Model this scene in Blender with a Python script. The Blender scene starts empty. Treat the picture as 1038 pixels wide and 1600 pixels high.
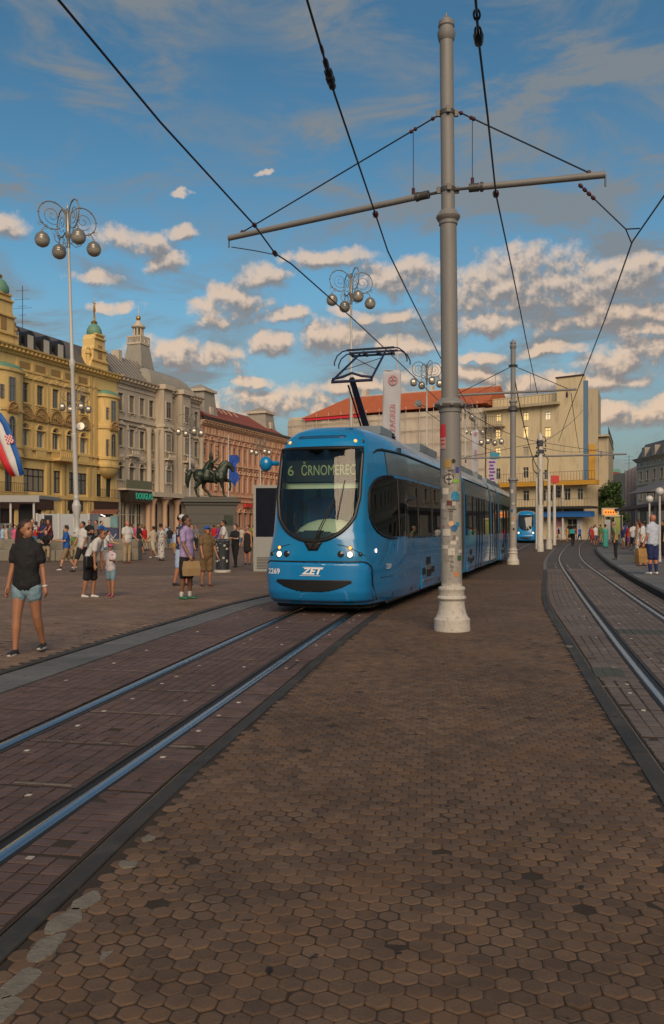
import bpy, bmesh, math, random
from mathutils import Vector, Matrix, Euler
from mathutils.bvhtree import BVHTree
random.seed(7)
R = math.radians
PI = math.pi
# ------------------------------------------------------------------ camera
F, H, CX, HY = 1300.0, 1.47, 519.0, 826.0      # focal length in photo pixels, eye height, principal x, horizon y
scn = bpy.context.scene
col = scn.collection
cam = bpy.data.cameras.new('camera'); camo = bpy.data.objects.new('camera', cam); col.objects.link(camo)
cam.sensor_fit = 'VERTICAL'; cam.sensor_height = 36; cam.lens = 36 * F / 1600
cam.shift_y = (HY - 800) / 1600; cam.clip_start = .05; cam.clip_end = 3000
camo.location = (0, 0, H); camo.rotation_euler = (R(90), 0, 0)
scn.camera = camo
scn.view_settings.view_transform = 'Standard'; scn.view_settings.look = 'None'
scn.view_settings.gamma = 1; scn.view_settings.use_curve_mapping = False
scn.view_settings.exposure = 0.32
scn.render.engine = 'CYCLES'
scn.cycles.use_denoising = True
scn.cycles.max_bounces = 6; scn.cycles.transparent_max_bounces = 12
SUN_EL, SUN_AZ = 34, 176          # degrees: elevation, bearing clockwise from +Y (behind the camera, to its left)
sun = bpy.data.lights.new('sun', 'SUN'); suno = bpy.data.objects.new('sun', sun); col.objects.link(suno)
sun.energy = 2.5; sun.angle = R(46); sun.color = (1.0, .73, .47)
sd = Vector((math.sin(R(SUN_AZ)) * math.cos(R(SUN_EL)), math.cos(R(SUN_AZ)) * math.cos(R(SUN_EL)), math.sin(R(SUN_EL))))
suno.rotation_euler = sd.to_track_quat('Z', 'Y').to_euler()

# ------------------------------------------------------------------ node helper
class NT:
    def __init__(s, tree): s.t = tree; s.n = tree.nodes; s.l = tree.links
    def add(s, kind, **kw):
        n = s.n.new(kind)
        for k, v in kw.items():
            if k == 'inp':
                for a, b in v.items():
                    if isinstance(b, bpy.types.NodeSocket): s.l.new(b, n.inputs[a])
                    else: n.inputs[a].default_value = b
            else: setattr(n, k, v)
        return n
    def m(s, op, a, b=None, c=None, clamp=False):
        n = s.n.new('ShaderNodeMath'); n.operation = op; n.use_clamp = clamp
        for i, v in enumerate((a, b, c)):
            if v is None: continue
            if isinstance(v, bpy.types.NodeSocket): s.l.new(v, n.inputs[i])
            else: n.inputs[i].default_value = v
        return n.outputs[0]
    def v(s, op, a, b=None):
        n = s.n.new('ShaderNodeVectorMath'); n.operation = op
        for i, v in enumerate((a, b)):
            if v is None: continue
            if isinstance(v, bpy.types.NodeSocket): s.l.new(v, n.inputs[i])
            else: n.inputs[i].default_value = v
        return n.outputs['Value'] if op in ('DOT_PRODUCT', 'LENGTH') else n.outputs[0]
    def ss(s, x, lo, hi, a=0.0, b=1.0):
        n = s.add('ShaderNodeMapRange', interpolation_type='SMOOTHSTEP')
        for i, v in enumerate((x, lo, hi, a, b)):
            if isinstance(v, bpy.types.NodeSocket): s.l.new(v, n.inputs[i])
            else: n.inputs[i].default_value = v
        return n.outputs[0]
    def mix(s, f, a, b, bt='MIX'):
        n = s.add('ShaderNodeMix', data_type='RGBA', blend_type=bt)
        for i, v in ((0, f), (6, a), (7, b)):
            if isinstance(v, bpy.types.NodeSocket): s.l.new(v, n.inputs[i])
            else: n.inputs[i].default_value = v if i == 0 or len(v) == 4 else (*v, 1)
        return n.outputs[2]
    def noise(s, vec, scale, detail=4, rough=.55, dist=0, out=0):
        n = s.add('ShaderNodeTexNoise', inp={'Scale': scale, 'Detail': detail, 'Roughness': rough, 'Distortion': dist})
        if vec is not None: s.l.new(vec, n.inputs['Vector'])
        return n.outputs[out]

# ------------------------------------------------------------------ world: Nishita sky with evening clouds
def make_world():
    w = bpy.data.worlds.new('World'); scn.world = w; w.use_nodes = True
    w.node_tree.nodes.clear(); t = NT(w.node_tree)
    sky = t.add('ShaderNodeTexSky', sky_type='NISHITA', sun_disc=False)
    sky.sun_elevation = R(SUN_EL); sky.sun_rotation = R(SUN_AZ); sky.air_density = 1.0; sky.dust_density = .6; sky.ozone_density = 3.0
    tc = t.add('ShaderNodeTexCoord').outputs['Generated']
    sp = t.add('ShaderNodeSeparateXYZ', inp={0: tc})
    az = t.m('ARCTAN2', sp.outputs[0], sp.outputs[1]); el = t.m('ARCSINE', sp.outputs[2])
    P = t.add('ShaderNodeCombineXYZ', inp={0: az, 1: el}).outputs[0]
    nz = t.noise(P, 9, 5, .6, out=1)
    nz = t.v('SUBTRACT', nz, (.5, .5, .5))
    nz2 = t.v('MULTIPLY', nz, (.12, .055, 0))
    Q = t.v('ADD', P, nz2)
    # cumulus seen in the photograph: px, py, half width, half height
    B = [(205,368,60,20),(288,355,30,11),(262,408,38,22),(147,427,34,10),(335,487,38,20),(385,466,40,22),(420,428,36,24),(490,400,44,17),
         (445,500,42,13),(425,537,38,17),(520,528,52,22),(560,397,40,14),(640,430,70,32),(590,492,60,11),(800,440,110,42),(930,455,120,36),
         (960,500,90,18),(760,500,60,20),(860,546,45,10),(750,553,50,9),(270,555,52,26),(330,562,50,24),(382,599,36,11),(455,625,60,22),
         (400,632,70,24),(330,655,60,20),(520,640,60,16),(1000,560,90,26),(1010,520,60,14),(900,600,120,16),(980,650,110,20),(700,585,90,16),
         (405,264,14,4),(287,297,15,5),(10,362,26,16),(175,475,28,8),(1010,420,60,20),(560,600,70,12),(870,650,90,14),(620,540,60,14)]
    def chain(Qs):
        f = None
        for (px, py, a, b) in B:
            u = (px - CX) / F; v = (HY - py) / F
            A = math.atan(u); E = math.atan(v * math.cos(A))
            d = t.v('SUBTRACT', Qs, (A, E, 0))
            d = t.v('MULTIPLY', d, (F / a / 1.2, F / b / 1.15, 0))
            d = t.v('DOT_PRODUCT', d, d)
            d = t.m('SUBTRACT', 1.0, d)
            f = d if f is None else t.m('MAXIMUM', f, d)
        return t.m('MAXIMUM', f, -1.6)
    # cloud cover elsewhere goes on the same way
    Pl = t.v('MULTIPLY', P, (1, 2.6, 1))
    gen = t.noise(Pl, 5.5, 3, .5); gen = t.m('MULTIPLY_ADD', gen, 9.0, -5.6)
    outside = t.ss(t.m('ABSOLUTE', az), .37, .5)
    low = t.ss(el, .75, .35)
    gen = t.m('MULTIPLY_ADD', t.m('MULTIPLY', outside, low), t.m('ADD', gen, 2.2), -2.2)
    fb = t.noise(P, 30, 7, .6)
    fb2 = t.m('MULTIPLY_ADD', fb, 3.8, -1.95)
    f1 = t.m('ADD', t.m('MAXIMUM', chain(Q), gen), fb2)
    dens = t.ss(f1, -.35, .85)
    # light comes from the upper left behind: compare with the field a little further that way
    Q2 = t.v('ADD', Q, (-.004, .012, 0))
    f2 = t.m('ADD', t.m('MAXIMUM', chain(Q2), gen), t.m('MULTIPLY_ADD', t.noise(t.v('ADD', P, (-.004, .008, 0)), 30, 7, .6), 3.8, -1.95))
    lit = t.ss(t.m('SUBTRACT', f1, f2), -.40, .70)
    warm = t.mix(t.ss(el, .05, .45), (6.3, 4.5, 3.1, 1), (5.0, 4.1, 3.4, 1))
    grey = t.mix(t.ss(el, .05, .45), (2.1, 1.75, 1.62, 1), (1.7, 1.75, 1.8, 1))
    ccol = t.mix(lit, grey, warm)
    # thin high cloud
    Pc = t.add('ShaderNodeMapping', inp={0: P, 'Rotation': (0, 0, R(-28)), 'Scale': (1.6, 5.0, 1)}).outputs[0]
    ci = t.noise(Pc, 3.0, 7, .62, .6)
    cim = t.noise(P, 2.2, 2, .5)
    cir = t.m('MULTIPLY', t.m('MULTIPLY', t.ss(ci, .42, .72), t.ss(cim, .34, .54)), 1.5)
    cir = t.m('ADD', cir, t.m('MULTIPLY', t.ss(el, .32, .03), .95))     # veil thickening to the horizon
    cir = t.m('ADD', cir, t.m('MULTIPLY', t.m('MULTIPLY', t.ss(az, -.05, .3), t.ss(t.m('ABSOLUTE', t.m('SUBTRACT', el, .33)), .22, .0)), t.m('MULTIPLY', t.ss(ci, .3, .65), .5)), clamp=True)
    cic = t.mix(t.ss(el, .05, .4), (1.65, 1.50, 1.40, 1), (1.75, 1.9, 2.0, 1))
    base = t.mix(1.0, sky.outputs[0], t.mix(t.ss(el, .05, .55), (.66, .94, .84, 1), (.47, .76, .74, 1)), 'MULTIPLY')
    c = t.mix(t.m('MULTIPLY', cir, .85), base, cic)
    c = t.mix(t.m('MULTIPLY', dens, .9), c, ccol)
    bg = t.add('ShaderNodeBackground', inp={0: c, 1: .103})
    out = t.add('ShaderNodeOutputWorld'); t.l.new(bg.outputs[0], out.inputs[0])
    w.cycles.sampling_method = 'MANUAL'; w.cycles.sample_map_resolution = 512
make_world()

# ------------------------------------------------------------------ materials
MATS = {}
def mat(name, colr, rough=.6, metal=0, var=.12, nscale=3.0, bump=.0, bscale=40, emit=None, estr=0, spec=.5, dirt=None, coat=0, island=0.0, coord='Object', streak=False, alpha=None):
    """Principled material with soft colour variation, optional grime, fine bump and random tint per piece."""
    if name in MATS: return MATS[name]
    m = bpy.data.materials.new(name); m.use_nodes = True; t = NT(m.node_tree)
    b = t.n['Principled BSDF']
    tc = t.add('ShaderNodeTexCoord').outputs[coord]
    if streak: tcn = t.add('ShaderNodeMapping', inp={0: tc, 'Scale': (1, 1, .18)}).outputs[0]
    else: tcn = tc
    n = t.noise(tcn, nscale, 5, .6)
    k = t.m('MULTIPLY_ADD', n, 2 * var, 1 - var)
    if island:
        ri = t.add('ShaderNodeNewGeometry').outputs['Random Per Island']
        ro = t.add('ShaderNodeObjectInfo').outputs['Random']
        r = t.m('FRACT', t.m('ADD', ri, t.m('MULTIPLY', ro, 7.3)))
        k = t.m('MULTIPLY', k, t.m('MULTIPLY_ADD', r, 2 * island, 1 - island))
    kc = t.add('ShaderNodeCombineColor', inp={0: k, 1: k, 2: k}).outputs[0]
    c = t.mix(1.0, (*colr, 1), kc, 'MULTIPLY')
    if dirt:
        dcol, amt, dsc = dirt
        dn = t.noise(tcn, dsc, 6, .65, .5)
        c = t.mix(t.m('MULTIPLY', t.ss(dn, .48, .7), amt), c, (*dcol, 1))
    t.l.new(c, b.inputs['Base Color'])
    rr = t.m('MULTIPLY_ADD', n, .2, rough - .1, clamp=True); t.l.new(rr, b.inputs['Roughness'])
    b.inputs['Metallic'].default_value = metal
    b.inputs['Specular IOR Level'].default_value = spec
    if coat: b.inputs['Coat Weight'].default_value = coat; b.inputs['Coat Roughness'].default_value = .06
    if bump:
        bn = t.noise(tc, bscale, 5, .6)
        bu = t.add('ShaderNodeBump', inp={'Strength': bump, 'Distance': .02, 'Height': bn}); t.l.new(bu.outputs[0], b.inputs['Normal'])
    if emit: b.inputs['Emission Color'].default_value = (*emit, 1); b.inputs['Emission Strength'].default_value = estr
    MATS[name] = m
    return m
def glass_mat(name, tint, trans=.5, rough=.02, dark=(.01, .012, .014)):
    if name in MATS: return MATS[name]
    m = bpy.data.materials.new(name); m.use_nodes = True; t = NT(m.node_tree); t.n.remove(t.n['Principled BSDF'])
    o = t.n['Material Output']
    fr = t.add('ShaderNodeFresnel', inp={0: 1.52}).outputs[0]
    tr = t.add('ShaderNodeBsdfTransparent', inp={0: (*tint, 1)})
    df = t.add('ShaderNodeBsdfDiffuse', inp={0: (*dark, 1)})
    gl = t.add('ShaderNodeBsdfGlossy', inp={0: (1, 1, 1, 1), 1: rough})
    a = t.add('ShaderNodeMixShader', inp={0: trans, 1: df.outputs[0], 2: tr.outputs[0]})
    f2 = t.m('MULTIPLY_ADD', fr, 1.0, .0, clamp=True)
    bm = t.add('ShaderNodeMixShader', inp={0: f2, 1: a.outputs[0], 2: gl.outputs[0]})
    t.l.new(bm.outputs[0], o.inputs[0]); MATS[name] = m; return m

# ------------------------------------------------------------------ geometry helpers
class MB:
    """collects shapes with material slots; build() links them as one mesh object"""
    def __init__(s): s.v = []; s.f = []; s.mi = []; s.k = 0
    def add(s, vs, fs, k=None):
        o = len(s.v); s.v += [tuple(v) for v in vs]
        for f in fs: s.f.append([i + o for i in f]); s.mi.append(s.k if k is None else k)
        return s
    def box(s, x0, x1, y0, y1, z0, z1):
        vs = [(x, y, z) for z in (z0, z1) for y in (y0, y1) for x in (x0, x1)]
        return s.add(vs, [(0, 2, 3, 1), (4, 5, 7, 6), (0, 1, 5, 4), (2, 6, 7, 3), (0, 4, 6, 2), (1, 3, 7, 5)])
    def tbox(s, M, x0, x1, y0, y1, z0, z1):
        vs = [M @ Vector((x, y, z)) for z in (z0, z1) for y in (y0, y1) for x in (x0, x1)]
        return s.add(vs, [(0, 2, 3, 1), (4, 5, 7, 6), (0, 1, 5, 4), (2, 6, 7, 3), (0, 4, 6, 2), (1, 3, 7, 5)])
    def lathe(s, prof, c=(0, 0, 0), n=20, M=None, caps=True):
        vs = []
        for (r, z) in prof:
            for i in range(n):
                a = 2 * PI * i / n; p = Vector((c[0] + r * math.cos(a), c[1] + r * math.sin(a), c[2] + z)); vs.append(M @ p if M else p)
        fs = [(j * n + i, j * n + (i + 1) % n, (j + 1) * n + (i + 1) % n, (j + 1) * n + i) for j in range(len(prof) - 1) for i in range(n)]
        if caps: fs += [tuple(range(n))[::-1], tuple((len(prof) - 1) * n + i for i in range(n))]
        return s.add(vs, fs)
    def tube(s, pts, r, n=8, caps=True):
        pts = [Vector(p) for p in pts]; rs = r if isinstance(r, (list, tuple)) else [r] * len(pts)
        vs = []; up = None
        for i, p in enumerate(pts):
            d = (pts[min(i + 1, len(pts) - 1)] - pts[max(i - 1, 0)]).normalized()
            if up is None: up = d.orthogonal().normalized()
            up = (up - d * up.dot(d)); up = up.normalized() if up.length > 1e-6 else d.orthogonal().normalized()
            sd_ = d.cross(up)
            for k in range(n):
                a = 2 * PI * k / n; vs.append(p + (up * math.cos(a) + sd_ * math.sin(a)) * rs[i])
        fs = [(j * n + i, j * n + (i + 1) % n, (j + 1) * n + (i + 1) % n, (j + 1) * n + i) for j in range(len(pts) - 1) for i in range(n)]
        if caps: fs += [tuple(range(n))[::-1], tuple((len(pts) - 1) * n + i for i in range(n))]
        return s.add(vs, fs)
    def ball(s, c, r, n=14, m=9, sc=(1, 1, 1)):
        c = Vector(c)
        prof = [(max(1e-4, math.sin(PI * j / m)), -math.cos(PI * j / m)) for j in range(m + 1)]
        vs = [(c[0] + r * sc[0] * a * math.cos(2 * PI * i / n), c[1] + r * sc[1] * a * math.sin(2 * PI * i / n), c[2] + r * sc[2] * b) for (a, b) in prof for i in range(n)]
        fs = [(j * n + i, j * n + (i + 1) % n, (j + 1) * n + (i + 1) % n, (j + 1) * n + i) for j in range(m) for i in range(n)]
        return s.add(vs, fs)
    def prism(s, poly, a, b, axis='z'):
        """poly extruded between a and b along axis; poly counter-clockwise"""
        f = {'z': lambda p, t: (p[0], p[1], t), 'y': lambda p, t: (p[0], t, p[1]), 'x': lambda p, t: (t, p[0], p[1])}[axis]
        n = len(poly); vs = [f(p, a) for p in poly] + [f(p, b) for p in poly]
        fs = [tuple(range(n))[::-1], tuple(range(n, 2 * n))] + [(i, (i + 1) % n, n + (i + 1) % n, n + i) for i in range(n)]
        return s.add(vs, fs)
    def quad(s, a, b, c, d): return s.add([a, b, c, d], [(0, 1, 2, 3)])
    def mesh(s, name, mats, smooth=35, weld=False, recalc=True):
        me = bpy.data.meshes.new(name); me.from_pydata(s.v, [], s.f)
        for m in (mats if isinstance(mats, (list, tuple)) else [mats]): me.materials.append(m)
        me.polygons.foreach_set('material_index', s.mi)
        bm = bmesh.new(); bm.from_mesh(me)
        if weld: bmesh.ops.remove_doubles(bm, verts=bm.verts, dist=1e-4)
        if recalc: bmesh.ops.recalc_face_normals(bm, faces=bm.faces)
        bm.to_mesh(me); bm.free()
        if smooth: me.shade_smooth(); me.set_sharp_from_angle(angle=R(smooth))
        me.update(); return me
    def build(s, name, mats, parent=None, **kw):
        return link(name, s.mesh(name, mats, **kw), parent)
def link(name, data, parent=None, loc=None, rz=0, sc=None):
    o = bpy.data.objects.new(name, data); col.objects.link(o)
    if parent: o.parent = parent
    if loc is not None: o.location = loc
    if rz: o.rotation_euler = (0, 0, rz)
    if sc: o.scale = sc if isinstance(sc, tuple) else (sc,) * 3
    return o
def thing(name, label, cat, loc=(0, 0, 0), rz=0, group=None):
    o = link(name, None, None, loc, rz); return tag(o, label, cat, group)
def tag(o, label, cat, group=None, kind=None):
    o['label'] = label; o['category'] = cat
    if group: o['group'] = group
    if kind: o['kind'] = kind
    return o
def copy_tree(o, parent=None):
    c = o.copy(); col.objects.link(c)
    if parent: c.parent = parent
    for ch in list(o.children): copy_tree(ch, c)
    return c
def G(px, py): y = F * H / (py - HY); return Vector(((px - CX) / F * y, y, 0))
def Pt(px, py, y): return Vector(((px - CX) / F * y, y, H + (HY - py) * y / F))
def lean(o, rx, ry): o.rotation_euler.x = R(rx); o.rotation_euler.y = R(ry)
def text_mesh(s, size, depth, name='text', bold=0):
    cu = bpy.data.curves.new(name, 'FONT'); cu.body = s; cu.size = size; cu.extrude = depth; cu.align_x = 'CENTER'; cu.align_y = 'CENTER'; cu.offset = bold
    cu.resolution_u = 3
    o = bpy.data.objects.new(name, cu); col.objects.link(o); dg = bpy.context.evaluated_depsgraph_get()
    me = bpy.data.meshes.new_from_object(o.evaluated_get(dg)); col.objects.unlink(o); bpy.data.objects.remove(o); return me
# ================================================================== THE GROUND
def herm(pts):
    ys = [p[0] for p in pts]; xs = [p[1] for p in pts]; n = len(pts); sl = []
    for i in range(n):
        a, b = max(i - 1, 0), min(i + 1, n - 1); sl.append((xs[b] - xs[a]) / (ys[b] - ys[a]))
    def f(y):
        if y <= ys[0]: return xs[0] + sl[0] * (y - ys[0])
        if y >= ys[-1]: return xs[-1] + sl[-1] * (y - ys[-1])
        i = max(k for k in range(n) if ys[k] <= y); h = ys[i + 1] - ys[i]; t = (y - ys[i]) / h
        return ((2*t**3 - 3*t*t + 1) * xs[i] + (t**3 - 2*t*t + t) * h * sl[i] + (-2*t**3 + 3*t*t) * xs[i + 1] + (t**3 - t*t) * h * sl[i + 1])
    return f
_cl = lambda y: -2.68 + .171 * y
CL = herm([(-60, _cl(-60)), (-20, _cl(-20)), (0, _cl(0)), (6, _cl(6)), (11, _cl(11)), (13, _cl(13) + .02), (16, .16), (20, 1.38), (30, 4.42), (40, 7.4), (55, 11.6), (85, 19.9), (130, 33.5)])
CR = herm([(-60, -10.7), (-20, -2.0), (0, 1.87), (2, 2.27), (7.2, 3.40), (11, 4.28), (20.3, 6.52), (39, 11.2), (56, 16.1), (80, 23.4), (130, 39.5)])
KR = herm([(-60, -7.6), (0, 3.1), (8, 4.75), (12, 5.62), (17.2, 6.87), (24.2, 8.62), (36.7, 12.0), (56, 17.7), (80, 25.6), (130, 42.0)])
KIR = herm([(-60, -9.5), (-20, -2.6), (0, .92), (2, 1.30), (4.89, 1.85), (7.32, 2.31), (11, 3.05), (16.8, 4.25), (25.8, 6.55), (39, 9.95), (56, 14.8), (80, 22.0), (130, 38.0)])
KIL = herm([(-60, -10.9), (-20, -4.5), (0, -1.55), (3.13, -1.07), (4.91, -.83), (6.29, -.60), (9.85, .0), (13, .575), (16, 1.20), (20, 2.43), (30, 5.47), (40, 8.43), (55, 12.65), (85, 20.95), (130, 34.5)])
def slope(f, y): return (f(y + .05) - f(y - .05)) / .1
def off(f, y, d): return f(y) + d * math.sqrt(1 + slope(f, y) ** 2)
def frange(a, b, s):
    n = max(1, round((b - a) / s)); return [a + (b - a) * i / n for i in range(n + 1)]
YS = frange(-60, 0, 6)[:-1] + frange(0, 44, .5)[:-1] + frange(44, 130, 2)

def sheet(name, fa, fb, z, m, ya=-60, yb=130):
    mb = MB(); ys = [y for y in YS if ya <= y <= yb]; n = len(ys)
    vs = [(fa(y), y, z) for y in ys] + [(fb(y), y, z) for y in ys]
    mb.add(vs, [(i, n + i, n + i + 1, i + 1) for i in range(n - 1)])
    o = mb.build(name, m, smooth=0); o['kind'] = 'structure'; return o

def ground_mat(name, base, mortar, kind, bw, bh, rot=0, wear=(.10, .085, .07)):
    """fine paving seen from afar: brick or sett courses with joints in relief"""
    m = bpy.data.materials.new(name); m.use_nodes = True; t = NT(m.node_tree); b = t.n['Principled BSDF']
    tc = t.add('ShaderNodeTexCoord').outputs['Object']
    mp = t.add('ShaderNodeMapping', inp={0: tc, 'Rotation': (0, 0, rot)}).outputs[0]
    br = t.add('ShaderNodeTexBrick', inp={0: mp, 'Color1': (*base, 1), 'Color2': (*[c * .72 for c in base], 1), 'Mortar': (*mortar, 1), 'Scale': 1.0,
               'Mortar Size': .006, 'Mortar Smooth': .3, 'Bias': 0, 'Brick Width': bw, 'Row Height': bh})
    br.offset = .5 if kind == 'brick' else 0
    big = t.noise(tc, .35, 6, .65, .8); k = t.m('MULTIPLY_ADD', big, .9, .55)
    fine = t.noise(tc, 7, 5, .7); k = t.m('MULTIPLY', k, t.m('MULTIPLY_ADD', fine, .5, .75))
    c = t.mix(1.0, br.outputs[0], t.add('ShaderNodeCombineColor', inp={0: k, 1: k, 2: k}).outputs[0], 'MULTIPLY')
    t.l.new(c, b.inputs['Base Color']); b.inputs['Roughness'].default_value = .72; b.inputs['Specular IOR Level'].default_value = .35
    bu = t.add('ShaderNodeBump', inp={'Strength': .5, 'Distance': .012, 'Height': t.m('SUBTRACT', t.m('MULTIPLY', fine, .4), br.outputs['Fac'])})
    t.l.new(bu.outputs[0], b.inputs['Normal']); return m

M_base = mat('dirt_joint', (.034, .021, .013), .95, var=.35, nscale=6, bump=.4, bscale=60)
M_asph = mat('asphalt', (.055, .052, .050), .85, var=.25, nscale=2, bump=.3, bscale=120)
def paver_mat(name, c1, rust, isl, grit=.5):
    m = bpy.data.materials.new(name); m.use_nodes = True; t = NT(m.node_tree); b = t.n['Principled BSDF']
    ge = t.add('ShaderNodeNewGeometry'); pos = ge.outputs['Position']
    r = t.m('FRACT', t.m('ADD', ge.outputs['Random Per Island'], t.m('MULTIPLY', t.add('ShaderNodeObjectInfo').outputs['Random'], 7.3)))
    big = t.noise(pos, .9, 5, .62, .6); mid = t.noise(pos, 7, 5, .65); fine = t.noise(pos, 90, 4, .7)
    k = t.m('MULTIPLY_ADD', big, 1.3, .35); k = t.m('MULTIPLY', k, t.m('MULTIPLY_ADD', r, 2 * isl, 1 - isl))
    k = t.m('MULTIPLY', k, t.m('MULTIPLY_ADD', mid, .7, .65)); k = t.m('MULTIPLY', k, t.m('MULTIPLY_ADD', fine, grit * 1.4, 1 - grit * .7))
    c = t.mix(1.0, (*c1, 1), t.add('ShaderNodeCombineColor', inp={0: k, 1: k, 2: k}).outputs[0], 'MULTIPLY')
    rn = t.noise(pos, 2.3, 4, .6, .4)
    c = t.mix(t.m('MULTIPLY', t.ss(t.m('ADD', rn, t.m('MULTIPLY', mid, .3)), .62, .85), .55), c, (*rust, 1))
    sp = t.noise(pos, 11, 2, .5); c = t.mix(t.m('MULTIPLY', t.ss(sp, .70, .74), .85), c, (.008, .007, .007, 1))       # old gum and oil spots
    st = t.noise(pos, 1.7, 3, .6, 1.0); c = t.mix(t.m('MULTIPLY', t.ss(st, .62, .75), .5), c, (.028, .022, .018, 1))
    t.l.new(c, b.inputs['Base Color']); t.l.new(t.m('MULTIPLY_ADD', mid, .3, .52), b.inputs['Roughness'])
    b.inputs['Specular IOR Level'].default_value = .4
    bu = t.add('ShaderNodeBump', inp={'Strength': .55, 'Distance': .004, 'Height': t.m('ADD', fine, t.m('MULTIPLY', mid, .8))}); t.l.new(bu.outputs[0], b.inputs['Normal'])
    return m
M_hex = paver_mat('hexagon_paver', (.114, .070, .042), (.145, .078, .036), .24)
M_sett = paver_mat('rail_sett', (.100, .063, .054), (.10, .055, .035), .16, .35)
M_brk = paver_mat('square_brick', (.185, .120, .080), (.12, .07, .045), .14, .35)
M_slab = paver_mat('grey_slab', (.125, .125, .122), (.11, .105, .10), .12, .3)
M_kerb = paver_mat('dark_kerb_stone', (.036, .032, .027), (.075, .066, .055), .15, .4)
M_mort = mat('pale_mortar', (.17, .15, .12), .9, var=.5, nscale=14, bump=.5, bscale=50)
M_steel = mat('rail_steel', (.42, .45, .48), .28, 1, var=.18, nscale=5)
M_dark = mat('rail_groove', (.012, .012, .013), .7, var=.3)
M_rust = mat('rail_flank', (.05, .04, .035), .6, .3, var=.3)

# one sheet to the horizon and the far parts of each surface as courses
gb = MB(); gb.quad((-1200, -900, -.03), (1200, -900, -.03), (1200, 1600, -.03), (-1200, 1600, -.03))
o = gb.build('ground', M_base, smooth=0); o['kind'] = 'structure'
KL = lambda y: off(CL, y, -2.14)
YH, YB, YT = 24.0, 26.0, 30.0     # hexagons, square bricks and track setts are real stones up to here
o = sheet('square_paving_far', lambda y: -150, KL, -.004, ground_mat('brick_courses', (.185, .120, .080), (.06, .04, .028), 'brick', .2, .1, R(8)), -60, 130)
# keep the real bricks free of the far sheet: it starts behind them
mb = MB(); ys = [y for y in YS if y >= YB]; n = len(ys)
mb.add([(-150, y, -.004) for y in ys] + [(KL(y), y, -.004) for y in ys], [(i, n + i, n + i + 1, i + 1) for i in range(n - 1)])
mb.quad((-150, -60, -.004), (-14, -60, -.004), (-14, YB, -.004), (-150, YB, -.004))
old = o.data; o.data = mb.mesh('square_paving_far', old.materials[0], smooth=0)
sheet('island_paving_far', KIL, KIR, -.004, ground_mat('island_courses', (.120, .074, .043), (.040, .033, .025), 'brick', .09, .08, R(-7)), YH, 130)
sheet('left_track_bed_far', lambda y: off(CL, y, -1.53), lambda y: off(KIL, y, -.12), -.008, ground_mat('sett_courses', (.095, .065, .056), (.03, .022, .02), 'sett', .1, .088, R(-16)), YT, 130)
sheet('right_track_bed_far', lambda y: off(KIR, y, .135), lambda y: KR(y) + .02, -.008, MATS.get('x') or ground_mat('sett_courses_right', (.105, .088, .082), (.04, .035, .03), 'sett', .1, .088, R(-17)), YT, 130)
# behind the camera the same surfaces go on
sheet('paving_behind', lambda y: -14, lambda y: 60, -.012, M_brk, -60, 0)

INV = {}
def scatter(name, parent, cells, meshes, joiner, keep, mats):
    """cells: list of (x, y, rot, kind); the ones that show largest become parts, the rest one joined part"""
    vis = []; rest = []
    for c in cells:
        px = CX + F * c[0] / c[1]; py = HY + F * H / c[1]
        (vis if (-15 < px < 1053 and py < 1612) else rest).append(c)
    vis.sort(key=lambda c: c[1]); single, more = vis[:keep], vis[keep:] + rest
    for c in single:
        o = bpy.data.objects.new(name, meshes[random.randrange(len(meshes))] if c[3] is None else c[3]); col.objects.link(o); o.parent = parent
        o.location = (c[0], c[1], random.gauss(0, .0017)); o.rotation_euler = (random.gauss(0, .015), random.gauss(0, .015), c[2])
    mb = MB()
    for c in more: joiner(mb, c)
    o = mb.build(name + '_field', mats, parent, smooth=0, recalc=False); o['kind'] = 'stuff'; return o

def block(mb, outline, z, dz, bev, tiltx=0, tilty=0, cx=0, cy=0):
    """a stone: bevelled top and sides; outline counter-clockwise round (cx, cy)"""
    n = len(outline); ins = []
    for (x, y) in outline:
        l = math.hypot(x, y); f = (l - bev * 1.3) / l; ins.append((x * f, y * f))
    zz = lambda x, y: z + tiltx * y + tilty * x
    vs = [(cx + x, cy + y, zz(x, y)) for x, y in ins] + [(cx + x, cy + y, zz(x, y) - bev * .55) for x, y in outline] + [(cx + x * .99, cy + y * .99, z - dz) for x, y in outline]
    fs = [tuple(range(n))] + [(n + i, n + (i + 1) % n, (i + 1) % n, i) for i in range(n)] + [(2 * n + i, 2 * n + (i + 1) % n, n + (i + 1) % n, n + i) for i in range(n)]
    mb.add(vs, fs)

# ---- island of hexagonal pavers
island = sheet('island_paving', KIL, KIR, -.0042, M_base, 0, YH)
HW, ROT = .083, -.12
def hexo(w, j=0.0):
    r = w / math.sqrt(3) ; return [(r * (1 + random.uniform(-j, j)) * math.cos(PI / 6 + PI / 3 * k), r * (1 + random.uniform(-j, j)) * math.sin(PI / 6 + PI / 3 * k)) for k in range(6)]
def worn(o_, k=.13):
    out = []
    for i, p in enumerate(o_):
        a, b = o_[i - 1], o_[(i + 1) % len(o_)]; out += [(p[0] + (a[0] - p[0]) * k, p[1] + (a[1] - p[1]) * k), (p[0] + (b[0] - p[0]) * k, p[1] + (b[1] - p[1]) * k)]
    return out
def rot2(p, a): return (p[0] * math.cos(a) - p[1] * math.sin(a), p[0] * math.sin(a) + p[1] * math.cos(a))
hexes = []
ca, sa = math.cos(ROT), math.sin(ROT)
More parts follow.
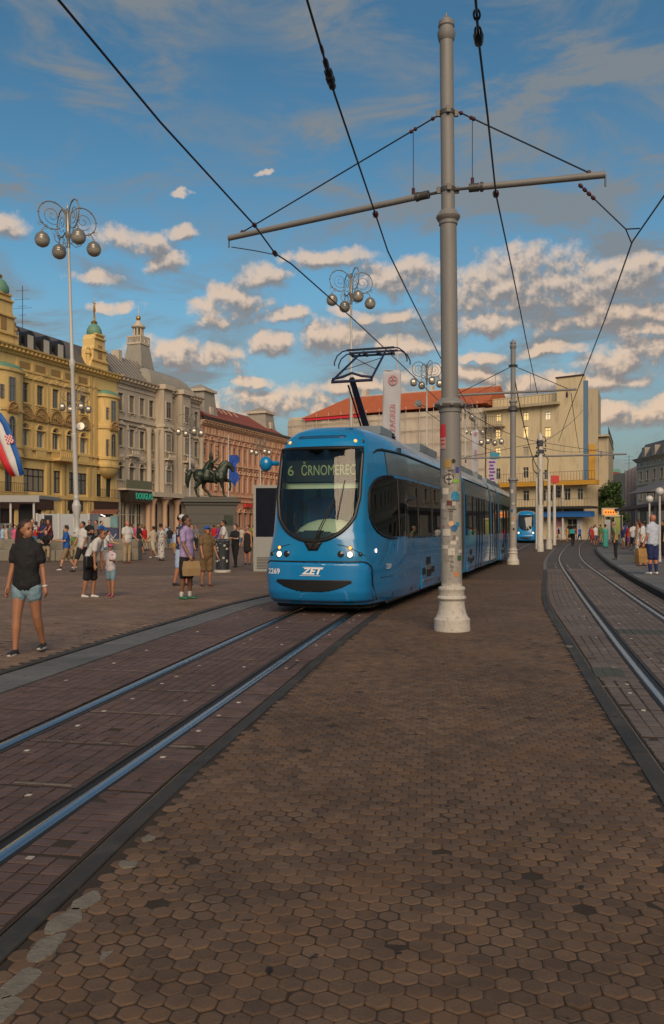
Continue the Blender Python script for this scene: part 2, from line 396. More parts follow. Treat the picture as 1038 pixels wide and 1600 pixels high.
for j in range(-20, 420):
    for i in range(-80, 220):
        x0 = (i + .5 * (j % 2)) * HW; y0 = j * HW * math.sqrt(3) / 2
        x, y = x0 * ca - y0 * sa, x0 * sa + y0 * ca
        if not (2.0 < y < YH): continue
        # rows wander slightly, as they were laid by hand
        x += .006 * math.sin(y * 1.9 + 1) + .004 * math.sin(x * 3 + y); y += .006 * math.sin(x * 2.1) + .003 * math.sin(x * 7 + y * 2)
        if KIL(y) + .03 < x < KIR(y) - .03 and abs(x) < y * .6 + 1.0: hexes.append((x, y, ROT, None))
hm = []
for k in range(12):
    mb = MB(); block(mb, worn(hexo(HW - .0018 - random.random() * .002, .02)), 0, .02, .006); hm.append(mb.mesh('paver', M_hex, smooth=0))
def jhex(mb, c):
    w = HW - .0022 - random.random() * .002
    if c[1] < 7.5: block(mb, [rot2(p, c[2]) for p in worn(hexo(w, .02))], random.gauss(0, .0017), .012, .006, random.gauss(0, .015), random.gauss(0, .015), c[0], c[1])
    elif c[1] < 12: block(mb, [rot2(p, c[2]) for p in hexo(w, .02)], random.gauss(0, .0017), .012, .006, random.gauss(0, .015), random.gauss(0, .015), c[0], c[1])
    else:
        o_ = [rot2(p, c[2]) for p in hexo(w - .001, .02)]; z = random.gauss(0, .001)
        mb.add([(c[0] + x, c[1] + y, z) for x, y in o_] + [(c[0] + x * 1.03, c[1] + y * 1.03, z - .012) for x, y in o_], [tuple(range(6))] + [(6 + i, 6 + (i + 1) % 6, (i + 1) % 6, i) for i in range(6)])
scatter('paver', island, hexes, hm, jhex, 300, M_hex)

# pale mortar patches along the left kerb of the island
mb = MB()
for k, (px, py, a, b) in enumerate([(130, 1408, .05, .03), (95, 1440, .06, .035), (65, 1480, .06, .03), (25, 1535, .055, .03), (-5, 1580, .05, .03), (165, 1493, .018, .012), (200, 1350, .02, .03), (232, 1310, .02, .02), (890, 1010, .05, .03)]):
    c = G(px, py); n = 14; ph = random.random() * 6
    a *= 1.7; b *= 1.5
    pts = [rot2(((a + .012 * math.sin(3 * t + ph) + .006 * math.sin(7 * t)) * math.cos(t), (b + .006 * math.sin(4 * t + ph)) * math.sin(t)), 1.35) for t in [2 * PI * i / n for i in range(n)]]
    if k < 5: c.x += .015
    mb.add([(c.x + x, c.y + y, .0035) for x, y in pts] + [(c.x + x * 1.08, c.y + y * 1.08, -.01) for x, y in pts], [tuple(range(n))] + [(n + i, n + (i + 1) % n, (i + 1) % n, i) for i in range(n)])
o = mb.build('mortar_patches', M_mort, island, smooth=0)

# ---- kerb stones on both sides of the island, slab strip of the square, kerb of the right platform
def strip_stones(fc, d0, d1, ya, yb, ln, m, name, parent, z=0, gap=.006, h=.02, keep=300, zfn=None):
    cells = []; y = ya
    while y < yb:
        L = ln * random.uniform(.9, 1.1); mb = MB(); g = gap; k = max(1, int(L / .5))
        ys = [y + g + (L - 2 * g) * i / k for i in range(k + 1)]; n = k + 1; bv = .006
        j = random.gauss(0, .0015)
        rows = [(d0 + .002, z - h), (d0 + .002, z - bv + j), (d0 + bv, z + j), (d1 - bv, z + j), (d1 - .002, z - bv + j), (d1 - .002, z - h)]
        vs = [(off(fc, yy, d), yy - d * slope(fc, yy) * .0, zz) for (d, zz) in rows for yy in ys]
        q = len(rows)
        fs = [(r * n + i, (r + 1) * n + i, (r + 1) * n + i + 1, r * n + i + 1) for r in range(q - 1) for i in range(k)]
        fs += [tuple(r * n for r in range(q)), tuple(r * n + k for r in range(q))[::-1]]
        mb.add(vs, fs); o = mb.build(name, m, parent, smooth=0); cells.append(o); y += L
    return cells
kerbl = sheet('kerb_left', lambda y: off(KIL, y, -.13), lambda y: off(KIL, y, .01), -.013, M_mort, 0, 60)
strip_stones(KIL, -.105, -.005, 1.5, 30, .95, M_kerb, 'kerb_stone', kerbl, .001)
strip_stones(KIL, -.105, -.005, 30, 60, 5, M_kerb, 'kerb_stone', kerbl, .001)
kerbr = sheet('kerb_right', lambda y: off(KIR, y, -.01), lambda y: off(KIR, y, .145), -.013, M_mort, 0, 60)
strip_stones(KIR, .003, .125, 1.5, 30, .95, M_kerb, 'kerb_stone', kerbr, .001)
strip_stones(KIR, .003, .125, 30, 60, 5, M_slab, 'kerb_stone', kerbr, .001)
strip = sheet('slab_strip', lambda y: off(CL, y, -2.16), lambda y: off(CL, y, -1.52), -.014, M_base, 0, 60)
strip_stones(CL, -2.03, -1.54, 3, 46, 1.9, M_slab, 'stone_slab', strip, .002, .009)
strip_stones(CL, -2.14, -2.035, 3, 46, 1.25, M_kerb, 'edge_stone', strip, .018, .008, .04)
# ---- rails in their grooves, setts between and beside them
def sweep(mb, fc, prof, ys):
    n = len(ys); vs = [(off(fc, y, d), y, z) for (d, z) in prof for y in ys]; q = len(prof)
    mb.add(vs, [(r * n + i, r * n + i + 1, (r + 1) * n + i + 1, (r + 1) * n + i) for r in range(q - 1) for i in range(n - 1)])
def rail(fc, d, side, parent):
    ys = frange(-20, 0, 4)[:-1] + frange(0, 60, .5)[:-1] + frange(60, 130, 3)
    mb = MB(); g = side          # groove on the gauge side
    mb.k = 0; sweep(mb, fc, [(d - .036, -.012), (d - .032, -.005), (d - .020, .003), (d + .017, .003), (d + .032, -.005), (d + .036, -.012)], ys)
    mb.k = 1; a, b = sorted((d + g * .036, d + g * .088)); sweep(mb, fc, [(a, -.011), (b, -.011)], ys)
    mb.k = 2; a, b = sorted((d + g * .088, d + g * .112)); sweep(mb, fc, [(a, -.012), (a, .0), (b, .0), (b, -.012)], ys)
    mb.k = 1; a, b = sorted((d - g * .036, d - g * .062)); sweep(mb, fc, [(a, -.008), (b, -.008)], ys)
    return mb.build('rail', [M_steel, M_dark, M_rust], parent)
tl = sheet('left_track_bed', lambda y: off(CL, y, -1.53), lambda y: off(KIL, y, -.12), -.013, M_base, -60, 60)
tr = sheet('right_track_bed', lambda y: off(KIR, y, .135), lambda y: KR(y) + .02, -.0135, M_base, -60, 60)
for p, fc, lo_, hi_ in ((tl, CL, lambda y: off(CL, y, -1.52), lambda y: off(KIL, y, -.115)), (tr, CR, lambda y: off(KIR, y, .14), lambda y: KR(y) - .004)):
    for fa_, fb_ in ((lo_, lambda y, fc=fc: off(fc, y, -.60)), (lambda y, fc=fc: off(fc, y, -.415), lambda y, fc=fc: off(fc, y, .415)), (lambda y, fc=fc: off(fc, y, .60), hi_)):
        o = sheet('joint_fill', fa_, fb_, -.0036, M_base, 0, YT); o.parent = p; del o['kind']
for p, fc in ((tl, CL), (tr, CR)): rail(fc, -.53, 1, p); rail(fc, .53, -1, p)
SM = []
for k in range(8):
    mb = MB(); w, h = .0955 - random.random() * .003, .0800 - random.random() * .003
    block(mb, [(-w/2, -h/2), (w/2, -h/2), (w/2, h/2), (-w/2, h/2)], 0, .02, .003); SM.append(mb.mesh('sett', M_sett, smooth=0))
SM2 = []
M_sett2 = paver_mat('grey_sett', (.120, .094, .083), (.12, .09, .07), .16, .35)
M_green = mat('green_sett', (.055, .062, .052), .8, var=.3, nscale=8)
for k in range(8):
    mb = MB(); w, h = .0955 - random.random() * .003, .0800 - random.random() * .003
    block(mb, [(-w/2, -h/2), (w/2, -h/2), (w/2, h/2), (-w/2, h/2)], 0, .02, .003); SM2.append(mb.mesh('sett', M_sett2, smooth=0))
def setts(fc, bands, parent, ms, mname, ya, yb):
    cells = []; j = 0; y = ya
    ev = lambda d, y: d(y) if callable(d) else d
    while y < yb:
        row = j % 11
        if row != 10:
            for (d0, d1) in bands:
                dd1 = ev(d1, y); e0 = ev(d0, y)
                if dd1 - e0 < .05: continue
                n = max(1, round((dd1 - e0) / .101)); w = (dd1 - e0) / n
                for i in range(n):
                    d = e0 + (i + .5) * w; sl = slope(fc, y); c = 1 / math.sqrt(1 + sl * sl)
                    # rows run square to the rails
                    cells.append((fc(y) + d * c, y - d * sl * c, -math.atan(sl), None))
        j += 1; y += (.088 if row != 10 else .03)
    return [c for c in cells if 1.5 < c[1] and abs(c[0]) < c[1] * .7 + 2.2]
mats_ = {'l': M_sett, 'r': M_sett2}
def jset(mb, c):
    w, h = .0945, .0790
    o_ = [rot2(p, c[2]) for p in [(-w/2, -h/2), (w/2, -h/2), (w/2, h/2), (-w/2, h/2)]]
    if c[1] < 12: block(mb, o_, random.gauss(0, .0006), .011, .003, random.gauss(0, .005), random.gauss(0, .005), c[0], c[1])
    else:
        z = random.gauss(0, .0006); mb.add([(c[0] + x, c[1] + y, z) for x, y in o_] + [(c[0] + x * 1.03, c[1] + y * 1.03, z - .011) for x, y in o_], [(0, 1, 2, 3)] + [(4 + i, 4 + (i + 1) % 4, (i + 1) % 4, i) for i in range(4)])
cl_ = setts(CL, [(-1.51, -.605), (-.41, .41), (.605, lambda y: (KIL(y) - CL(y)) / math.sqrt(1 + slope(CL, y) ** 2) - .125)], tl, SM, 'l', 1.2, YT)
scatter('sett', tl, cl_, SM, jset, 300, M_sett)
cr_ = setts(CR, [(lambda y: (KIR(y) - CR(y)) / math.sqrt(1 + slope(CR, y) ** 2) + .145, -.605), (-.41, .41), (.605, lambda y: (KR(y) - CR(y)) / math.sqrt(1 + slope(CR, y) ** 2) - .02)], tr, SM2, 'r', 1.2, YT)
scatter('sett', tr, cr_, SM2, jset, 300, M_sett2)
# cross joints filled with mortar every eleventh row, pale plugs set in the setts
mb = MB(); mp = MB(); mg = MB()
for fc, lo, hi in ((CL, -1.5, .80), (CR, -1.0, 1.5)):
    y = 1.2
    while y < YT:
        y += .88 + .0; sl = slope(fc, y); c = 1 / math.sqrt(1 + sl * sl)
        for (d0, d1) in ((lo, -.61), (-.41, .41), (.61, hi)):
            if random.random() < .45: continue
            a = d0; pts = []
            while a < d1: pts.append(a); a += .06
            hw = random.uniform(.005, .011)
            for u, v in zip(pts, pts[1:]):
                if random.random() < .15: continue
                w1 = hw * random.uniform(.6, 1.2); yy = y + .017
                q = [(fc(yy) + d * c + e * sl * c * 0, yy - d * sl * c + e, .001) for d, e in ((u, -w1), (v, -w1), (v, w1), (u, w1))]
                mb.add(q + [(x, y_, -.012) for x, y_, _ in q], [(0, 1, 2, 3), (4, 5, 1, 0), (6, 7, 3, 2)])
        y += .03
    y = 1.6
    while y < 34:
        y += random.uniform(.35, .8)
        for d in (lo + .25, -.28, .22, .68):
            if random.random() < .4: continue
            dd = d + random.uniform(-.02, .02); sl = slope(fc, y); c = 1 / math.sqrt(1 + sl * sl); w = .016; l = .016
            x0, y0 = fc(y) + dd * c, y - dd * sl * c
            q = [(x0 + rot2(p, -math.atan(sl))[0], y0 + rot2(p, -math.atan(sl))[1], .0025) for p in ((-w, -l), (w, -l), (w, l), (-w, l))]
            mp.add(q + [(x, y_, -.01) for x, y_, _ in q], [(0, 1, 2, 3)] + [(4 + i, 4 + (i + 1) % 4, (i + 1) % 4, i) for i in range(4)])
mb.build('cross_joints', M_mort, tl, smooth=0, recalc=False)['kind'] = 'stuff'
mp.build('sett_plugs', mat('pale_plug', (.42, .38, .33), .8, var=.2, island=.35), tl, smooth=0, recalc=False)['kind'] = 'stuff'
# two dark drainage plates in the right track
for (d0, d1, ya) in ((-1.0, -.61, 8.1), (-.41, .41, 11.6)):
    mb = MB(); y = ya
    for i in range(6):
        for j in range(int((d1 - d0) / .1)):
            sl = slope(CR, y); c = 1 / math.sqrt(1 + sl * sl); d = d0 + (j + .5) * .1
            block(mb, [rot2(p, -math.atan(sl)) for p in ((-.046, -.04), (.046, -.04), (.046, .04), (-.046, .04))], .005, .01, .004, 0, 0, CR(y) + d * c, y - d * sl * c)
        y += .088
    mb.build('drain_plate', M_green, tr, smooth=0, recalc=False)
# ---- brick paving of the square
sq = MB(); ysq = [y for y in YS if 0 <= y <= YB]; n = len(ysq)
sq.add([(-14, y, -.0038) for y in ysq] + [(KL(y), y, -.0038) for y in ysq], [(i, n + i, n + i + 1, i + 1) for i in range(n - 1)])
square = sq.build('square_paving', M_base, smooth=0); square['kind'] = 'structure'
bc = []; A = R(9.7); bw, bh = .2, .1
for j in range(-40, 330):
    for i in range(-75, 40):
        x0 = (i + .5 * (j % 2)) * bw; y0 = j * bh
        x, y = rot2((x0, y0), -A)
        if 2.5 < y < YB and x > -13.9 and x < off(CL, y, -2.14) - .11 and x > -y * .55 - 2 and x < 2: bc.append((x, y, -A, None))
BMs = []
for k in range(6):
    mb = MB(); w, h = .1975, .0975; block(mb, [(-w/2, -h/2), (w/2, -h/2), (w/2, h/2), (-w/2, h/2)], 0, .02, .003); BMs.append(mb.mesh('brick', M_brk, smooth=0))
def jbr(mb, c):
    w, h = .1975, .0975; o_ = [rot2(p, c[2]) for p in [(-w/2, -h/2), (w/2, -h/2), (w/2, h/2), (-w/2, h/2)]]; z = random.gauss(0, .0008); tx, ty = random.gauss(0, .006), random.gauss(0, .006)
    mb.add([(c[0] + x, c[1] + y, z + tx * x + ty * y) for x, y in o_] + [(c[0] + x * 1.02, c[1] + y * 1.02, z - .011) for x, y in o_], [(0, 1, 2, 3)] + [(4 + i, 4 + (i + 1) % 4, (i + 1) % 4, i) for i in range(4)])
scatter('brick', square, bc, BMs, jbr, 300, M_brk)
mb = MB()    # band between last bricks and slab strip
ys = frange(2.5, YB, .4); n = len(ys)
mb.add([(off(CL, y, -2.14) - .22, y, -.006) for y in ys] + [(off(CL, y, -2.14), y, -.006) for y in ys], [(i, n + i, n + i + 1, i + 1) for i in range(n - 1)])
mb.build('edge_mortar', M_brk, square, smooth=0)
# ---- raised platform on the right with its kerb stones
M_plat = ground_mat('platform_paving', (.15, .135, .125), (.06, .052, .045), 'brick', .4, .2, R(-17))
mb = MB(); ys = [y for y in YS if y >= 0]; n = len(ys)
mb.add([(KR(y) + .78, y, .118) for y in ys] + [(KR(y) + 60, y, .118) for y in ys], [(i, n + i, n + i + 1, i + 1) for i in range(n - 1)])
plat = mb.build('platform', M_plat, smooth=0); plat['kind'] = 'structure'
zero = lambda y: KR(y)
strip_stones(zero, .0, .12, 4, 60, 1.0, M_kerb, 'kerb_stone', plat, .13, .008, .16)
strip_stones(zero, .123, .775, 4, 60, 1.0, M_slab, 'stone_slab', plat, .124, .008, .03)
o = sheet('street_far', lambda y: -40, lambda y: 160, -.016, M_asph, 60, 130)
mb = MB(); mb.quad((-200, 130, -.01), (300, 130, -.01), (300, 500, -.01), (-200, 500, -.01)); o = mb.build('street_beyond', M_asph, smooth=0); o['kind'] = 'structure'
# ================================================================== THE TRAM
M_blue = mat('tram_blue', (.003, .20, .47), .26, var=.10, nscale=1.2, coat=.8, dirt=((.04, .12, .19), .55, 1.6), spec=.5)
M_blue2 = mat('tram_blue_low', (.006, .19, .47), .3, var=.08, nscale=2, coat=.6)
M_blk = mat('black_trim', (.008, .008, .009), .45, var=.2)
M_under = mat('underframe', (.012, .011, .011), .8, var=.3)
M_roof = mat('tram_roof', (.22, .26, .30), .35, var=.2, nscale=1.5, coat=.3, dirt=((.10, .11, .12), .5, 1.2))
M_bell = mat('bellows_rubber', (.05, .055, .06), .7, var=.25)
M_chrome = mat('bright_metal', (.6, .62, .64), .2, 1)
M_wscr = glass_mat('windscreen_glass', (.72, .84, .78), .94, .01)
M_side = glass_mat('tinted_side_glass', (.30, .32, .32), .80, .015)
M_lamp = mat('lit_lamp', (.9, .85, .75), .3, emit=(1, .80, .55), estr=1.7)
M_lampo = mat('lit_amber', (.8, .35, .08), .3, emit=(1, .42, .08), estr=1.1)
M_lens = mat('dark_lens', (.02, .02, .022), .12, spec=.8)
M_white = mat('white_print', (.75, .76, .78), .5, var=.05)
M_led = mat('amber_led', (.22, .23, .10), .5, emit=(.50, .52, .20), estr=.22)
M_cab = mat('cab_cream', (.74, .78, .62), .6, var=.08)
M_cabg = mat('cab_green', (.09, .24, .17), .5, var=.3, nscale=2)
M_cabd = mat('cab_dark', (.02, .025, .026), .7, var=.2)
M_seat = mat('seat_blue', (.03, .07, .20), .8)
def W_(z):
    T = [(.18, 1.075), (.35, 1.12), (1.0, 1.15), (1.4, 1.15), (2.4, 1.13), (2.85, 1.085), (3.0, 1.03), (3.1, .96), (3.2, .85), (3.28, .70), (3.33, .50), (3.35, .25)]
    if z <= T[0][0]: return T[0][1]
    for (a, wa), (b, wb) in zip(T, T[1:]):
        if z <= b: return wa + (wb - wa) * (z - a) / (b - a)
    return T[-1][1]
def X0_(z):
    T = [(.18, .16), (.26, .07), (.4, .01), (.6, 0), (1.0, .02), (1.3, .05), (2.0, .17), (2.6, .30), (2.85, .37), (3.0, .45), (3.1, .54), (3.2, .69), (3.28, .92), (3.33, 1.3), (3.35, 1.9)]
    if z <= T[0][0]: return T[0][1]
    for (a, wa), (b, wb) in zip(T, T[1:]):
        if z <= b: return wa + (wb - wa) * (z - a) / (b - a)
    return T[-1][1]
EN = 2.6
def KF(z): return .76 if z < .8 else .66 if z > 1.4 else .76 - .10 * (z - .8) / .6
def plan(xp, z):
    """half width at distance xp behind the foremost point: blunt front, tight corner, sides still flaring"""
    k = KF(z); a = (1 - (1 - min(1, max(0, xp) / .34)) ** EN) ** (1 / EN)
    return W_(z) * (k * a + (1 - k) * math.sin(PI / 2 * min(1, max(0, xp) / 2.3)))
def SY(x, z): return plan(x - X0_(z), z) if x < 6 else W_(z)
def nose_x(y, z):
    y = min(abs(y), W_(z) * .9999); lo, hi = 0.0, 2.3
    for _ in range(22):
        m_ = (lo + hi) / 2
        if plan(m_, z) < y: lo = m_
        else: hi = m_
    return X0_(z) + (lo + hi) / 2
ZS = [.18, .22, .26, .3] + [.3 + .025 * i for i in range(1, 105)] + [2.925 + .02 * i for i in range(1, 18)] + [3.28, 3.295, 3.31, 3.325, 3.337, 3.345, 3.35]
ZS = sorted(set(round(z, 4) for z in ZS))
ws_half = lambda z: None
def in_screen(y, z, g=0.0):
    """outline of the windscreen in front view: straight top, sides, deep rounded bottom"""
    if z > 2.86 + g: return False
    w = .73 + g
    if z >= 2.0: return abs(y) < w
    b = .74 + g                       # depth of the bowl below z = 2.0
    if z < 2.0 - b: return False
    return abs(y) < w * (1 - ((2.0 - z) / b) ** 2.3) ** (1 / 2.0)
def in_sidewin(x, z, g=0.0):
    """first side window: rounded like a D at its front, straight behind"""
    if not (1.30 - g < z < 2.42 + g) or x < .50 - g: return False
    c = 1.20; h = .56
    if x >= c + .25: return True
    u = (c + .25 - x) / (c + .25 - .50 + g); v = abs(z - 1.86) / (h + g)
    return u ** 2.3 + v ** 2.6 < 1
SEC1 = 9.6
def nose_ring(z):
    xs = [.34 * (1 - max(0, math.cos(PI / 2 * i / 26)) ** (2 / EN)) for i in range(27)] + [.34 + 1.96 * i / 44 for i in range(1, 45)]
    half = [(X0_(z) + x, plan(x, z)) for x in xs]; xb = half[-1][0]; k = 60; half += [(xb + (SEC1 - xb) * i / k, W_(z)) for i in range(1, k + 1)]
    return [(x, -y, z) for x, y in reversed(half[1:])] + [(x, y, z) for x, y in half]
tram = thing('tram', 'blue articulated tram with lit headlights arriving at the stop beside the near pole', 'tram')
TD = math.atan2(.305, 1)          # heading of its length
TF = Vector((-.33, 14.05, 0))
tram.location = TF; tram.rotation_euler = (0, 0, PI / 2 - TD)     # local +x runs back along the tram
# local +y then points to the left of that, away from the camera's side
rings = [nose_ring(z) for z in ZS]; n = len(rings[0])
mb = MB(); vs = [p for r in rings for p in r]; fs = []; mi = []
for j in range(len(rings) - 1):
    for i in range(n - 1):
        q = (j * n + i, j * n + i + 1, (j + 1) * n + i + 1, (j + 1) * n + i)
        cx_ = sum(vs[k][0] for k in q) / 4; cy_ = sum(vs[k][1] for k in q) / 4; cz_ = sum(vs[k][2] for k in q) / 4
        if in_screen(cy_, cz_, -.02) and cx_ < .52: continue
        if abs(cy_) > .6 and in_sidewin(cx_, cz_, -.02) and .49 < cx_ < SEC1 - .1: continue
        fs.append(q); mi.append(1 if cz_ > 3.02 and cx_ > 2.0 else 0)
o_ = len(vs); last = (len(rings) - 1) * n
vs2 = [(p[0], 0, 3.351) for p in rings[-1]]
mb.v = [tuple(p) for p in vs] + vs2
for i in range(n // 2):
    a, b = last + i, last + i + 1; c_, d_ = last + n - 2 - i, last + n - 1 - i
    fs.append((a, b, c_, d_)); mi.append(1)
# rear wall of the module
mb.f = [list(f) for f in fs]; mb.mi = mi
body = mb.build('body', [M_blue, M_roof], tram, smooth=40)
def on_nose(y, z, d=.004): return Vector((nose_x(y, z) - d, y, z))
def nose_n(y, z):
    e = .01; p = on_nose(y, z, 0); a = on_nose(y + e, z, 0) - p; b = on_nose(y, z + e, 0) - p; nn = a.cross(b).normalized()
    return -nn if nn.x > 0 else nn
def nose_patch(name, inside, m, d=.006, th=.008, ys=(-1.1, 1.1), zs=(.2, 3.2), st=.02, parent=None, ring=None):
    """a pane or panel that follows the nose: cells of a fine (y, z) grid inside a region, with thickness"""
    ny = int((ys[1] - ys[0]) / st); nz = int((zs[1] - zs[0]) / st); idx = {}; mbb = MB(); V = []
    def vid(i, j):
        if (i, j) not in idx:
            y = ys[0] + i * st; z = zs[0] + j * st; idx[(i, j)] = len(V); V.append(on_nose(y, z, 0) + nose_n(y, z) * d)
        return idx[(i, j)]
    Fc = []
    for i in range(ny):
        for j in range(nz):
            y = ys[0] + (i + .5) * st; z = zs[0] + (j + .5) * st
            if abs(y) < W_(z) * .995 and inside(y, z): Fc.append((vid(i, j), vid(i + 1, j), vid(i + 1, j + 1), vid(i, j + 1)))
    mbb.add(V, Fc); o = mbb.build(name, m, parent or tram, smooth=60)
    if th: md = o.modifiers.new('solid', 'SOLIDIFY'); md.thickness = th; md.offset = -1
    return o
def nose_poly(name, outline, m, d=.006, th=.01, parent=None, sub=3):
    """polygon given in front view (y, z), dense outline, laid on the nose"""
    me_b = bmesh.new(); vs_ = [me_b.verts.new((0, y, z)) for y, z in outline]; me_b.faces.new(vs_)
    bmesh.ops.triangulate(me_b, faces=me_b.faces)
    for _ in range(sub):
        le = [e for e in me_b.edges if e.calc_length() > .08]
        if le: bmesh.ops.subdivide_edges(me_b, edges=le, cuts=1); bmesh.ops.triangulate(me_b, faces=me_b.faces)
    for v in me_b.verts:
        y, z = v.co.y, v.co.z; v.co = on_nose(y, z, 0) + nose_n(y, z) * d
    bmesh.ops.recalc_face_normals(me_b, faces=me_b.faces)
    if sum(f.normal.x for f in me_b.faces) > 0: bmesh.ops.reverse_faces(me_b, faces=me_b.faces)
    me = bpy.data.meshes.new(name); me_b.to_mesh(me); me_b.free(); me.materials.append(m); me.shade_smooth()
    o = link(name, me, parent or tram)
    if th: md = o.modifiers.new('solid', 'SOLIDIFY'); md.thickness = th; md.offset = -1
    return o
def screen_outline(g, n_=26):
    w = .73 + g; b = .74 + g; pts = []
    for i in range(6): pts.append((-w + .0 + 2 * w * i / 6, 2.86 + g))
    for i in range(8): pts.append((w, 2.86 + g - (.86 + g) * i / 8))
    for i in range(n_ + 1):
        t = -1 + 2 * i / n_; y = -t * w; z = 2.0 - b * (1 - min(1, abs(t)) ** 2.0) ** (1 / 2.3); pts.append((y, z))
    for i in range(1, 8): pts.append((-w, 2.0 + (.86 + g) * i / 8))
    return pts[::-1]
# rubber surround as a raised ring
def ring_on_nose(name, outl, wdt, m, parent=None, r=None, fn=None):
    mbb = MB(); P_ = [on_nose(y, z, 0) + nose_n(y, z) * .008 for y, z in outl]; mbb.tube(P_ + [P_[0]], r or wdt, 8, caps=False); return mbb.build(name, m, parent or tram)
frame = ring_on_nose('windscreen_frame', screen_outline(.0), .034, M_blk)
glass = nose_poly('windscreen', screen_outline(-.005), M_wscr, .004, 0, tram)
# black band printed along the foot of the screen
nose_patch('screen_foot', lambda y, z: in_screen(y, z, -.01) and z < 1.36 + .08 * (1 - (y / .5) ** 2) , M_blk, .002, 0, zs=(1.2, 1.5), parent=glass)
# blue-black header band with the destination behind it
hb = MB(); V = []
# seam lines of the nose
def seam(pts, r=.009, name='panel_seam', m=None, dense=12):
    P_ = []
    for a, b in zip(pts, pts[1:]):
        for i in range(dense): P_.append((a[0] + (b[0] - a[0]) * i / dense, a[1] + (b[1] - a[1]) * i / dense))
    P_.append(pts[-1]); mbb = MB(); mbb.tube([on_nose(y, z, 0) + nose_n(y, z) * (r * .1) for y, z in P_], r, 6); return mbb.build(name, m or M_blk, tram)
arc = lambda cy, cz, r1, r2, a0, a1, k=10: [(cy + r1 * math.cos(R(a0 + (a1 - a0) * i / k)), cz + r2 * math.sin(R(a0 + (a1 - a0) * i / k))) for i in range(k + 1)]
# bumper: a lower panel, slightly proud, rounded at its upper corners
nb = lambda y, z: .215 < z < .90 and abs(y) < 1.06 and (z < .78 or abs(y) < .94 or ((abs(y) - .94) / .12) ** 2 + ((z - .78) / .12) ** 2 < 1)
bout = [(-.92, .24), (-.92, .76)] + arc(-.82, .78, .10, .11, 180, 90, 6) + [(-.6, .89), (-.2, .89), (.2, .89), (.6, .89)] + arc(.82, .78, .10, .11, 90, 0, 6) + [(.92, .6), (.92, .24), (.6, .23), (0, .225), (-.6, .23)]
bumper = nose_poly('bumper', bout[::-1], M_blue2, .014, .012, tram, 4)
bs = MB(); bs.tube([on_nose(y, z, 0) + nose_n(y, z) * .005 for y, z in ([(-.935, .24), (-.935, .5), (-.935, .76)] + arc(-.82, .785, .115, .125, 180, 90, 6) + [(-.82 + 1.64 * i / 16, .912) for i in range(17)] + arc(.82, .785, .115, .125, 90, 0, 6) + [(.935, .5), (.935, .24)])], .012, 6); bs.build('bumper_seam', M_blk, tram)
# black grille mouth
mouth = [(-.64 + 1.28 * i / 20, .61) for i in range(21)] + arc(.62, .565, .05, .045, 80, -40, 5) + [(.64 - 1.28 * i / 20, .535 - .14 * (1 - (abs(.64 - 1.28 * i / 20) / .64) ** 2.4)) for i in range(1, 20)] + arc(-.62, .565, .05, .045, 220, 100, 5)
nose_patch('grille', lambda y, z: z < .61 and z > .56 - .16 * (1 - min(1, abs(y) / .66) ** 2.4) and abs(y) < .66 - max(0, z - .58) * .5, M_blk, .022, .006, zs=(.38, .64), st=.0125, parent=bumper)
# lower lip under the bumper
mbb = MB()
for z0, z1, dx in ((.10, .20, .22),):
    ring0 = [(nose_x(y, .2) + dx, y) for y in [-.86 + 1.72 * i / 24 for i in range(25)]]
    vs_ = [(x, y, z0) for x, y in ring0] + [(x - .02, y, z1) for x, y in ring0]; mbb.add(vs_, [(i, i + 1, 26 + i, 25 + i) for i in range(24)])
mbb.build('apron', M_under, tram)
# V-shaped emblem foot under the screen, wiper
nose_poly('wiper_base', [(-.17, 1.25), (-.08, 1.10), (.08, 1.10), (.17, 1.25)], M_blk, .016, .02, tram, 2)
for dy in (0, .035):
    mbb = MB(); a = on_nose(.0 + dy, 1.14, .035); b = on_nose(-.36 + dy, 1.95, .05); mbb.tube([a, a.lerp(b, .5) + Vector((-.03, 0, 0)), b], [.011, .009, .006], 6)
    if dy == 0: wip = mbb.build('wiper', M_blk, tram)
    else: mbb.build('wiper_arm', M_blk, wip)
mbb = MB(); a = on_nose(-.40, 1.62, .04); b = on_nose(-.50, 2.30, .04); mbb.tube([a, b], .008, 6); mbb.build('wiper_blade', M_blk, wip)
